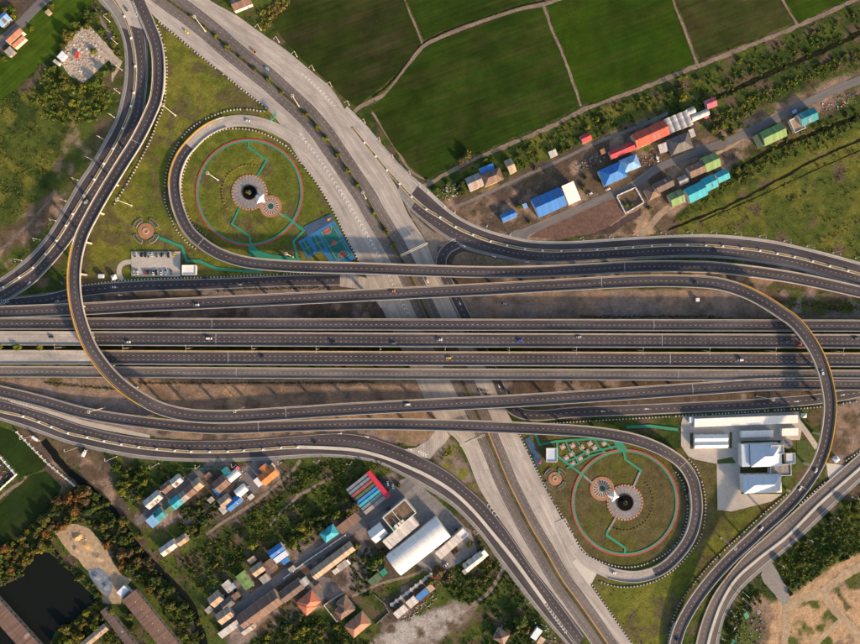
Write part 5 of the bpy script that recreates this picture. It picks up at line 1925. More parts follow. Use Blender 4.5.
    (430.6, 588, 6, 7, 40, 3.2, 'shed', 'tan', 'tan shed right of the narrow blue roof', 'block'),
    (123.2, 591.4, 10.5, 7.6, 45, 4, 'shed', 'paleblue', 'pale blue office roof beside the gravel yard', 'white'),
    (131, 598, 10, 5.6, 45, 4, 'shed', 'white', 'white roof touching the long brown farm shed', 'white'),
    (127.5, 595, 9, 4, 45, 4.6, 'shed', 'darkgrey', 'dark roof strip between the pale blue and white roofs', 'white'),
    (536.5, 634, 12, 7, 55, 3.4, 'shed', 'paleblue', 'pale blue shed by the roadside at the bottom', 'white'),
    (541, 641, 8, 6, 55, 3, 'shed', 'tan', 'tan shed by the roadside cut by the bottom edge', 'block'),
    (236, 596, 8, 6, 36, 3.2, 'shed', 'brown', 'small brown lean-to between the dark grey roof and the street', 'block'),
    (209, 610, 7, 6, 40, 3, 'shed', 'grey', 'small grey shed left of the tan house at the row foot', 'block'),
    (252, 560, 8, 5.5, 36, 3, 'shed', 'tan', 'small tan shed above the tan roof by the green one', 'block'),
    (292, 569, 7, 5, 36, 3, 'shed', 'grey', 'small grey shed right of the dark brown roof', 'block'),
    (208, 476, 7, 5.5, 40, 3, 'shed', 'brown', 'small brown shed at the top of the village street', 'block'),
    (211, 500, 6, 5, 40, 3, 'shed', 'grey', 'small grey shed left of the tan and blue village roofs', 'block'),
    (251, 497, 6, 4.5, 40, 3, 'shed', 'lightgrey', 'small pale shed right of the long blue village roof', 'block'),
    (318, 587, 6.5, 5, 37, 3, 'shed', 'brown', 'small brown shed above the coral red house', 'block'),
    (466, 571, 7, 5, 38, 3, 'shed', 'grey', 'small grey shed below the narrow pale grey house', 'block'),
    # park and government buildings
    (189.2, 270, 14, 10, 0, 4, 'flat', 'white', 'white flat roofed pavilion right of the car park', 'white'),
    (100.6, 276.2, 5, 4, 0, 3, 'flat', 'paleblue', 'tiny pale blue kiosk left of the car park drive', 'white'),
    (113.6, 277.2, 5, 5, 20, 3, 'hip', 'white', 'tiny white gatehouse at the car park drive', 'white'),
    (551.6, 455, 11, 14, 0, 4, 'flat', 'paleblue', 'pale blue and white pavilion beside the blue court', 'white'),
    (746, 421, 103.5, 8.4, 2.2, 4, 'shed', 'white', 'very long white carport along the service road', 'white'),
    (711.2, 438.2, 33.5, 7.0, 1, 4, 'gable', 'white', 'upper white ridge of the double carport in the yard', 'white'),
    (711.2, 445.0, 33.5, 6.6, 1, 4, 'gable', 'white', 'lower white ridge of the double carport in the yard', 'white'),
    (757, 433.8, 32, 6.8, 1.6, 4, 'shed', 'white', 'white canopy above the large office building', 'white'),
    (789.8, 432, 16.5, 7.6, 1.6, 4, 'shed', 'white', 'short white canopy right of the long one', 'white'),
    (766.2, 455.2, 31, 23, 2, 10, 'hip', 'paleblue', 'large pale office building with hip roof', 'white'),
    (745.6, 455.6, 8, 22.5, 2, 8, 'flat', 'paleblue', 'narrow flat wing on the left of the large office building', 'white'),
    (777, 449.6, 13, 9, 2, 11.4, 'flat', 'lightgrey', 'raised grey roof block on the large office building', 'white'),
    (762.6, 483.8, 38, 18.5, 2, 9, 'hip', 'paleblue', 'lower pale office building with hip roof', 'white'),
    (780.4, 470, 21, 11.5, 2, 6, 'flat', 'grey', 'grey flat roof linking the two office buildings', 'white'),
    (790.4, 458.4, 9, 10.5, 2, 5, 'flat', 'paleblue', 'small pale flat block right of the large office', 'white'),
    (804.5, 415.6, 4.4, 4.6, 0, 3, 'hip', 'paleblue', 'tiny pale blue guard hut at the end of the long carport', 'white'),
    (691.5, 420, 4.6, 6, 0, 3, 'shed', 'paleblue', 'tiny pale blue guard hut at the left of the long carport', 'white'),
    (836.5, 459.4, 6, 5.2, 35, 3.2, 'hip', 'paleblue', 'tiny guard hut beside the south-east road', 'white'),
    (697.8, 299.8, 3.6, 3.6, 0, 2.8, 'flat', 'white', 'tiny white box hut on the bare soil under the flyover', 'white'),
]
BIG = {'house', 'hall', 'shed'}
for r in HS:
    lab = r[8]
    nm = 'house'
    for key, val in (('guard hut', 'guard_hut'), ('gatehouse', 'gatehouse'), ('kiosk', 'kiosk'), ('carport', 'carport'), ('canopy', 'canopy'), ('office', 'office_building'), ('pavilion', 'pavilion'),
                     ('awning', 'awning'), ('lean-to', 'lean_to'), ('container', 'container'), ('hut', 'hut'), ('shed', 'shed'), ('hall', 'hall'), ('shelter', 'shelter')):
        if key in lab:
            nm = val
            break
    house(*r[:8], lab, r[9], name=nm, ov=0.25 if min(r[2], r[3]) < 9 else 0.5, parapet=(r[6] == 'flat' and min(r[2], r[3]) > 8), cat=nm.replace('_', ' '))

# ribbed vault sheds
for px, py, L, Wd, n, lab in ((679, 121.5, 26, 15.5, 4, 'grey shed of four ribbed vaults beside the largest red house'),
                              (691.5, 110.8, 8, 7, 1, 'short pale barrel roof above the four ribbed vaults'),
                              (700.4, 114.6, 18, 6.4, 1, 'long pale barrel roofed shed right of the four vaults')):
    c = W(px, py, 5)
    t = empty('vaulted_shed', (c.x, c.y, 0), R(22))
    tag(t, lab, 'shed')
    LANDMARKS.append((lab, px, py))
    if n == 1:
        roof_mb('vault', L, Wd, 3.6, 2.0, 0.2).build('roof', rmat('lightgrey'), t, True)
        mb = MB()
        mb.box(-L / 2, L / 2, -Wd / 2, Wd / 2, -0.5, 3.55)
        mb.build('wall', wmat('grey'), t)
    else:
        for i in range(n):
            m = roof_mb('vault', Wd, L / n, 3.8, 2.0, 0.0)
            o = m.build('roof_vault', rmat('lightgrey'), t, True)
            o.rotation_euler = (0, 0, R(90))
            o.location = ((i + 0.5) / n * L - L / 2, 0, 0)
        mb = MB()
        mb.box(-L / 2 + .1, L / 2 - .1, -Wd / 2 + .1, Wd / 2 - .1, -0.5, 3.75)
        mb.build('wall', wmat('grey'), t)

# white warehouse with a shallow vault, roof lights and eaves
c = W(418.4, 546.6, 8)
t = empty('warehouse', (c.x, c.y, 0), R(38))
tag(t, 'big white vaulted warehouse in the industrial yard', 'warehouse')
LANDMARKS.append(('the big white warehouse', 418, 546))
roof_mb('vault', 62, 23.5, 7.5, 3.4, 0.3).build('roof', rmat('white'), t, True)
mb = MB()
mb.box(-31, 31, -11.6, 11.6, -0.5, 7.45)
mb.build('wall', wmat('white'), t)
for i in range(5):
    mb = MB()
    x = -24 + 10 * i
    mb.box(x - 0.3, x + 0.3, 6.0, 11.2, 9.3, 9.6)
    o = mb.build('roof_rib', rmat('grey'), t)
for i in range(6):
    o = link('window', WIN_ME, t)
    o.location = (-25 + 10 * i, -11.6, 3)
    o.scale = (3, 0.16, 1.4)
o = link('door', DOOR_ME, t)
o.location = (-31, 0, 0)
o.scale = (0.3, 5, 4.5)
# flat roofed block with brown deck, plant boxes and tank
c = W(399.4, 515.2, 9)
t = empty('flat_block', (c.x, c.y, 0), R(40))
tag(t, 'flat roofed block with brown stained deck and white parapet in the yard', 'building')
LANDMARKS.append(('the flat block with the brown deck', 399, 515))
mb = MB()
mb.box(-14, 14, -8.6, 8.6, -0.5, 8.8)
mb.build('wall', wmat('white'), t)
mb = MB()
mb.box(-13.4, 13.4, -8.0, 8.0, 8.78, 8.95)
mb.build('roof_deck', mat_plain('stained_deck', (0.17, 0.115, 0.075), 0.5, 0.25), t)
mb = MB()
for x0, x1, y0, y1 in ((-14.4, 14.4, -9, -8.2), (-14.4, 14.4, 8.2, 9), (-14.4, -13.6, -8.19, 8.19), (13.6, 14.4, -8.19, 8.19), (-3, -2.6, -8.19, 8.19)):
    mb.box(x0, x1, y0, y1, 8.7, 9.9)
mb.build('parapet', wmat('white'), t)
for x, y, w, d, h in ((-9, -6, 3, 3.4, 2.4), (-5, -6.2, 2.6, 3, 2.2), (-1, -6.3, 2.4, 2.6, 2)):
    mb = MB()
    mb.box(x - w / 2, x + w / 2, y - d / 2, y + d / 2, 8.9, 8.9 + h)
    mb.build('plant_box', wmat('white'), t)
mb = MB()
mb.box(-13.2, -10.6, -7.6, -5.0, 8.9, 10.4)
mb.build('water_tank', rmat('jade'), t)
# striped roof by the road, with a red fascia
cc = W(365.5, 493.4, 5)
t = empty('striped_market', (cc.x, cc.y, 0), R(38.5))
tag(t, 'market shed with a multicoloured striped roof and a red front', 'market shed')
LANDMARKS.append(('the striped market shed', 365, 493))
ns = ['slate', 'slate', 'oxide', 'darkgreen', 'blue', 'cyan', 'slate', 'grey']
for i, cl in enumerate(ns):
    m = roof_mb('shed', 26, 3.9, 4.2, 0.5, 0.0)
    o = m.build('roof_panel', rmat(cl), t)
    o.location = (0, 15 - 4.0 * i - 2, 0)
mb = MB()
mb.box(-12.8, 12.8, -16.6, 14.6, -0.5, 4.0)
mb.build('wall', wmat('grey'), t)
mb = MB()
mb.box(13.1, 18, -17.5, 15.2, 4.6, 5.4, True)
mb.build('fascia', rmat('rose'), t)
for y in (-16, -5, 5, 14):
    mb = MB()
    mb.cyl((16, y), 0.2, 0.2, -0.5, 4.7, 6)
    mb.build('post', STEEL, t)
# long farm sheds at the lower left
for px, py, L, Wd, ang, lab, cl in ((13, 628, 92, 17, -48, 'long farm shed standing in the black pond', 'brown'), (160, 634, 100, 17, -51, 'long brown farm shed with small roof vents right of the pond', 'brown'),
                                    (122, 634, 62, 8, -52, 'narrow farm shed between the two long ones', 'umber'), (94, 637, 32, 8, 40, 'tan farm shed across the end of the pond', 'tan')):
    t = house(px, py, L, Wd, ang, 5, 'gable', cl, lab, 'block', name='farm_shed', cat='farm shed', rise=Wd * 0.13)
    if 'vents' in lab:
        for i in range(9):
            mb = MB()
            mb.cyl((-40 + i * 9.0, 2.2), 0.45, 0.45, 5.3, 6.9, 8)
            mb.build('roof_vent', STEEL, t)
# roof vents, tanks and boxes on some roofs
def gov_trim():
    c = W(788, 443.8, 5)
    t = empty('water_tank', (c.x, c.y, 0))
    tag(t, 'round pale water tank beside the large office building', 'water tank')
    mb = MB()
    mb.cyl((0, 0), 4.6, 4.6, -0.5, 4.6, 28)
    mb.build('shell', CONC_LIGHT, t)
    mb = MB()
    mb.cyl((0, 0), 4.75, 4.75, 4.61, 4.85, 28)
    lid = mb.build('lid', CONC_GREY, t)
    mb = MB()
    mb.cyl((0, 0), 0.6, 0.6, 4.8, 5.4, 10)
    mb.build('hatch', STEEL, lid)


gov_trim()
patch('yard', [(681, 424), (683, 416.5), (799, 411.5), (802, 428), (800, 440), (741, 441), (741, 494), (782, 494), (771.6, 501.5), (731.6, 511.5), (717.5, 510), (716.6, 463.8),
               (695, 459.5), (688, 456), (681, 446)], CONC_YARD)
LAWN_G = mat_plain('mown_lawn', (0.055, 0.085, 0.016), 0.35, 0.5, bump=0.4)
patch('lawn', [(740, 467), (772, 466.5), (772, 474), (740, 474.6)], mat_plain('dark_lawn', (0.04, 0.05, 0.015), 0.3, 0.6), rough_edge=0.2)  # strip of darker green lawn between the two offices
patch('lawn', [(797, 440), (806, 440), (813, 450), (801, 468), (786, 486), (782, 480), (796, 465), (797, 452)], LAWN_G, rough_edge=0.5)
patch('lawn', [(717, 460), (732, 457), (736, 463), (717, 464)], LAWN_G, rough_edge=0.3)
patch('flower_bed', [(690, 433), (693.5, 433), (693.5, 449), (690, 449)], mat_plain('bed_soil', (0.08, 0.075, 0.03), 0.4, 0.8), rough_edge=0.3)
patch('flower_bed', [(729.5, 432), (732, 432), (732, 448), (729.5, 448)], LAWN_G, rough_edge=0.3)


# walls and fences
def wall(name, pts, h, w, mat, label, cat='wall'):
    P = np.array([tuple(W(*p)) for p in pts])
    A = resample(P, 3.0)
    mb = MB()
    for i in range(len(P) - 1):
        seg = np.linspace(P[i], P[i + 1], max(2, int(np.linalg.norm(P[i + 1] - P[i]) / 6)))
        seg[:, 2] = 0
        wall_mb(mb, seg, w / 2, -0.6, h + 0.003 * i)
    o = empty(name, (0, 0, 0))
    mb.build('panel', mat, o)
    tag(o, label, cat)
    n = max(2, int(arclen(P)[-1] / 5))
    B = resample(P, n=n)
    for b in B:
        m = MB()
        m.box(b[0] - w * 0.75, b[0] + w * 0.75, b[1] - w * 0.75, b[1] + w * 0.75, -0.6, h + 0.25)
        m.build('post', mat, o)
    return o


wall('boundary_wall', [(616, 196), (635, 187.7), (643.5, 202.6), (625, 213.5), (616, 196)], 1.8, 0.7, WHITE_WALL, 'white wall round the small weedy plot on the street')
wall('boundary_wall', [(17.5, 432), (48, 463), (75, 485.5)], 1.6, 1.2, CONC_LIGHT, 'straight white wall between the dark field and the canal')
wall('boundary_wall', [(-6, 449), (16.6, 474.6), (-8, 497)], 2.0, 0.9, WHITE_WALL, 'white wall round the scrap yard at the left edge')
wall('boundary_wall', [(392, 604), (411, 589.5), (431, 574)], 1.8, 2.2, CONC_LIGHT, 'long white wall running beside the dirt track')
wall('boundary_wall', [(324.5, 604.5), (338, 595.5), (343, 593)], 1.6, 0.6, CONC_LIGHT, 'upper white wall of the walled yard by the brown villa')
wall('boundary_wall', [(324.5, 605.5), (337, 621)], 1.6, 0.6, CONC_LIGHT, 'left white wall of the walled yard by the brown villa')
wall('fence', [(375, 595), (384, 603), (389, 612), (376, 624)], 1.2, 0.5, CONC_GREY, 'grey wall across the weedy plot right of the terracotta house')
wall('fence', [(184, 467.8), (225, 468.5)], 2.0, 0.35, rmat('jade'), 'green sheet fence along the south-west road')
wall('fence', [(286, 592), (320, 570)], 0.3, 0.3, CONC_GREY, 'low kerb wall along the lower street')
wall('fence', [(284, 578), (305, 562), (345, 535)], 1.4, 0.9, CONC_LIGHT, 'pale wall along the upper side of the lower street')

# ------------------------------------------------------------------ copying things
def copy_tree(o, parent=None):
    c = o.copy()
    COL.objects.link(c)
    c.parent = parent
    for ch in o.children:
        copy_tree(ch, c)
    return c


# ------------------------------------------------------------------ lamps, masts, gantries, blocks
def make_lamp():
    t = empty('street_lamp', (0, 0, 0))
    mb = MB()
    mb.box(-0.55, 0.55, -0.55, 0.55, -0.6, 0.5)
    mb.build('base', CONC_LIGHT, t)
    mb = MB()
    mb.cyl((0, 0), 0.24, 0.15, 0.4, 12.4, 8)
    mb.build('mast', STEEL, t)
    mb = MB()
    mb.tube((0, 0, 12.3), (1.4, 0, 13.0), 0.12, 0.1, 6)
    mb.tube((1.4, 0, 13.0), (3.0, 0, 13.2), 0.1, 0.08, 6)
    mb.build('arm', STEEL, t)
    mb = MB()
    mb.box(2.8, 4.0, -0.28, 0.28, 13.06, 13.3, True)
    hd = mb.build('lamp_head', STEEL, t)
    mb = MB()
    mb.box(2.95, 3.85, -0.2, 0.2, 13.0, 13.055, True)
    mb.build('lens', LAMP_GLASS, hd)
    return t


def aim(line, x, y):
    i = int(np.argmin((line[:, 0] - x) ** 2 + (line[:, 1] - y) ** 2))
    return math.atan2(line[i, 1] - y, line[i, 0] - x)


lamp0 = make_lamp()
used = [False]
LAMP_SETS = [
    ('beside the curving west road', mgA, [(109.8, 21.6), (117.2, 43.6), (122, 70), (119.7, 93), (114.4, 117.3), (103, 139), (91.5, 159.4), (77.7, 180), (66, 201), (55.7, 220.7), (40, 239.8), (21.6, 260.3)], 'from the top'),
    ('on the outer side of the north-east road', meA, [(444.8, 207.6), (455, 212.8), (487, 226), (510, 234.8), (580.3, 238.3), (609.4, 236.6), (634, 234), (661, 232.5), (687, 231.8), (711, 231.9), (735, 233.6), (759.6, 236),
                                                     (784, 241), (807, 246), (833, 252.6), (855.6, 258)], 'from the left'),
    ('between the highway and the dark field', mA, [(261, 30), (279, 42), (297, 56.6), (314, 70), (331.6, 86.5), (349, 105), (365, 122.8), (380, 141), (393, 157.7), (410, 174), (420, 186), (428, 192.5)], 'from the top'),
    ('on the outer side of the south-west road', mhA, [(34, 435.5), (77.4, 447.6), (116.5, 456.6), (158.8, 463.4), (199.6, 466), (236, 465), (281, 462.5), (319, 460.6), (351.7, 462)], 'from the left'),
    ('beside the road curving to the bottom', mh2A, [(474, 531), (500, 565), (524.6, 599), (546, 626)], 'from the top'),
    ('on the lower side of the south-east road', jc, [(719.5, 634), (731, 611), (743, 592), (778, 563.5), (806, 538), (832, 516), (852, 497)], 'from the bottom'),
]
for where, line, pts, frm in LAMP_SETS:
    for i, (px, py) in enumerate(pts):
        o = lamp0 if not used[0] else copy_tree(lamp0)
        used[0] = True
        p = W(px, py)
        o.location = (p.x, p.y, 0)
        o.rotation_euler = (0, 0, aim(line, p.x, p.y))
        o.scale = (0.75, 0.9, 1.75) if ('south-west' in where and i < 4) else (1, 1, 1)
        tag(o, 'slender street lamp %s, %s %s' % (where, ordinal(i + 1), frm), 'street lamp', 'single-arm street lamps')
# twin-arm lamps in the gap of the central viaduct
tw = empty('street_lamp', (0, 0, 0))
mb = MB()
mb.cyl((0, 0), 0.5, 0.5, -0.6, 7.0, 8)
mb.build('base', CONC, tw)
mb = MB()
mb.cyl((0, 0), 0.22, 0.14, 7.0, 18.5, 8)
mb.build('mast', STEEL, tw)
for s in (1, -1):
    mb = MB()
    mb.tube((0, 0, 18.4), (0, s * 2.6, 19.0), 0.11, 0.08, 6)
    a = mb.build('arm', STEEL, tw)
    mb = MB()
    mb.box(-0.28, 0.28, min(s * 2.5, s * 3.6), max(s * 2.5, s * 3.6), 18.9, 19.12, True)
    mb.build('lamp_head', STEEL, a)
TWX = [(61, 347.3), (128, 348), (190, 348.2), (255, 348.6), (318, 349), (381, 349.4), (445, 349.6), (508, 349.9), (574, 350.2), (639.5, 350.5), (705, 350.8), (770, 351), (836.5, 351.2)]
for i, (px, py) in enumerate(TWX):
    o = tw if i == 0 else copy_tree(tw)
    p = W(px, py, 8)
    o.location = (p.x, p.y, 0)
    tag(o, 'twin-arm lamp in the dark gap between the two central viaduct decks, %s from the left' % ordinal(i + 1), 'street lamp', 'twin-arm lamps along the central gap')


def high_mast():
    t = empty('high_mast_light', (0, 0, 0))
    mb = MB()
    mb.cyl((0, 0), 1.0, 1.0, -0.6, 0.6, 10)
    mb.build('base', CONC_LIGHT, t)
    mb = MB()
    mb.cyl((0, 0), 0.42, 0.2, 0.5, 30, 8)
    mb.build('mast', STEEL, t)
    mb = MB()
    arc_wall(mb, Vector((0, 0, 0)), 1.0, 1.2, 0, 360, 29.4, 29.7, 16)
    mb.build('light_ring', STEEL, t)
    for k in range(6):
        mb = MB()
        a = R(60 * k)
        x, y = 1.35 * math.cos(a), 1.35 * math.sin(a)
        mb.box(x - 0.3, x + 0.3, y - 0.3, y + 0.3, 29.2, 29.6, True)
        mb.build('floodlight', LAMP_GLASS, t)
    return t


hm0 = high_mast()
for i, (px, py, lab) in enumerate([(205.4, 31, 'on the planted highway median near the top'), (218, 180, 'on the lawn inside the north ring path'), (175.4, 115.3, 'on the lawn above the north loop'),
                                   (131.4, 205.5, 'on the lawn beside the west flyover'), (293, 257, 'on the lawn by the green paths near the courts'), (104.8, 407.6, 'on the bare soil under the west flyover'),
                                   (366, 198.5, 'on the highway median below the last tree'), (299, 106.5, 'on the highway median beside the north loop'), (721, 538, 'on the grass between the south loop and the flyover'),
                                   (743, 598.6, 'on the scrub below the south-east road'), (244, 407, 'on the soil below the central viaduct'), (757, 396, 'on the verge of the east service road')]):
    o = hm0 if i == 0 else copy_tree(hm0)
    p = W(px, py)
    o.location = (p.x, p.y, 0)
    tag(o, 'tall floodlight mast ' + lab, 'floodlight mast', 'tall floodlight masts')


def gantry(p, q, lab, h=7.0, mat=STEEL):
    a, b = W(p[0], p[1], h), W(q[0], q[1], h)
    d = (b - a).length
    t = empty('sign_gantry', (a.x, a.y, 0), math.atan2(b.y - a.y, b.x - a.x))
    tag(t, lab, 'gantry')
    for x in (0, d):
        mb = MB()
        mb.cyl((x, 0), 0.35, 0.3, -0.5, h, 8)
        mb.build('post', mat, t)
    mb = MB()
    for y in (-0.8, 0.8):
        for z in (h - 1.2, h):
            mb.tube((0, y, z), (d, y, z), 0.16, 0.16, 6)
    n = int(d / 1.8)
    for i in range(n):
        x0, x1 = d * i / n, d * (i + 1) / n
        mb.tube((x0, -0.8, h), (x1, 0.8, h), 0.1, 0.1, 4)
        mb.tube((x0, 0.8, h - 1.2), (x1, 0.8, h), 0.1, 0.1, 4)
        mb.tube((x0, -0.8, h), (x0, 0.8, h), 0.1, 0.1, 4)
    mb.build('truss', mat, t)
    mb = MB()
    mb.box(d * 0.2, d * 0.8, 0.95, 1.1, h - 2.6, h + 0.6, True)
    mb.build('sign_panel', mat_plain('sign_green', (0.02, 0.12, 0.07), 0.1, 1.0), t)


gantry((400.7, 255.6), (427.4, 243), 'white truss gantry across the highway just above the ramp', 7.0, CONC_LIGHT)
gantry((460, 445.5), (484.7, 434.7), 'white truss gantry across the highway below the viaducts', 7.0, CONC_LIGHT)
gantry((276, 112), (271, 119.6), 'short green gantry at the mouth of the north loop', 6.0, mat_plain('teal_steel', (0.05, 0.3, 0.26), 0.1, 1.0))

blk = MB()
blk.box(-0.95, 0.95, -0.85, 0.85, 0.2, 1.15)
blk.box(-0.65, 0.65, -0.6, 0.6, 1.15, 1.4)
BLK_ME = blk.mesh('concrete_block', WHITE_WALL)
for where, line, n0, pts in (('north-east road', meA, 'left', [p for p in M_E[2:-1]]), ('west road', mgA, 'top', [p for p in M_G[2:-1]]),
                             ('south-west road', mhA, 'left', [p for p in M_H[2:19]])):
    for i, p in enumerate(pts):
        q = W(*p)
        j = int(np.argmin((line[:, 0] - q.x) ** 2 + (line[:, 1] - q.y) ** 2))
        nn = normals(line)[j]
        o = link('concrete_block', BLK_ME)
        o.location = (q.x, q.y, 0.1)
        o.rotation_euler = (0, 0, math.atan2(-nn[0], nn[1]))
        tag(o, 'white concrete block on the planted median of the %s, %s from the %s' % (where, ordinal(i + 1), n0), 'concrete block', 'white blocks on the planted medians')

# ------------------------------------------------------------------ vehicles
def car_kit(kind):
    """body parts of a vehicle, x forward, built once per kind"""
    L, Wd = {'car': (4.7, 1.95), 'suv': (4.9, 2.0), 'pickup': (5.5, 2.0), 'van': (5.4, 2.05), 'truck': (7.5, 2.5)}[kind]
    h = L / 2
    body = MB()
    if kind in ('car', 'suv', 'van'):
        top = {'car': 0.86, 'suv': 1.0, 'van': 1.05}[kind]
        prof = [(-h, 0.35), (-h, top - 0.05), (-h * 0.92, top), (h * 0.45, top - 0.02), (h * 0.93, top - 0.16), (h, top - 0.3), (h, 0.35)]
    elif kind == 'pickup':
        prof = [(-h, 0.45), (-h, 1.0), (h * 0.45, 1.0), (h * 0.93, 0.92), (h, 0.8), (h, 0.45)]
    else:
        prof = [(-h, 0.55), (-h, 1.0), (h, 1.0), (h, 0.55)]
    b = Wd / 2
    n = len(prof)
    for i in range(n):
        p, q = prof[i], prof[(i + 1) % n]
        wa = b * (0.9 if abs(p[0]) > h * 0.97 else 1.0)
        wb = b * (0.9 if abs(q[0]) > h * 0.97 else 1.0)
        body.quad((q[0], -wb, q[1]), (p[0], -wa, p[1]), (p[0], wa, p[1]), (q[0], wb, q[1]))
    for s in (1, -1):
        pts = [(p[0], s * b * (0.9 if abs(p[0]) > h * 0.97 else 1.0), p[1]) for p in prof]
        body.poly(pts if s < 0 else pts[::-1])
    parts = [('body', body.mesh('body', CAR_PAINT))]
    glass, roof = MB(), MB()
    x0, x1, x2, x3, zt, z0 = {'car': (-h * 0.72, -h * 0.42, h * 0.16, h * 0.5, 1.45, 0.82), 'suv': (-h * 0.95, -h * 0.85, h * 0.18, h * 0.5, 1.72, 0.96), 'van': (-h * 0.97, -h * 0.92, h * 0.42, h * 0.72, 2.05, 1.0),
                              'pickup': (-h * 0.18, -h * 0.12, h * 0.2, h * 0.5, 1.7, 0.98), 'truck': (h * 0.45, h * 0.48, h * 0.85, h * 0.98, 2.3, 1.0)}[kind]
    w0, w1 = b * 0.93, b * 0.85
    P = [(x0, -w0, z0), (x3, -w0, z0), (x3, w0, z0), (x0, w0, z0)]
    Q = [(x1, -w1, zt), (x2, -w1, zt), (x2, w1, zt), (x1, w1, zt)]
    for i in range(4):
        j = (i + 1) % 4
        glass.quad(P[i], P[j], Q[j], Q[i])
    parts.append(('window', glass.mesh('window', DARK_GLASS)))
    roof.box(x1 - 0.02, x2 + 0.02, -w1 - 0.03, w1 + 0.03, zt - 0.02, zt + 0.06)
    parts.append(('roof', roof.mesh('roof', CAR_PAINT)))
    if kind == 'truck':
        bx = MB()
        bx.box(-h, h * 0.4, -b, b, 1.02, 3.0)
        parts.append(('cargo_box', bx.mesh('cargo_box', CAR_PAINT)))
    if kind == 'pickup':
        bx = MB()
        bx.box(-h * 0.95, -h * 0.22, -b * 0.82, b * 0.82, 0.9, 1.012)
        parts.append(('cargo_bed', bx.mesh('cargo_bed', RUBBER)))
    wm = MB()
    nseg = 12
    for s in (-0.12, 0.12):
        pts = [(0.34 * math.cos(2 * math.pi * k / nseg), s, 0.34 * math.sin(2 * math.pi * k / nseg)) for k in range(nseg)]
        wm.poly(pts if s < 0 else pts[::-1])
    for k in range(nseg):
        a0, a1 = 2 * math.pi * k / nseg, 2 * math.pi * (k + 1) / nseg
        wm.quad((0.34 * math.cos(a0), 0.12, 0.34 * math.sin(a0)), (0.34 * math.cos(a1), 0.12, 0.34 * math.sin(a1)),
                (0.34 * math.cos(a1), -0.12, 0.34 * math.sin(a1)), (0.34 * math.cos(a0), -0.12, 0.34 * math.sin(a0)))
    wme = wm.mesh('wheel', RUBBER)
    lt = MB()
    lt.box(-0.08, 0.06, -0.22, 0.22, -0.1, 0.1, True)
    lme = lt.mesh('headlight', LAMP_GLASS)
    place = [('wheel', wme, (sx * h * 0.62, sy * (b - 0.1), 0.34)) for sx in (1, -1) for sy in (1, -1)]
    place += [('headlight', lme, (h - 0.03, sy * b * 0.62, 0.6)) for sy in (1, -1)]
    return parts, place


KITS = {k: car_kit(k) for k in ('car', 'suv', 'pickup', 'van', 'truck')}
CARCOL = {'white': (0.75, 0.74, 0.72), 'black': (0.016, 0.016, 0.018), 'silver': (0.42, 0.43, 0.44), 'grey': (0.12, 0.125, 0.13), 'blue': (0.02, 0.08, 0.5), 'yellow': (0.85, 0.58, 0.02), 'red': (0.45, 0.03, 0.03),
          'orange': (0.62, 0.2, 0.06), 'lightblue': (0.3, 0.48, 0.66), 'navy': (0.02, 0.03, 0.09)}


def car(kind, col, x, y, z, ang, label, group=None):
    t = empty({'car': 'car', 'suv': 'car', 'pickup': 'pickup_truck', 'van': 'van', 'truck': 'box_truck'}[kind], (x, y, z), ang)
    tag(t, label, {'car': 'car', 'suv': 'car', 'pickup': 'pickup', 'van': 'van', 'truck': 'truck'}[kind], group)
    parts, place = KITS[kind]
    col4 = CARCOL[col] + (1,)
    for nm, me in parts:
        o = link(nm, me, t)
        o.color = col4
    for nm, me, loc in place:
        o = link(nm, me, t)
        o.location = loc
    return t


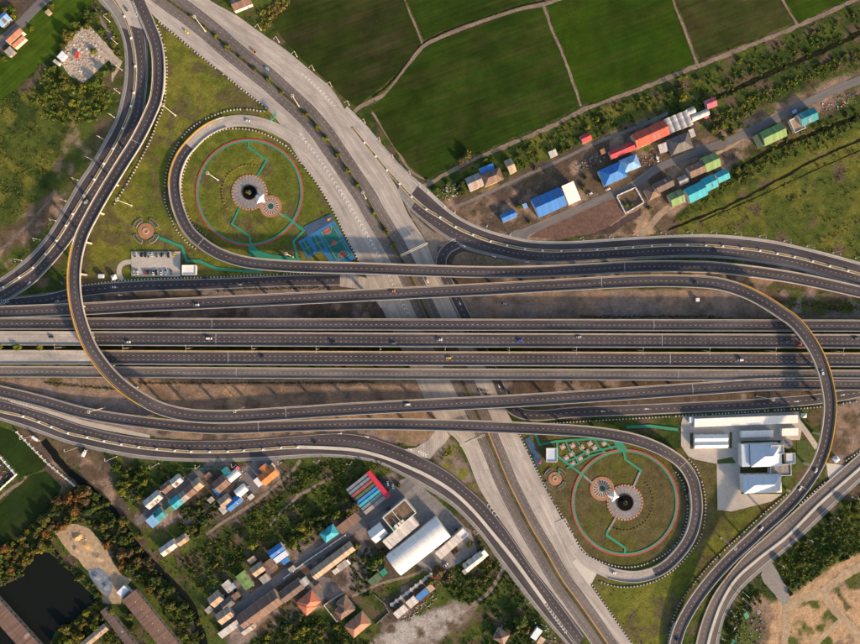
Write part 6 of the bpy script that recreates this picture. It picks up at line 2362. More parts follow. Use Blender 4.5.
LINES = {'v1': v1A, 'v2': v2A, 'v3': v3A, 'v4': v4A, 'B': bA, 'C': cA, 'D': dA, 'I': iA}
MOVING = 'vehicles driving on the interchange'
ON_ROAD = [
    ('v2', 209.3, 338.5, 1, 'van', 'white', 'white van on the upper central viaduct, left of the middle'), ('v3', 262, 356.5, -1, 'car', 'black', 'black car on the lower central viaduct'),
    ('v2', 333.4, 342.6, 1, 'suv', 'black', 'black car with a long shadow on the upper central viaduct'), ('v2', 393.3, 343.4, 1, 'car', 'grey', 'dark grey car on the upper central viaduct above the highway'),
    ('B', 407.5, 404.4, -1, 'van', 'white', 'white van on the flyover ramp below the viaducts'), ('v2', 439.3, 339.8, 1, 'pickup', 'white', 'white pickup at the centre of the upper central viaduct'),
    ('v2', 519.7, 340.5, 1, 'car', 'blue', 'bright blue car on the upper central viaduct'), ('v3', 448.6, 358, -1, 'car', 'yellow', 'yellow taxi at the centre of the lower central viaduct'),
    ('v2', 578.7, 337, 1, 'car', 'silver', 'silver car just right of the bright blue one'), ('v2', 786.2, 341.8, 1, 'car', 'grey', 'grey car in the shade of the east flyover'),
    ('v2', 799, 345, 1, 'car', 'red', 'dark red car about to pass under the east flyover'), ('v3', 740, 360, -1, 'van', 'white', 'white van on the lower central viaduct near the east flyover'),
    ('C', 822, 372.3, 1, 'car', 'white', 'white car on the bend of the east flyover'), ('v2', 856, 338.5, 1, 'suv', 'grey', 'dark car leaving at the right edge'),
    ('v2', 51.6, 336.8, 1, 'car', 'black', 'black car on the pale paving at the left'), ('v2', 128, 342, 1, 'pickup', 'white', 'white pickup just right of the west flyover'),
    ('v3', 109, 358.6, -1, 'car', 'navy', 'navy car where the dark asphalt begins on the left'), ('C', 196.6, 305, -1, 'pickup', 'white', 'white pickup on the straight ramp below the car park'),
    ('C', 392.5, 291.4, -1, 'pickup', 'orange', 'orange pickup on the ramp where it crosses the highway'), ('C', 815.7, 470.4, 1, 'car', 'white', 'uppermost white car on the rising east ramp'),
    ('C', 800, 488.2, 1, 'car', 'white', 'middle white car on the rising east ramp'), ('C', 761, 528.7, 1, 'car', 'white', 'lowest white car on the rising east ramp'),
    ('C', 677.5, 639, 1, 'car', 'navy', 'dark car at the foot of the east ramp'), ('C', 695, 282.6, -1, 'car', 'black', 'black car on the curve of the upper ramp at right'),
    ('D', 247.8, 121, -1, 'car', 'white', 'white car on the concrete of the north loop'), ('I', 613.6, 572.6, 1, 'car', 'white', 'white car on the concrete of the south loop'),
]
for key, px, py, dr, kind, colr, lab in ON_ROAD:
    A = LINES[key]
    z = 8.0
    for _ in range(3):
        p = W(px, py, z)
        i = int(np.argmin((A[:, 0] - p.x) ** 2 + (A[:, 1] - p.y) ** 2))
        z = A[i, 2]
    j, k = max(0, i - 1), min(len(A) - 1, i + 1)
    a = math.atan2(A[k, 1] - A[j, 1], A[k, 0] - A[j, 0])
    car(kind, colr, p.x, p.y, z + 0.05, a + (0 if dr > 0 else math.pi), lab, MOVING)
for px, py, ang, kind, colr, lab in [
        (86.5, 202, 55, 'suv', 'silver', 'silver car on the curving west road'), (62, 282, -60, 'car', 'navy', 'dark car parked on the dirt beside the west flyover'),
        (113.6, 287.2, 0, 'pickup', 'white', 'white pickup on the service road below the gatehouse'), (206, 278, 0, 'car', 'black', 'black car stopped on the service road by the pavilion'),
        (427.4, 280.5, -64, 'car', 'white', 'white car on the highway between the two ramps'), (186.6, 32, -40, 'car', 'yellow', 'yellow taxi on the pale highway lane at top left'),
        (254, 51.6, 140, 'pickup', 'orange', 'orange pickup on the wide highway at the top'), (267, 68.7, 140, 'car', 'lightblue', 'light blue car beside the planted highway median'),
        (127, 10, -60, 'car', 'grey', 'dark grey car at the top of the west road'), (714.3, 250.6, 185, 'suv', 'black', 'black car on the north-east road'),
        (315, 442.6, 178, 'car', 'black', 'black car on the south-west road'), (607.8, 189.7, 22, 'car', 'white', 'white car in front of the big bright blue roof'),
        (589.5, 194.3, 24, 'pickup', 'white', 'white pickup in front of the white roofed hall'), (657, 159.6, -65, 'van', 'white', 'white van parked in the yard below the red roof'),
        (380.8, 478, -80, 'car', 'black', 'first black car parked above the red market front'), (384, 481, -80, 'car', 'black', 'second black car parked beside the red market front'),
        (388, 483.4, -80, 'car', 'white', 'white car parked right of the two black ones at the market'), (393, 486.2, -80, 'car', 'white', 'last white car parked right of the red market front'),
        (388.6, 508.4, 40, 'suv', 'black', 'black car on the lane between market and flat block'), (445.8, 565, 40, 'pickup', 'white', 'white pickup in the yard below the pale lean-to'),
        (437, 576.5, 10, 'car', 'red', 'red car among scrap below the pale lean-to'), (37, 438.5, -35, 'truck', 'white', 'small white truck on the soil beside the canal'),
        (85.5, 452.6, 65, 'truck', 'white', 'white truck parked on the brown plot by the road'), (503.5, 303.5, -10, 'pickup', 'silver', 'silver pickup on the bare soil under the ramps')]:
    p = W(px, py)
    car(kind, colr, p.x, p.y, 0.27, R(ang), lab)
tops = [('silver', 135.5), ('black', 142), ('black', 145.5), ('silver', 149), ('white', 152.4), ('grey', 157), ('black', 161.8), ('silver', 165.6), ('black', 168.8), ('yellow', 175)]
bots = [('white', 138.3), ('red', 145.4), ('grey', 151), ('black', 156.6), ('white', 161.8), ('lightblue', 166.4), ('grey', 171.6), ('silver', 135), ('black', 148.2), ('white', 154)]
bots.sort(key=lambda q: q[1])
for nm, lst, y, base in (('upper', tops, 254.8, 90), ('lower', bots, 272.4, -90)):
    for i, (cl, x) in enumerate(lst):
        p = W(x, y)
        car(random.choice(['car', 'car', 'suv', 'pickup']), cl, p.x, p.y + random.uniform(-0.3, 0.3), 0.34, R(base + random.uniform(-3, 3)),
            '%s vehicle in the %s row of the car park, %s from the left' % (cl.replace('lightblue', 'light blue'), nm, ordinal(i + 1)), 'vehicles in the car park')


def motorbike(px, py, z, ang, label):
    p = W(px, py, z)
    t = empty('motorcycle', (p.x, p.y, z), R(ang))
    tag(t, label, 'motorcycle')
    for x in (-0.65, 0.65):
        mb = MB()
        n = 10
        for k in range(n):
            a0, a1 = 2 * math.pi * k / n, 2 * math.pi * (k + 1) / n
            mb.quad((x + 0.3 * math.cos(a0), 0.06, 0.3 + 0.3 * math.sin(a0)), (x + 0.3 * math.cos(a1), 0.06, 0.3 + 0.3 * math.sin(a1)),
                    (x + 0.3 * math.cos(a1), -0.06, 0.3 + 0.3 * math.sin(a1)), (x + 0.3 * math.cos(a0), -0.06, 0.3 + 0.3 * math.sin(a0)))
        mb.build('wheel', RUBBER, t)
    mb = MB()
    mb.box(-0.7, 0.5, -0.16, 0.16, 0.35, 0.8, True)
    mb.build('body', mat_plain('bike_paint', (0.2, 0.2, 0.21), 0.1, 1), t)
    mb = MB()
    mb.tube((0.5, -0.4, 1.05), (0.5, 0.4, 1.05), 0.04, 0.04)
    mb.tube((0.65, 0, 0.3), (0.5, 0, 1.05), 0.04, 0.04)
    mb.build('handlebar', STEEL, t)


motorbike(298.5, 85.4, 0.44, 140, 'motorcycle alone on the pale highway paving at the top')
motorbike(643.5, 572.2, 0.9, 0, 'motorcycle on the south loop ahead of the white car')
motorbike(738.6, 550, 10.6, 40, 'motorcycle low on the rising east ramp')

# ------------------------------------------------------------------ trees and shrubs
def leaf_mesh(name, seed, lobes, leaves, flat=0.75, size=(0.12, 0.22), gaps=0.2):
    """crown of leaf clumps in a unit-radius volume standing on z = 0"""
    r = random.Random(seed)
    mb = MB()
    cs = []
    for k in range(lobes):
        a = 2 * math.pi * k / lobes * 1.0 + r.uniform(-0.5, 0.5)
        d = r.uniform(0.25, 0.68) if k else 0.0
        cs.append((d * math.cos(a), d * math.sin(a), r.uniform(0.25, 0.85) * flat * 1.2 + (0.2 if k == 0 else 0), r.uniform(0.26, 0.46)))
    for k in range(leaves):
        c = r.choice(cs)
        u = Vector((r.gauss(0, 1), r.gauss(0, 1), r.gauss(0.25, 1))).normalized()
        rad = c[3] * (r.random() ** 0.35) * r.uniform(0.8, 1.15)
        p = Vector((c[0], c[1], c[2])) + Vector((u.x * rad, u.y * rad, u.z * rad * 0.8))
        n = (u + Vector((r.uniform(-.7, .7), r.uniform(-.7, .7), r.uniform(-.2, .9)))).normalized()
        t = n.orthogonal().normalized()
        b = n.cross(t)
        a = r.uniform(0, 6.28)
        e1 = (t * math.cos(a) + b * math.sin(a)) * r.uniform(*size)
        e2 = (b * math.cos(a) - t * math.sin(a)) * r.uniform(*size) * 0.7
        mb.quad(p - e1, p - e2 * 0.9, p + e1, p + e2)
    return mb.mesh(name, LEAF)


def trunk_mesh(seed):
    r = random.Random(seed)
    mb = MB()
    mb.cyl((0, 0), 0.075, 0.05, -0.25, 0.35, 7, False)
    for k in range(5):
        a = 2 * math.pi * k / 5 + r.uniform(-.4, .4)
        mb.tube((0, 0, 0.22 + 0.03 * k), (0.5 * math.cos(a), 0.5 * math.sin(a), r.uniform(0.55, 0.8)), 0.035, 0.012, 5)
    mb.tube((0, 0, 0.33), (0.05, 0.02, 0.95), 0.05, 0.012, 5)
    return mb.mesh('trunk', TRUNK)


CROWNS = [leaf_mesh('crown', 100 + i, lobes=7 + (i % 4), leaves=620, flat=0.65 + 0.12 * (i % 3)) for i in range(8)]
SHRUBS = [leaf_mesh('crown', 200 + i, lobes=5, leaves=230, flat=0.5, size=(0.16, 0.3)) for i in range(5)]
TRUNKS = [trunk_mesh(i) for i in range(3)]


def palm_mesh(seed):
    r = random.Random(seed)
    mb = MB()
    for k in range(18):
        a = 2 * math.pi * k / 18 + r.uniform(-.12, .12)
        el = r.uniform(0.1, 0.9)
        prev = Vector((0, 0, 1.0))
        w = 0.05
        d = Vector((math.cos(a) * math.cos(el), math.sin(a) * math.cos(el), math.sin(el)))
        sd = Vector((-math.sin(a), math.cos(a), 0))
        for s in range(4):
            nxt = prev + d * 0.27
            d = (d + Vector((0, 0, -0.42))).normalized()
            w2 = (0.13, 0.15, 0.10, 0.01)[s]
            mb.quad(prev - sd * w, nxt - sd * w2, nxt + sd * w2, prev + sd * w)
            prev, w = nxt, w2
    return mb.mesh('crown', LEAF)


PALMS = [palm_mesh(i) for i in range(3)]
LEAFCOL = {'dark green': (0.030, 0.052, 0.012), 'green': (0.055, 0.088, 0.014), 'olive': (0.095, 0.092, 0.020), 'yellow-green': (0.150, 0.160, 0.018), 'russet': (0.15, 0.068, 0.018), 'golden': (0.17, 0.13, 0.02),
           'brownish': (0.095, 0.068, 0.035), 'straw': (0.36, 0.30, 0.06)}
TREES = []


def tree(px, py, dia, col, form='tree', lab=None, z=-0.45, zs=None):
    h = dia * (0.62 if form == 'tree' else 0.4)
    p = W(px, py, h * 0.7)
    t = empty({'tree': 'tree', 'shrub': 'shrub', 'palm': 'palm_tree'}[form], (p.x, p.y, z), random.uniform(0, 6.28))
    me = random.choice({'tree': CROWNS, 'shrub': SHRUBS, 'palm': PALMS}[form])
    rad = dia / 2
    o = link('crown', me, t)
    k = rad * random.uniform(0.95, 1.1)
    o.scale = (k, k * random.uniform(0.85, 1.1), k * (zs or random.uniform(0.85, 1.15)))
    c = LEAFCOL[col]
    v = random.uniform(0.8, 1.2)
    o.color = (c[0] * v * random.uniform(0.9, 1.12), c[1] * v, c[2] * v, 1)
    tr = link('trunk', random.choice(TRUNKS), t)
    tr.scale = (rad * (0.6 if form == 'palm' else 1), rad * (0.6 if form == 'palm' else 1), rad * (1.05 if form == 'palm' else 1))
    TREES.append([t, px, py, dia, col, form, lab])
    return t


for i, (x, y, d) in enumerate([(191, 16, 5), (204, 27, 4), (215.3, 35.8, 5.5), (226, 46.4, 7), (253.6, 68.2, 6.5), (268.5, 79.8, 6.5), (281, 91.5, 7), (305.6, 114, 7.5), (316.8, 127, 7.5), (326, 138.6, 8), (336.7, 154.4, 8),
                               (346.7, 169.6, 8.5), (356.7, 184.3, 8), (385.3, 230.8, 8.5), (393.7, 245, 8), (374, 213, 5), (240, 57, 5)]):
    tree(x, y, d, ['yellow-green', 'olive'][i % 3 == 1], 'shrub', 'bushy median tree on the highway', 0.35)
for i, (x, y) in enumerate([(3, 347), (22, 347.3), (43.5, 347.6)]):
    tree(x, y, 8.5, 'yellow-green', 'palm', 'palm in the gap between the pale viaduct decks', 4.0)
tree(248, 192, 5, 'olive', 'shrub', 'small tree in the round black pool of the north park', 1.0)
tree(625, 503.4, 5, 'olive', 'shrub', 'small tree in the round black pool of the south park', 1.0)
for c, r, a0, a1, n, nm in ((CN, 27.5, 72, 215, 22, 'north'), (CS, 28.5, -118, 42, 24, 'south')):
    for i in range(n):
        a = R(a0 + (a1 - a0) * i / (n - 1))
        tree(FX + c.x + r * math.cos(a), FY - c.y - r * math.sin(a), random.uniform(1.8, 2.5), 'straw', 'shrub',
             'clipped yellowish shrub in the arc inside the %s ring path' % nm, -0.04, 0.8)
HAND = [(86, 26, 9, 'olive'), (66, 35, 14, 'olive'), (62, 44, 10, 'green'), (73, 22, 9, 'green'), (92, 50, 8, 'yellow-green'), (100, 30, 9, 'green'), (112, 42, 9, 'olive'), (84, 10, 10, 'dark green'), (94, 14, 8, 'green'),
        (108, 14, 6, 'olive'), (60, 75, 10, 'olive'), (52, 68, 9, 'green'), (62, 84, 12, 'olive'), (80, 88, 11, 'yellow-green'), (95, 82, 12, 'green'), (104, 72, 11, 'green'), (112, 68, 7, 'dark green'), (70, 102, 11, 'yellow-green'),
        (90, 98, 9, 'green'), (45, 95, 10, 'green'), (74, 112, 9, 'olive'), (58, 112, 9, 'olive'), (10, 8, 9, 'green'), (2, 8, 9, 'olive'), (12, 15, 7, 'yellow-green'), (50, 5, 7, 'olive'), (3, 58, 7, 'green'), (30, 28, 6, 'yellow-green'),
        (467, 154, 13, 'olive'), (461, 160, 9, 'brownish'), (486, 160, 6, 'yellow-green'), (436, 189, 9, 'green'), (448, 183, 6, 'green'), (462, 183, 10, 'dark green'), (462, 191, 8, 'dark green'), (505, 172, 7, 'dark green'),
        (502, 179, 7, 'green'), (519, 156, 8, 'green'), (528, 150, 7, 'olive'), (536, 168, 6, 'olive'), (562, 150, 7, 'green'), (519, 206, 7, 'yellow-green'), (530, 222, 5, 'olive'), (584, 187, 7, 'olive'), (586, 178, 7, 'brownish'),
        (600, 181, 5, 'green'), (588, 126, 7, 'yellow-green'), (598, 118, 7, 'yellow-green'), (606, 122, 8, 'green'), (718, 118, 10, 'olive'), (725, 125, 11, 'yellow-green'), (733, 131, 9, 'olive'), (716, 130, 10, 'olive'),
        (724, 138, 8, 'green'), (632, 205, 5, 'yellow-green'), (626, 205, 5, 'yellow-green'), (650, 208, 6, 'olive'), (683, 96, 12, 'yellow-green'), (671, 92, 7, 'green'), (679, 78, 5, 'yellow-green'), (686, 76, 5, 'yellow-green'),
        (738, 168, 10, 'olive'), (746, 167, 9, 'dark green'), (739, 178, 9, 'olive'), (790, 133, 5, 'golden'), (372, 566, 15, 'green'), (379, 560, 14, 'green'), (365, 560, 10, 'olive'), (357, 547, 9, 'olive'), (352, 556, 8, 'green'),
        (372, 575, 9, 'olive'), (353, 508, 16, 'brownish'), (346, 502, 12, 'olive'), (349, 514, 9, 'olive'), (522, 623, 17, 'green'), (515, 632, 13, 'dark green'), (527, 631, 11, 'olive'), (251, 545, 13, 'yellow-green'),
        (442, 542, 6, 'golden'), (456, 530, 4, 'golden'), (446, 536, 4, 'golden'), (455, 552, 9, 'brownish'), (470, 545, 8, 'olive'), (438, 572, 14, 'brownish'), (448, 580, 12, 'brownish'), (430, 582, 10, 'olive'),
        (480, 544, 7, 'dark green'), (398, 486, 6, 'green'), (245, 615 - 40, 5, 'green'), (334, 497, 8, 'dark green'), (72, 512, 13, 'russet'), (60, 528, 11, 'russet'), (44, 534, 11, 'russet'), (66, 524, 8, 'russet'), (24, 558, 11, 'golden'),
        (10, 570, 12, 'russet'), (106, 546, 11, 'russet'), (121, 566, 12, 'russet'), (148, 590, 13, 'russet'), (158, 597, 9, 'brownish'), (122, 522, 14, 'olive'), (138, 536, 10, 'olive'), (130, 630, 9, 'olive'),
        (128, 618, 10, 'olive'), (110, 612, 12, 'olive'), (790, 585, 7, 'dark green'), (800, 583, 7, 'dark green'), (792, 595, 7, 'dark green'), (781, 562, 9, 'green'), (848, 560 - 55, 10, 'green')]
for x, y, d, cl in HAND:
    tree(x, y, d, cl)

bpy.context.view_layer.update()
dg = bpy.context.evaluated_depsgraph_get()


def hit(px, py):
    p = W(px, py)
    ok, loc, nrm, ix, ob, mt = scene.ray_cast(dg, Vector((p.x, p.y, 200)), Vector((0, 0, -1)))
    return ob.name.split('.')[0] if ok else ''


def grove(poly, n, dmin, dmax, cols, form='tree', lab=None, spacing=0.62, allow=('ground', 'field', 'bare_plot', 'canal', 'pond', 'ditch')):
    P = np.array(poly, dtype=float)
    lo, hi = P.min(0), P.max(0)
    placed, tries = [], 0
    while len(placed) < n and tries < n * 60:
        tries += 1
        x, y = random.uniform(lo[0], hi[0]), random.uniform(lo[1], hi[1])
        if sdf(np.array([x]), np.array([y]), poly)[0] < 0:
            continue
        d = dmin * 0.75 + (dmax * 1.15 - dmin * 0.75) * random.random() ** 1.3
        if any(math.hypot(x - a, y - b) < (d + e) * 0.5 * spacing for a, b, e in placed):
            continue
        if hit(x, y) not in allow:
            continue
        placed.append((x, y, d))
        tree(x, y, d, random.choice(cols), form, lab)


AUT = ['olive', 'olive', 'olive', 'golden', 'russet', 'green', 'dark green', 'brownish']
DK = ['dark green', 'dark green', 'green', 'olive', 'brownish']
MX = ['green', 'olive', 'dark green', 'yellow-green']
YB = ['yellow-green', 'olive', 'green']
grove([(-6, 552), (24, 532), (42, 516), (58, 498), (74, 488), (84, 506), (74, 520), (56, 532), (44, 548), (30, 557), (20, 574), (-6, 586)], 42, 8, 14, AUT)
grove([(76, 486), (92, 490), (118, 520), (140, 548), (158, 572), (152, 588), (134, 578), (116, 562), (98, 532), (86, 522)], 40, 8, 14, DK)
grove([(44, 549), (54, 548), (84, 576), (104, 596), (98, 600), (86, 590), (66, 570)], 15, 6, 8, ['green', 'dark green', 'olive'])
grove([(52, 648), (62, 632), (84, 614), (102, 600), (108, 612), (96, 626), (80, 634), (70, 648)], 15, 9, 13, ['olive', 'green', 'yellow-green', 'golden'])
grove([(160, 582), (180, 600), (198, 620), (206, 646), (188, 646), (176, 624), (160, 602)], 14, 8, 12, MX)
grove([(182, 508), (210, 496), (220, 512), (205, 530), (190, 545), (178, 532)], 13, 7, 12, ['dark green', 'olive', 'green'])
grove([(112, 466), (140, 466), (146, 484), (140, 500), (124, 500), (112, 482)], 14, 8, 12, ['dark green', 'green', 'yellow-green'])
grove([(290, 530), (330, 508), (345, 515), (330, 522), (318, 540), (296, 556), (282, 545)], 16, 7, 11, ['green', 'yellow-green', 'dark green'])
grove([(262, 640), (290, 604), (300, 616), (320, 618), (345, 628), (350, 648), (250, 650)], 18, 8, 12, MX)
grove([(452, 590), (488, 560), (500, 564), (482, 592), (466, 602), (448, 604)], 12, 7, 11, ['green', 'dark green', 'olive'])
grove([(205, 560), (238, 560), (240, 575), (225, 580), (205, 592), (196, 580)], 8, 5, 9, ['olive', 'green'])
grove([(232, 590), (245, 592), (240, 602), (232, 598)], 2, 5, 6, ['green'])
grove([(790, 552), (830, 520), (862, 500), (862, 552), (830, 566), (806, 586)], 20, 6, 11, ['green', 'olive', 'dark green', 'yellow-green'])
grove([(728, 640), (732, 615), (752, 598), (762, 588), (768, 596), (760, 608), (742, 620), (735, 645)], 7, 5, 8, ['olive', 'green'])

# yellow-green bush rows along the north-east ditches
for line, n, w in (([(600, 118), (640, 100), (700, 78), (770, 48), (858, 12)], 14, 5), ([(700, 98), (760, 70), (858, 30)], 13, 4), ([(710, 118), (760, 92), (858, 52)], 16, 4), ([(770, 150), (815, 126), (858, 112)], 9, 3),
                   ([(745, 170), (790, 152), (858, 122)], 9, 4)):
    A = resample(np.array(line, dtype=float), n=n)
    for x, y in A:
        x, y = x + random.uniform(-5, 5), y + random.uniform(-w, w) * 0.7
        if hit(x, y) in ('ground', 'ditch', 'field'):
            tree(x, y, random.uniform(3.5, 7.5), random.choice(YB), 'shrub')

# labels that single out each plant
LM = [('the black pond', 40, 605), ('the rubble lot', 85, 55), ('the white truck on the brown plot', 85, 452), ('the gravel yard', 103, 583), ('the dirt plot by the pond', 90, 545), ('the orange tiled house', 13, 35), ('the striped market shed', 365, 493),
      ('the coral red house', 308, 604), ('the white warehouse', 418, 546), ('the green roof on the lower street', 244, 581), ('the turquoise village roof', 176, 502), ('the bright orange roof', 268, 475),
      ('the cyan house on the lower street', 329, 533), ('the long thin ridge roof', 332, 561), ('the terracotta house', 357, 625), ('the brown hip roof at the bottom', 501, 637), ('the narrow pale grey house', 474, 562),
      ('the big red house', 651, 134), ('the pink roofed house', 711, 103), ('the big green roof', 773, 134), ('the blue-green house', 808, 117), ('the wide blue house', 549, 202), ('the brown house by the track', 492, 177),
      ('the walled plot', 630, 200), ('the sandy tracks', 820, 600), ('the south-east road', 800, 525), ('the long brown farm shed', 160, 634), ('the lone light grey village roof', 168, 548), ('the upper right corner', 858, 2),
      ('the lone red hut', 586, 137), ('the green and black scrap heap', 745, 620), ('the west road', 122, 70)]
seen_groups = {}
for rec in TREES:
    t, x, y, d, col, form, lab = rec
    noun = {'tree': 'tree', 'shrub': 'bush', 'palm': 'palm'}[form]
    if lab:
        same = sorted([(r[1] + r[2] * 0.01) for r in TREES if r[6] == lab])
        k = same.index(x + y * 0.01) + 1
        tag(t, lab + (', %s from the left' % ordinal(k) if len(same) > 1 else ''), noun, lab if len(same) > 1 else None)
        continue
    nm, lx, ly = min(LM, key=lambda m: (m[1] - x) ** 2 + (m[2] - y) ** 2)
    me = math.hypot(lx - x, ly - y)
    rank = 1 + sum(1 for r in TREES if r[4] == col and r[5] == form and not r[6] and math.hypot(lx - r[1], ly - r[2]) < me - 1e-9)
    tag(t, '%s %s, %s nearest of its colour to %s' % (col, noun, ordinal(rank), nm), noun, '%s %ss' % (col, 'bushe' if noun == 'bush' else noun))

# ------------------------------------------------------------------ scrub, weeds, rubble
def scrub(name, px, py, rad, hgt, cols, nleaf=8):
    """many small leaf clumps in one mesh"""
    n = len(px)
    X, Y = px - FX, FY - py
    m = n * nleaf
    cx, cy = np.repeat(X, nleaf), np.repeat(Y, nleaf)
    r, h = np.repeat(rad, nleaf), np.repeat(hgt, nleaf)
    a = rng.random(m) * 6.283
    d = np.sqrt(rng.random(m)) * r
    x, y = cx + d * np.cos(a), cy + d * np.sin(a)
    z = -0.35 + h * (1 - (d / np.maximum(r, 1e-3)) ** 2) * rng.uniform(0.55, 1.05, m)
    nrm = np.stack([np.cos(a) * d / r, np.sin(a) * d / r, rng.uniform(0.2, 1.0, m)], 1) + rng.normal(0, 0.45, (m, 3))
    nrm /= np.linalg.norm(nrm, axis=1)[:, None]
    t = np.cross(nrm, rng.normal(0, 1, (m, 3)))
    t /= np.maximum(1e-6, np.linalg.norm(t, axis=1))[:, None]
    b = np.cross(nrm, t)
    s = (np.minimum(r, 1.3) * rng.uniform(0.35, 0.65, m))[:, None]
    c = np.stack([x, y, z], 1)
    V = np.stack([c - t * s, c - b * s * 0.6, c + t * s, c + b * s * 0.6], 1).reshape(-1, 3)
    me = bpy.data.meshes.new(name)
    me.vertices.add(len(V))
    me.vertices.foreach_set('co', V.astype(np.float32).ravel())
    me.loops.add(len(V))
    me.loops.foreach_set('vertex_index', np.arange(len(V), dtype=np.int32))
    me.polygons.add(m)
    me.polygons.foreach_set('loop_start', np.arange(0, len(V), 4, dtype=np.int32))
    me.update(calc_edges=True)
    cc = np.repeat(cols, nleaf, axis=0) * rng.uniform(0.7, 1.35, m)[:, None]
    cc = np.repeat(cc, 4, axis=0)
    at = me.color_attributes.new('cover', 'FLOAT_COLOR', 'POINT')
    at.data.foreach_set('color', np.concatenate([cc, np.ones((len(cc), 1))], 1).astype(np.float32).ravel())
    me.materials.append(SCRUB_MAT)
    return tag(link(name, me), kind='stuff')


N = 60000
sx, sy = rng.uniform(-10, 870, N), rng.uniform(-8, 652, N)
scol, sden = zone_cover(sx, sy)
clump = fbm(sx, sy, 12, 301, 3)
band = np.sin((sx * 0.44 + sy * 0.90) / 2.6)
marsh = sdf(sx, sy, [(655, 236), (735, 185), (870, 105), (900, 100), (900, 275), (830, 252), (760, 236)]) > 0
sden = np.where(marsh, sden * np.clip(0.75 + 0.8 * band, 0, 1.4), sden)
keep = rng.random(N) < sden * np.clip((clump - 0.36) * 5, 0.0, 1.3)
sx, sy, scol, sden, clump = sx[keep], sy[keep], scol[keep], sden[keep], clump[keep]
ok = np.array([hit(a, b) in ('ground',) for a, b in zip(sx, sy)])
sx, sy, scol, sden, clump = sx[ok], sy[ok], scol[ok], sden[ok], clump[ok]
green = np.stack([rng.uniform(0.04, 0.12, len(sx)), rng.uniform(0.06, 0.12, len(sx)), rng.uniform(0.01, 0.025, len(sx))], 1)
scol = scol * 0.55 + green * 0.5
srad = rng.uniform(0.5, 1.5, len(sx)) * (0.6 + sden)
scrub('scrub', sx, sy, srad, srad * rng.uniform(0.7, 1.3, len(sx)), scol)
# undergrowth filling the woods and the gaps between houses
WOODS = [([(-8, 548), (24, 530), (58, 496), (76, 486), (118, 518), (158, 570), (200, 616), (208, 650), (186, 650), (150, 590), (120, 570), (96, 530), (74, 522), (46, 548), (20, 574), (-8, 588)], 900, (0.045, 0.050, 0.014)),
         ([(50, 650), (60, 632), (100, 598), (112, 610), (150, 650), (110, 650), (96, 628), (74, 650)], 200, (0.055, 0.055, 0.014)),
         ([(110, 464), (146, 466), (200, 466), (180, 478), (150, 490), (138, 508), (122, 500)], 170, (0.035, 0.055, 0.012)), ([(178, 508), (212, 492), (224, 514), (200, 530), (186, 546)], 130, (0.035, 0.042, 0.012)),
         ([(286, 470), (350, 462), (362, 478), (346, 492), (336, 520), (300, 552), (270, 548), (226, 572), (200, 590), (180, 560), (240, 524)], 700, (0.050, 0.058, 0.014)),
         ([(246, 650), (290, 600), (318, 618), (340, 622), (360, 640), (380, 640), (376, 650)], 300, (0.045, 0.058, 0.013)), ([(340, 548), (386, 548), (388, 576), (372, 600), (350, 592), (352, 572)], 160, (0.04, 0.052, 0.012)),
         ([(440, 580), (480, 548), (500, 560), (548, 628), (530, 650), (480, 650), (486, 604), (460, 604)], 420, (0.045, 0.060, 0.013)),
         ([(776, 564), (800, 545), (862, 494), (862, 552), (830, 566), (800, 590), (786, 586)], 420, (0.075, 0.085, 0.018)), ([(722, 648), (728, 618), (756, 590), (768, 590), (745, 615), (736, 648)], 110, (0.06, 0.065, 0.016)),
         ([(430, 196), (470, 168), (560, 124), (640, 96), (720, 72), (862, 10), (862, 30), (730, 98), (600, 136), (470, 192)], 620, (0.045, 0.060, 0.013)),
         ([(700, 122), (760, 92), (862, 46), (862, 58), (760, 104), (740, 134), (716, 136)], 260, (0.075, 0.085, 0.016)), ([(725, 172), (800, 142), (862, 106), (862, 124), (770, 168), (730, 190), (690, 210)], 320, (0.065, 0.072, 0.016)),
         ([(46, 66), (70, 80), (100, 80), (114, 92), (100, 120), (60, 125), (30, 100)], 320, (0.065, 0.078, 0.015)), ([(96, 4), (116, 34), (122, 60), (112, 50), (98, 24)], 60, (0.07, 0.07, 0.018)),
         ([(56, 36), (80, 6), (96, 10), (88, 26), (62, 50)], 120, (0.045, 0.062, 0.013)), ([(255, 14), (276, 0), (292, 0), (272, 22), (262, 32)], 80, (0.11, 0.09, 0.025))]
wx, wy, wr, wc = [], [], [], []
for poly, n, colr in WOODS:
    P = np.array(poly, dtype=float)
    lo, hi = P.min(0), P.max(0)
    qx, qy = rng.uniform(lo[0], hi[0], n * 4), rng.uniform(lo[1], hi[1], n * 4)
    ins = sdf(qx, qy, poly) > 0
    qx, qy = qx[ins][:n], qy[ins][:n]
    good = np.array([hit(a, b) in ('ground', 'crown', 'ditch', 'canal', 'scrub') for a, b in zip(qx, qy)], dtype=bool)
    qx, qy = qx[good], qy[good]
    wx.append(qx)
    wy.append(qy)
    wr.append(rng.uniform(0.9, 2.3, len(qx)))
    wc.append((np.array(colr) * np.array((1.18, 1.28, 1.1)))[None, :] * rng.uniform(0.6, 1.6, (len(qx), 1)) * rng.uniform(0.85, 1.15, (len(qx), 3)))
wr = np.concatenate(wr)
scrub('undergrowth', np.concatenate(wx), np.concatenate(wy), wr, wr * rng.uniform(0.8, 1.5, len(wr)), np.concatenate(wc), 34)
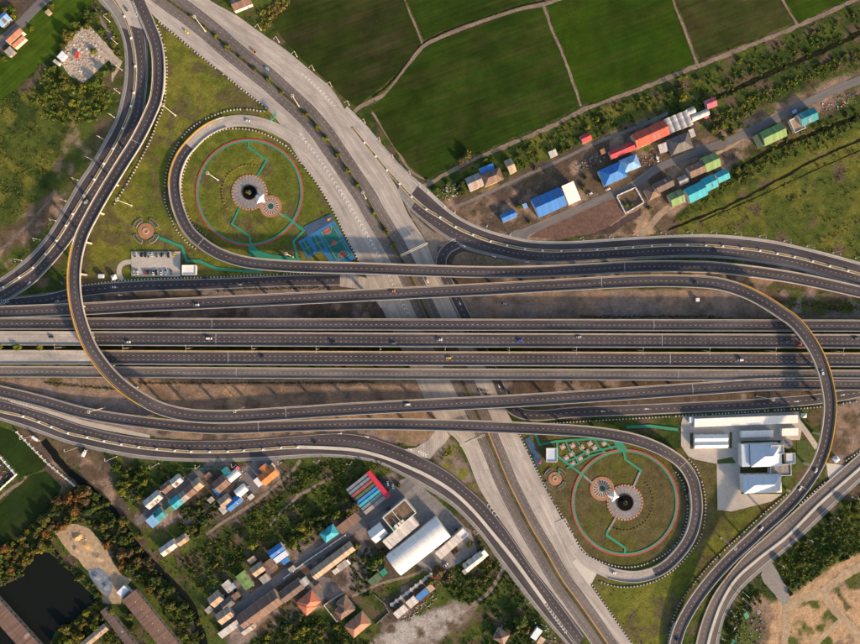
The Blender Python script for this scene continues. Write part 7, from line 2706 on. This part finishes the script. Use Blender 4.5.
# yellow tufts on the lawns
N = 5200
lx, ly = rng.uniform(80, 790, N), rng.uniform(20, 650, N)
inl = np.maximum(sdf(lx, ly, ZONES[2][0]), sdf(lx, ly, ZONES[3][0])) > 1
lx, ly = lx[inl], ly[inl]
kp = rng.random(len(lx)) < np.clip((fbm(lx, ly, 10, 401, 3) - 0.42) * 6, 0.05, 1)
lx, ly = lx[kp], ly[kp]
ok = np.array([hit(a, b) == 'ground' for a, b in zip(lx, ly)])
lx, ly = lx[ok], ly[ok]
tc = np.stack([rng.uniform(0.10, 0.24, len(lx)), rng.uniform(0.10, 0.19, len(lx)), rng.uniform(0.012, 0.03, len(lx))], 1)
tr_ = rng.uniform(0.35, 0.9, len(lx))
scrub('grass_tufts', lx, ly, tr_, tr_ * 0.7, tc, 6)
# hedge along the soil strip and weeds in the median
def hedge_line(pts, n, w, col, rr=(0.5, 1.0)):
    A = resample(np.array(pts, dtype=float), n=n)
    x = A[:, 0] + rng.normal(0, w, n)
    y = A[:, 1] + rng.normal(0, w, n)
    c = np.array(col)[None, :] * rng.uniform(0.6, 1.5, (n, 1))
    r = rng.uniform(*rr, n)
    return x, y, r, c


parts = [hedge_line(M_F[1:18], 900, 0.55, (0.085, 0.085, 0.02), (0.5, 0.9)), hedge_line(M_F[26:], 400, 0.5, (0.10, 0.085, 0.025), (0.4, 0.8)),
         hedge_line([(45, 383), (75, 386), (114, 389.5)], 160, 0.5, (0.09, 0.085, 0.02), (0.7, 1.2)), hedge_line([(140, 383.5), (200, 383), (290, 383), (375, 382)], 420, 0.5, (0.045, 0.05, 0.014), (0.6, 1.1)),
         hedge_line([(580, 316.5), (650, 316.5), (715, 316)], 260, 0.7, (0.045, 0.05, 0.015), (0.6, 1.1)), hedge_line([(650, 396.5), (690, 393.5), (735, 392.5)], 160, 0.6, (0.09, 0.085, 0.02), (0.6, 1.0)),
         hedge_line([(215, 291), (250, 289.5), (330, 287.5)], 240, 0.6, (0.05, 0.055, 0.015), (0.6, 1.0)), hedge_line([(480, 389), (488, 396), (492, 399)], 60, 1.6, (0.06, 0.07, 0.015), (0.6, 1.2)),
         hedge_line([(441, 457), (446, 454), (451, 450)], 60, 2.0, (0.13, 0.13, 0.025), (0.6, 1.3)), hedge_line([(822, 308), (840, 308), (858, 308)], 120, 1.8, (0.08, 0.085, 0.02), (0.6, 1.3)),
         hedge_line([(748, 292), (770, 300), (800, 305), (850, 302)], 200, 1.6, (0.08, 0.085, 0.02), (0.6, 1.3)), hedge_line([(222, 272.5), (245, 273)], 30, 0.4, (0.15, 0.15, 0.02), (0.8, 1.2)),
         hedge_line([(290, 488), (330, 462), (380, 465)], 200, 2.2, (0.03, 0.05, 0.012), (0.7, 1.4))]
scrub('weeds', np.concatenate([p[0] for p in parts]), np.concatenate([p[1] for p in parts]), np.concatenate([p[2] for p in parts]), np.concatenate([p[2] for p in parts]) * 0.9 + 0.5,
      np.concatenate([p[3] for p in parts]), 7)


def debris(name, poly, n, smin, smax, palette, label_kind='stuff', flat=0.35):
    P = np.array(poly, dtype=float)
    lo, hi = P.min(0), P.max(0)
    groups = {}
    k = 0
    tries = 0
    while k < n and tries < n * 40:
        tries += 1
        x, y = random.uniform(lo[0], hi[0]), random.uniform(lo[1], hi[1])
        if sdf(np.array([x]), np.array([y]), poly)[0] < 0:
            continue
        k += 1
        c = W(x, y)
        smx = smin + (smax - smin) * 0.62 * random.random() ** 1.6
        L, w, h = smx, smx * random.uniform(0.4, 0.9), smx * flat
        a = random.uniform(0, 3.14)
        tx, ty = random.uniform(-.2, .2), random.uniform(-.2, .2)
        mb = groups.setdefault(random.choice(palette), MB())
        ca, sa_ = math.cos(a), math.sin(a)
        pts = [(c.x + ca * u - sa_ * v, c.y + sa_ * u + ca * v) for u, v in ((-L / 2, -w / 2), (L / 2, -w / 2), (L / 2 * random.uniform(.6, 1), w / 2), (-L / 2 * random.uniform(.6, 1), w / 2))]
        i0 = len(mb.v)
        mb.prism(pts, -0.3, 0.1 + h)
        for i in range(i0, len(mb.v)):
            vx, vy, vz = mb.v[i]
            if vz > 0:
                mb.v[i] = (vx, vy, vz + (vx - c.x) * tx + (vy - c.y) * ty)
    root = None
    for colr, mb in groups.items():
        o = mb.build(name if root is None else 'debris', mat_plain('debris_%s' % colr, {'white': (0.5, 0.48, 0.45), 'grey': (0.28, 0.26, 0.25), 'brown': (0.22, 0.15, 0.1), 'blue': (0.08, 0.18, 0.36),
                                                                                       'red': (0.4, 0.07, 0.07), 'green': (0.03, 0.24, 0.14), 'black': (0.03, 0.03, 0.03), 'buff': (0.42, 0.34, 0.27), 'orange': (0.5, 0.2, 0.07)}[colr], 0.3, 0.6), root)
        o['kind'] = 'stuff'
        root = root or o


debris('rubble', [(59, 54), (81, 28), (90, 27), (100, 38), (105, 60), (90, 77), (82, 82), (71, 76), (63, 66)], 520, 0.4, 4.2, ['buff', 'buff', 'buff', 'white', 'grey', 'buff'], flat=0.1)
debris('scrap_heap', [(-8, 452), (13, 474), (-8, 494)], 120, 0.6, 2.2, ['white', 'grey', 'brown', 'blue', 'red', 'black'])
debris('scrap_heap', [(818, 104), (832, 98), (858, 92), (858, 102), (840, 110), (824, 112)], 120, 0.5, 2.0, ['white', 'red', 'grey', 'blue', 'brown', 'black'])
debris('scrap_heap', [(578, 163), (602, 151), (606, 158), (594, 166), (580, 172), (574, 170)], 130, 0.5, 2.0, ['white', 'grey', 'blue', 'orange', 'brown', 'black'])
debris('scrap_heap', [(634, 158), (652, 150), (662, 160), (655, 168), (640, 172)], 70, 0.5, 1.8, ['white', 'red', 'grey', 'brown'])
debris('rubble', [(436, 196), (448, 184), (458, 182), (462, 196), (448, 202)], 90, 0.5, 2.4, ['white', 'buff', 'grey'])
debris('scrap_heap', [(740, 608), (758, 602), (764, 625), (768, 644), (735, 644), (732, 625)], 120, 0.6, 2.4, ['grey', 'white', 'black', 'green', 'brown', 'grey'])
debris('scrap_heap', [(234, 470), (248, 464), (250, 470), (242, 482), (252, 492), (256, 498), (246, 500), (236, 482)], 70, 0.6, 2.0, ['white', 'grey', 'buff', 'brown'])
debris('scrap_heap', [(530, 624), (545, 620), (560, 644), (530, 648)], 70, 0.6, 2.2, ['white', 'grey', 'blue', 'orange', 'brown'])
debris('scrap_heap', [(432, 575), (455, 566), (452, 578), (434, 588)], 70, 0.5, 1.8, ['grey', 'white', 'red', 'brown', 'black'])
debris('rubble', [(395, 620), (425, 600), (440, 592), (432, 606), (402, 628)], 90, 0.5, 2.2, ['white', 'buff', 'grey'])
debris('rubble', [(60, 528), (75, 525), (88, 535), (80, 552), (70, 548)], 30, 0.4, 1.8, ['buff', 'brown', 'buff'])


def mound(px, py, rx, ry, h, ang, mat, name, label):
    """a tipped heap with an uneven surface"""
    c = W(px, py)
    n, m = 28, 9
    V, F = [], []
    ph = random.uniform(0, 50)
    for j in range(m + 1):
        t = j / m
        for i in range(n):
            a = 2 * math.pi * i / n
            wob = 1 + 0.45 * (float(fbm(np.array([ph + 3 * math.cos(a)]), np.array([ph + 3 * math.sin(a)]), 1.5, 7, 3)[0]) - 0.5)
            r = t * wob
            z = h * (1 - t) ** 1.2 * (0.8 + 0.5 * float(fbm(np.array([ph + 4 * r * math.cos(a)]), np.array([4 * r * math.sin(a)]), 1.2, 9, 3)[0])) - (0.12 if j == m else 0)
            V.append((r * rx * math.cos(a), r * ry * math.sin(a), z))
    for j in range(m):
        for i in range(n):
            k = (i + 1) % n
            F.append((j * n + i, (j + 1) * n + i, (j + 1) * n + k, j * n + k))
    me = bpy.data.meshes.new(name)
    me.from_pydata(V, [], F)
    me.materials.append(mat)
    me.shade_smooth()
    o = link(name, me)
    o.location = (c.x, c.y, 0.02)
    o.rotation_euler = (0, 0, R(ang))
    tag(o, label, 'heap')


SANDY = mat_plain('ochre_sand', (0.46, 0.30, 0.14), 0.2, 0.4, bump=0.5)
mound(77, 537, 6, 4.5, 2.2, 20, SANDY, 'sand_heap', 'tall ochre sand heap at the top of the dirt plot')
mound(86, 545, 8, 4, 1.3, -40, SANDY, 'sand_heap', 'long low ochre sand heap in the middle of the dirt plot')
mound(76, 549, 5, 3, 1.2, -50, DIRT, 'sand_heap', 'pale dirt heap at the pond side of the dirt plot')
mound(98, 557, 7, 4, 1.0, -30, DIRT, 'sand_heap', 'flat pale dirt heap near the gravel')
mound(96, 576, 7, 4, 1.4, -40, GRAVEL, 'gravel_heap', 'blue-grey gravel heap beside the pond')
mound(106, 586, 5, 4, 1.1, -60, GRAVEL, 'gravel_heap', 'small blue-grey gravel heap nearest the office roofs')
debris('litter', [(205, 585), (240, 570), (270, 560), (272, 590), (235, 612), (215, 620)], 80, 0.5, 1.6, ['white', 'grey', 'brown', 'blue'])
debris('litter', [(100, 480), (122, 472), (140, 505), (128, 520)], 40, 0.5, 1.5, ['white', 'grey', 'brown'])

# green tarpaulins and the red skip
for i, (pts, lab) in enumerate([([(743, 614), (747, 611), (749, 617), (745, 619)], 'small green tarpaulin on the scrap heap'), ([(731, 641), (736, 632), (738, 634), (734, 645), (730, 647)], 'long green tarpaulin at the bottom edge')]):
    P = [W(*p) for p in pts]
    mb = MB()
    q = [(p.x, p.y) for p in P]
    if sum((q[i][0] * q[(i + 1) % len(q)][1] - q[(i + 1) % len(q)][0] * q[i][1]) for i in range(len(q))) < 0:
        q = q[::-1]
    mb.prism(q, -0.3, 0.9)
    tag(mb.build('tarpaulin', rmat('jade')), lab, 'tarpaulin')
p = W(77.8, 55.6)
t = empty('skip', (p.x, p.y, 0), R(80))
tag(t, 'red skip container on the pale rubble lot', 'skip')
mb = MB()
mb.quad((-3, -1.6, 1.9), (3, -1.6, 1.9), (2.4, -1.3, 0.1), (-2.4, -1.3, 0.1))
mb.quad((3, 1.6, 1.9), (-3, 1.6, 1.9), (-2.4, 1.3, 0.1), (2.4, 1.3, 0.1))
mb.quad((3, -1.6, 1.9), (3, 1.6, 1.9), (2.4, 1.3, 0.1), (2.4, -1.3, 0.1))
mb.quad((-3, 1.6, 1.9), (-3, -1.6, 1.9), (-2.4, -1.3, 0.1), (-2.4, 1.3, 0.1))
mb.build('shell', mat_plain('skip_red', (0.6, 0.06, 0.05), 0.1, 1), t)
mb = MB()
mb.box(-2.7, 2.7, -1.4, 1.4, 1.2, 1.6)
mb.build('load', mat_plain('skip_load', (0.55, 0.08, 0.07), 0.3, 1), t)
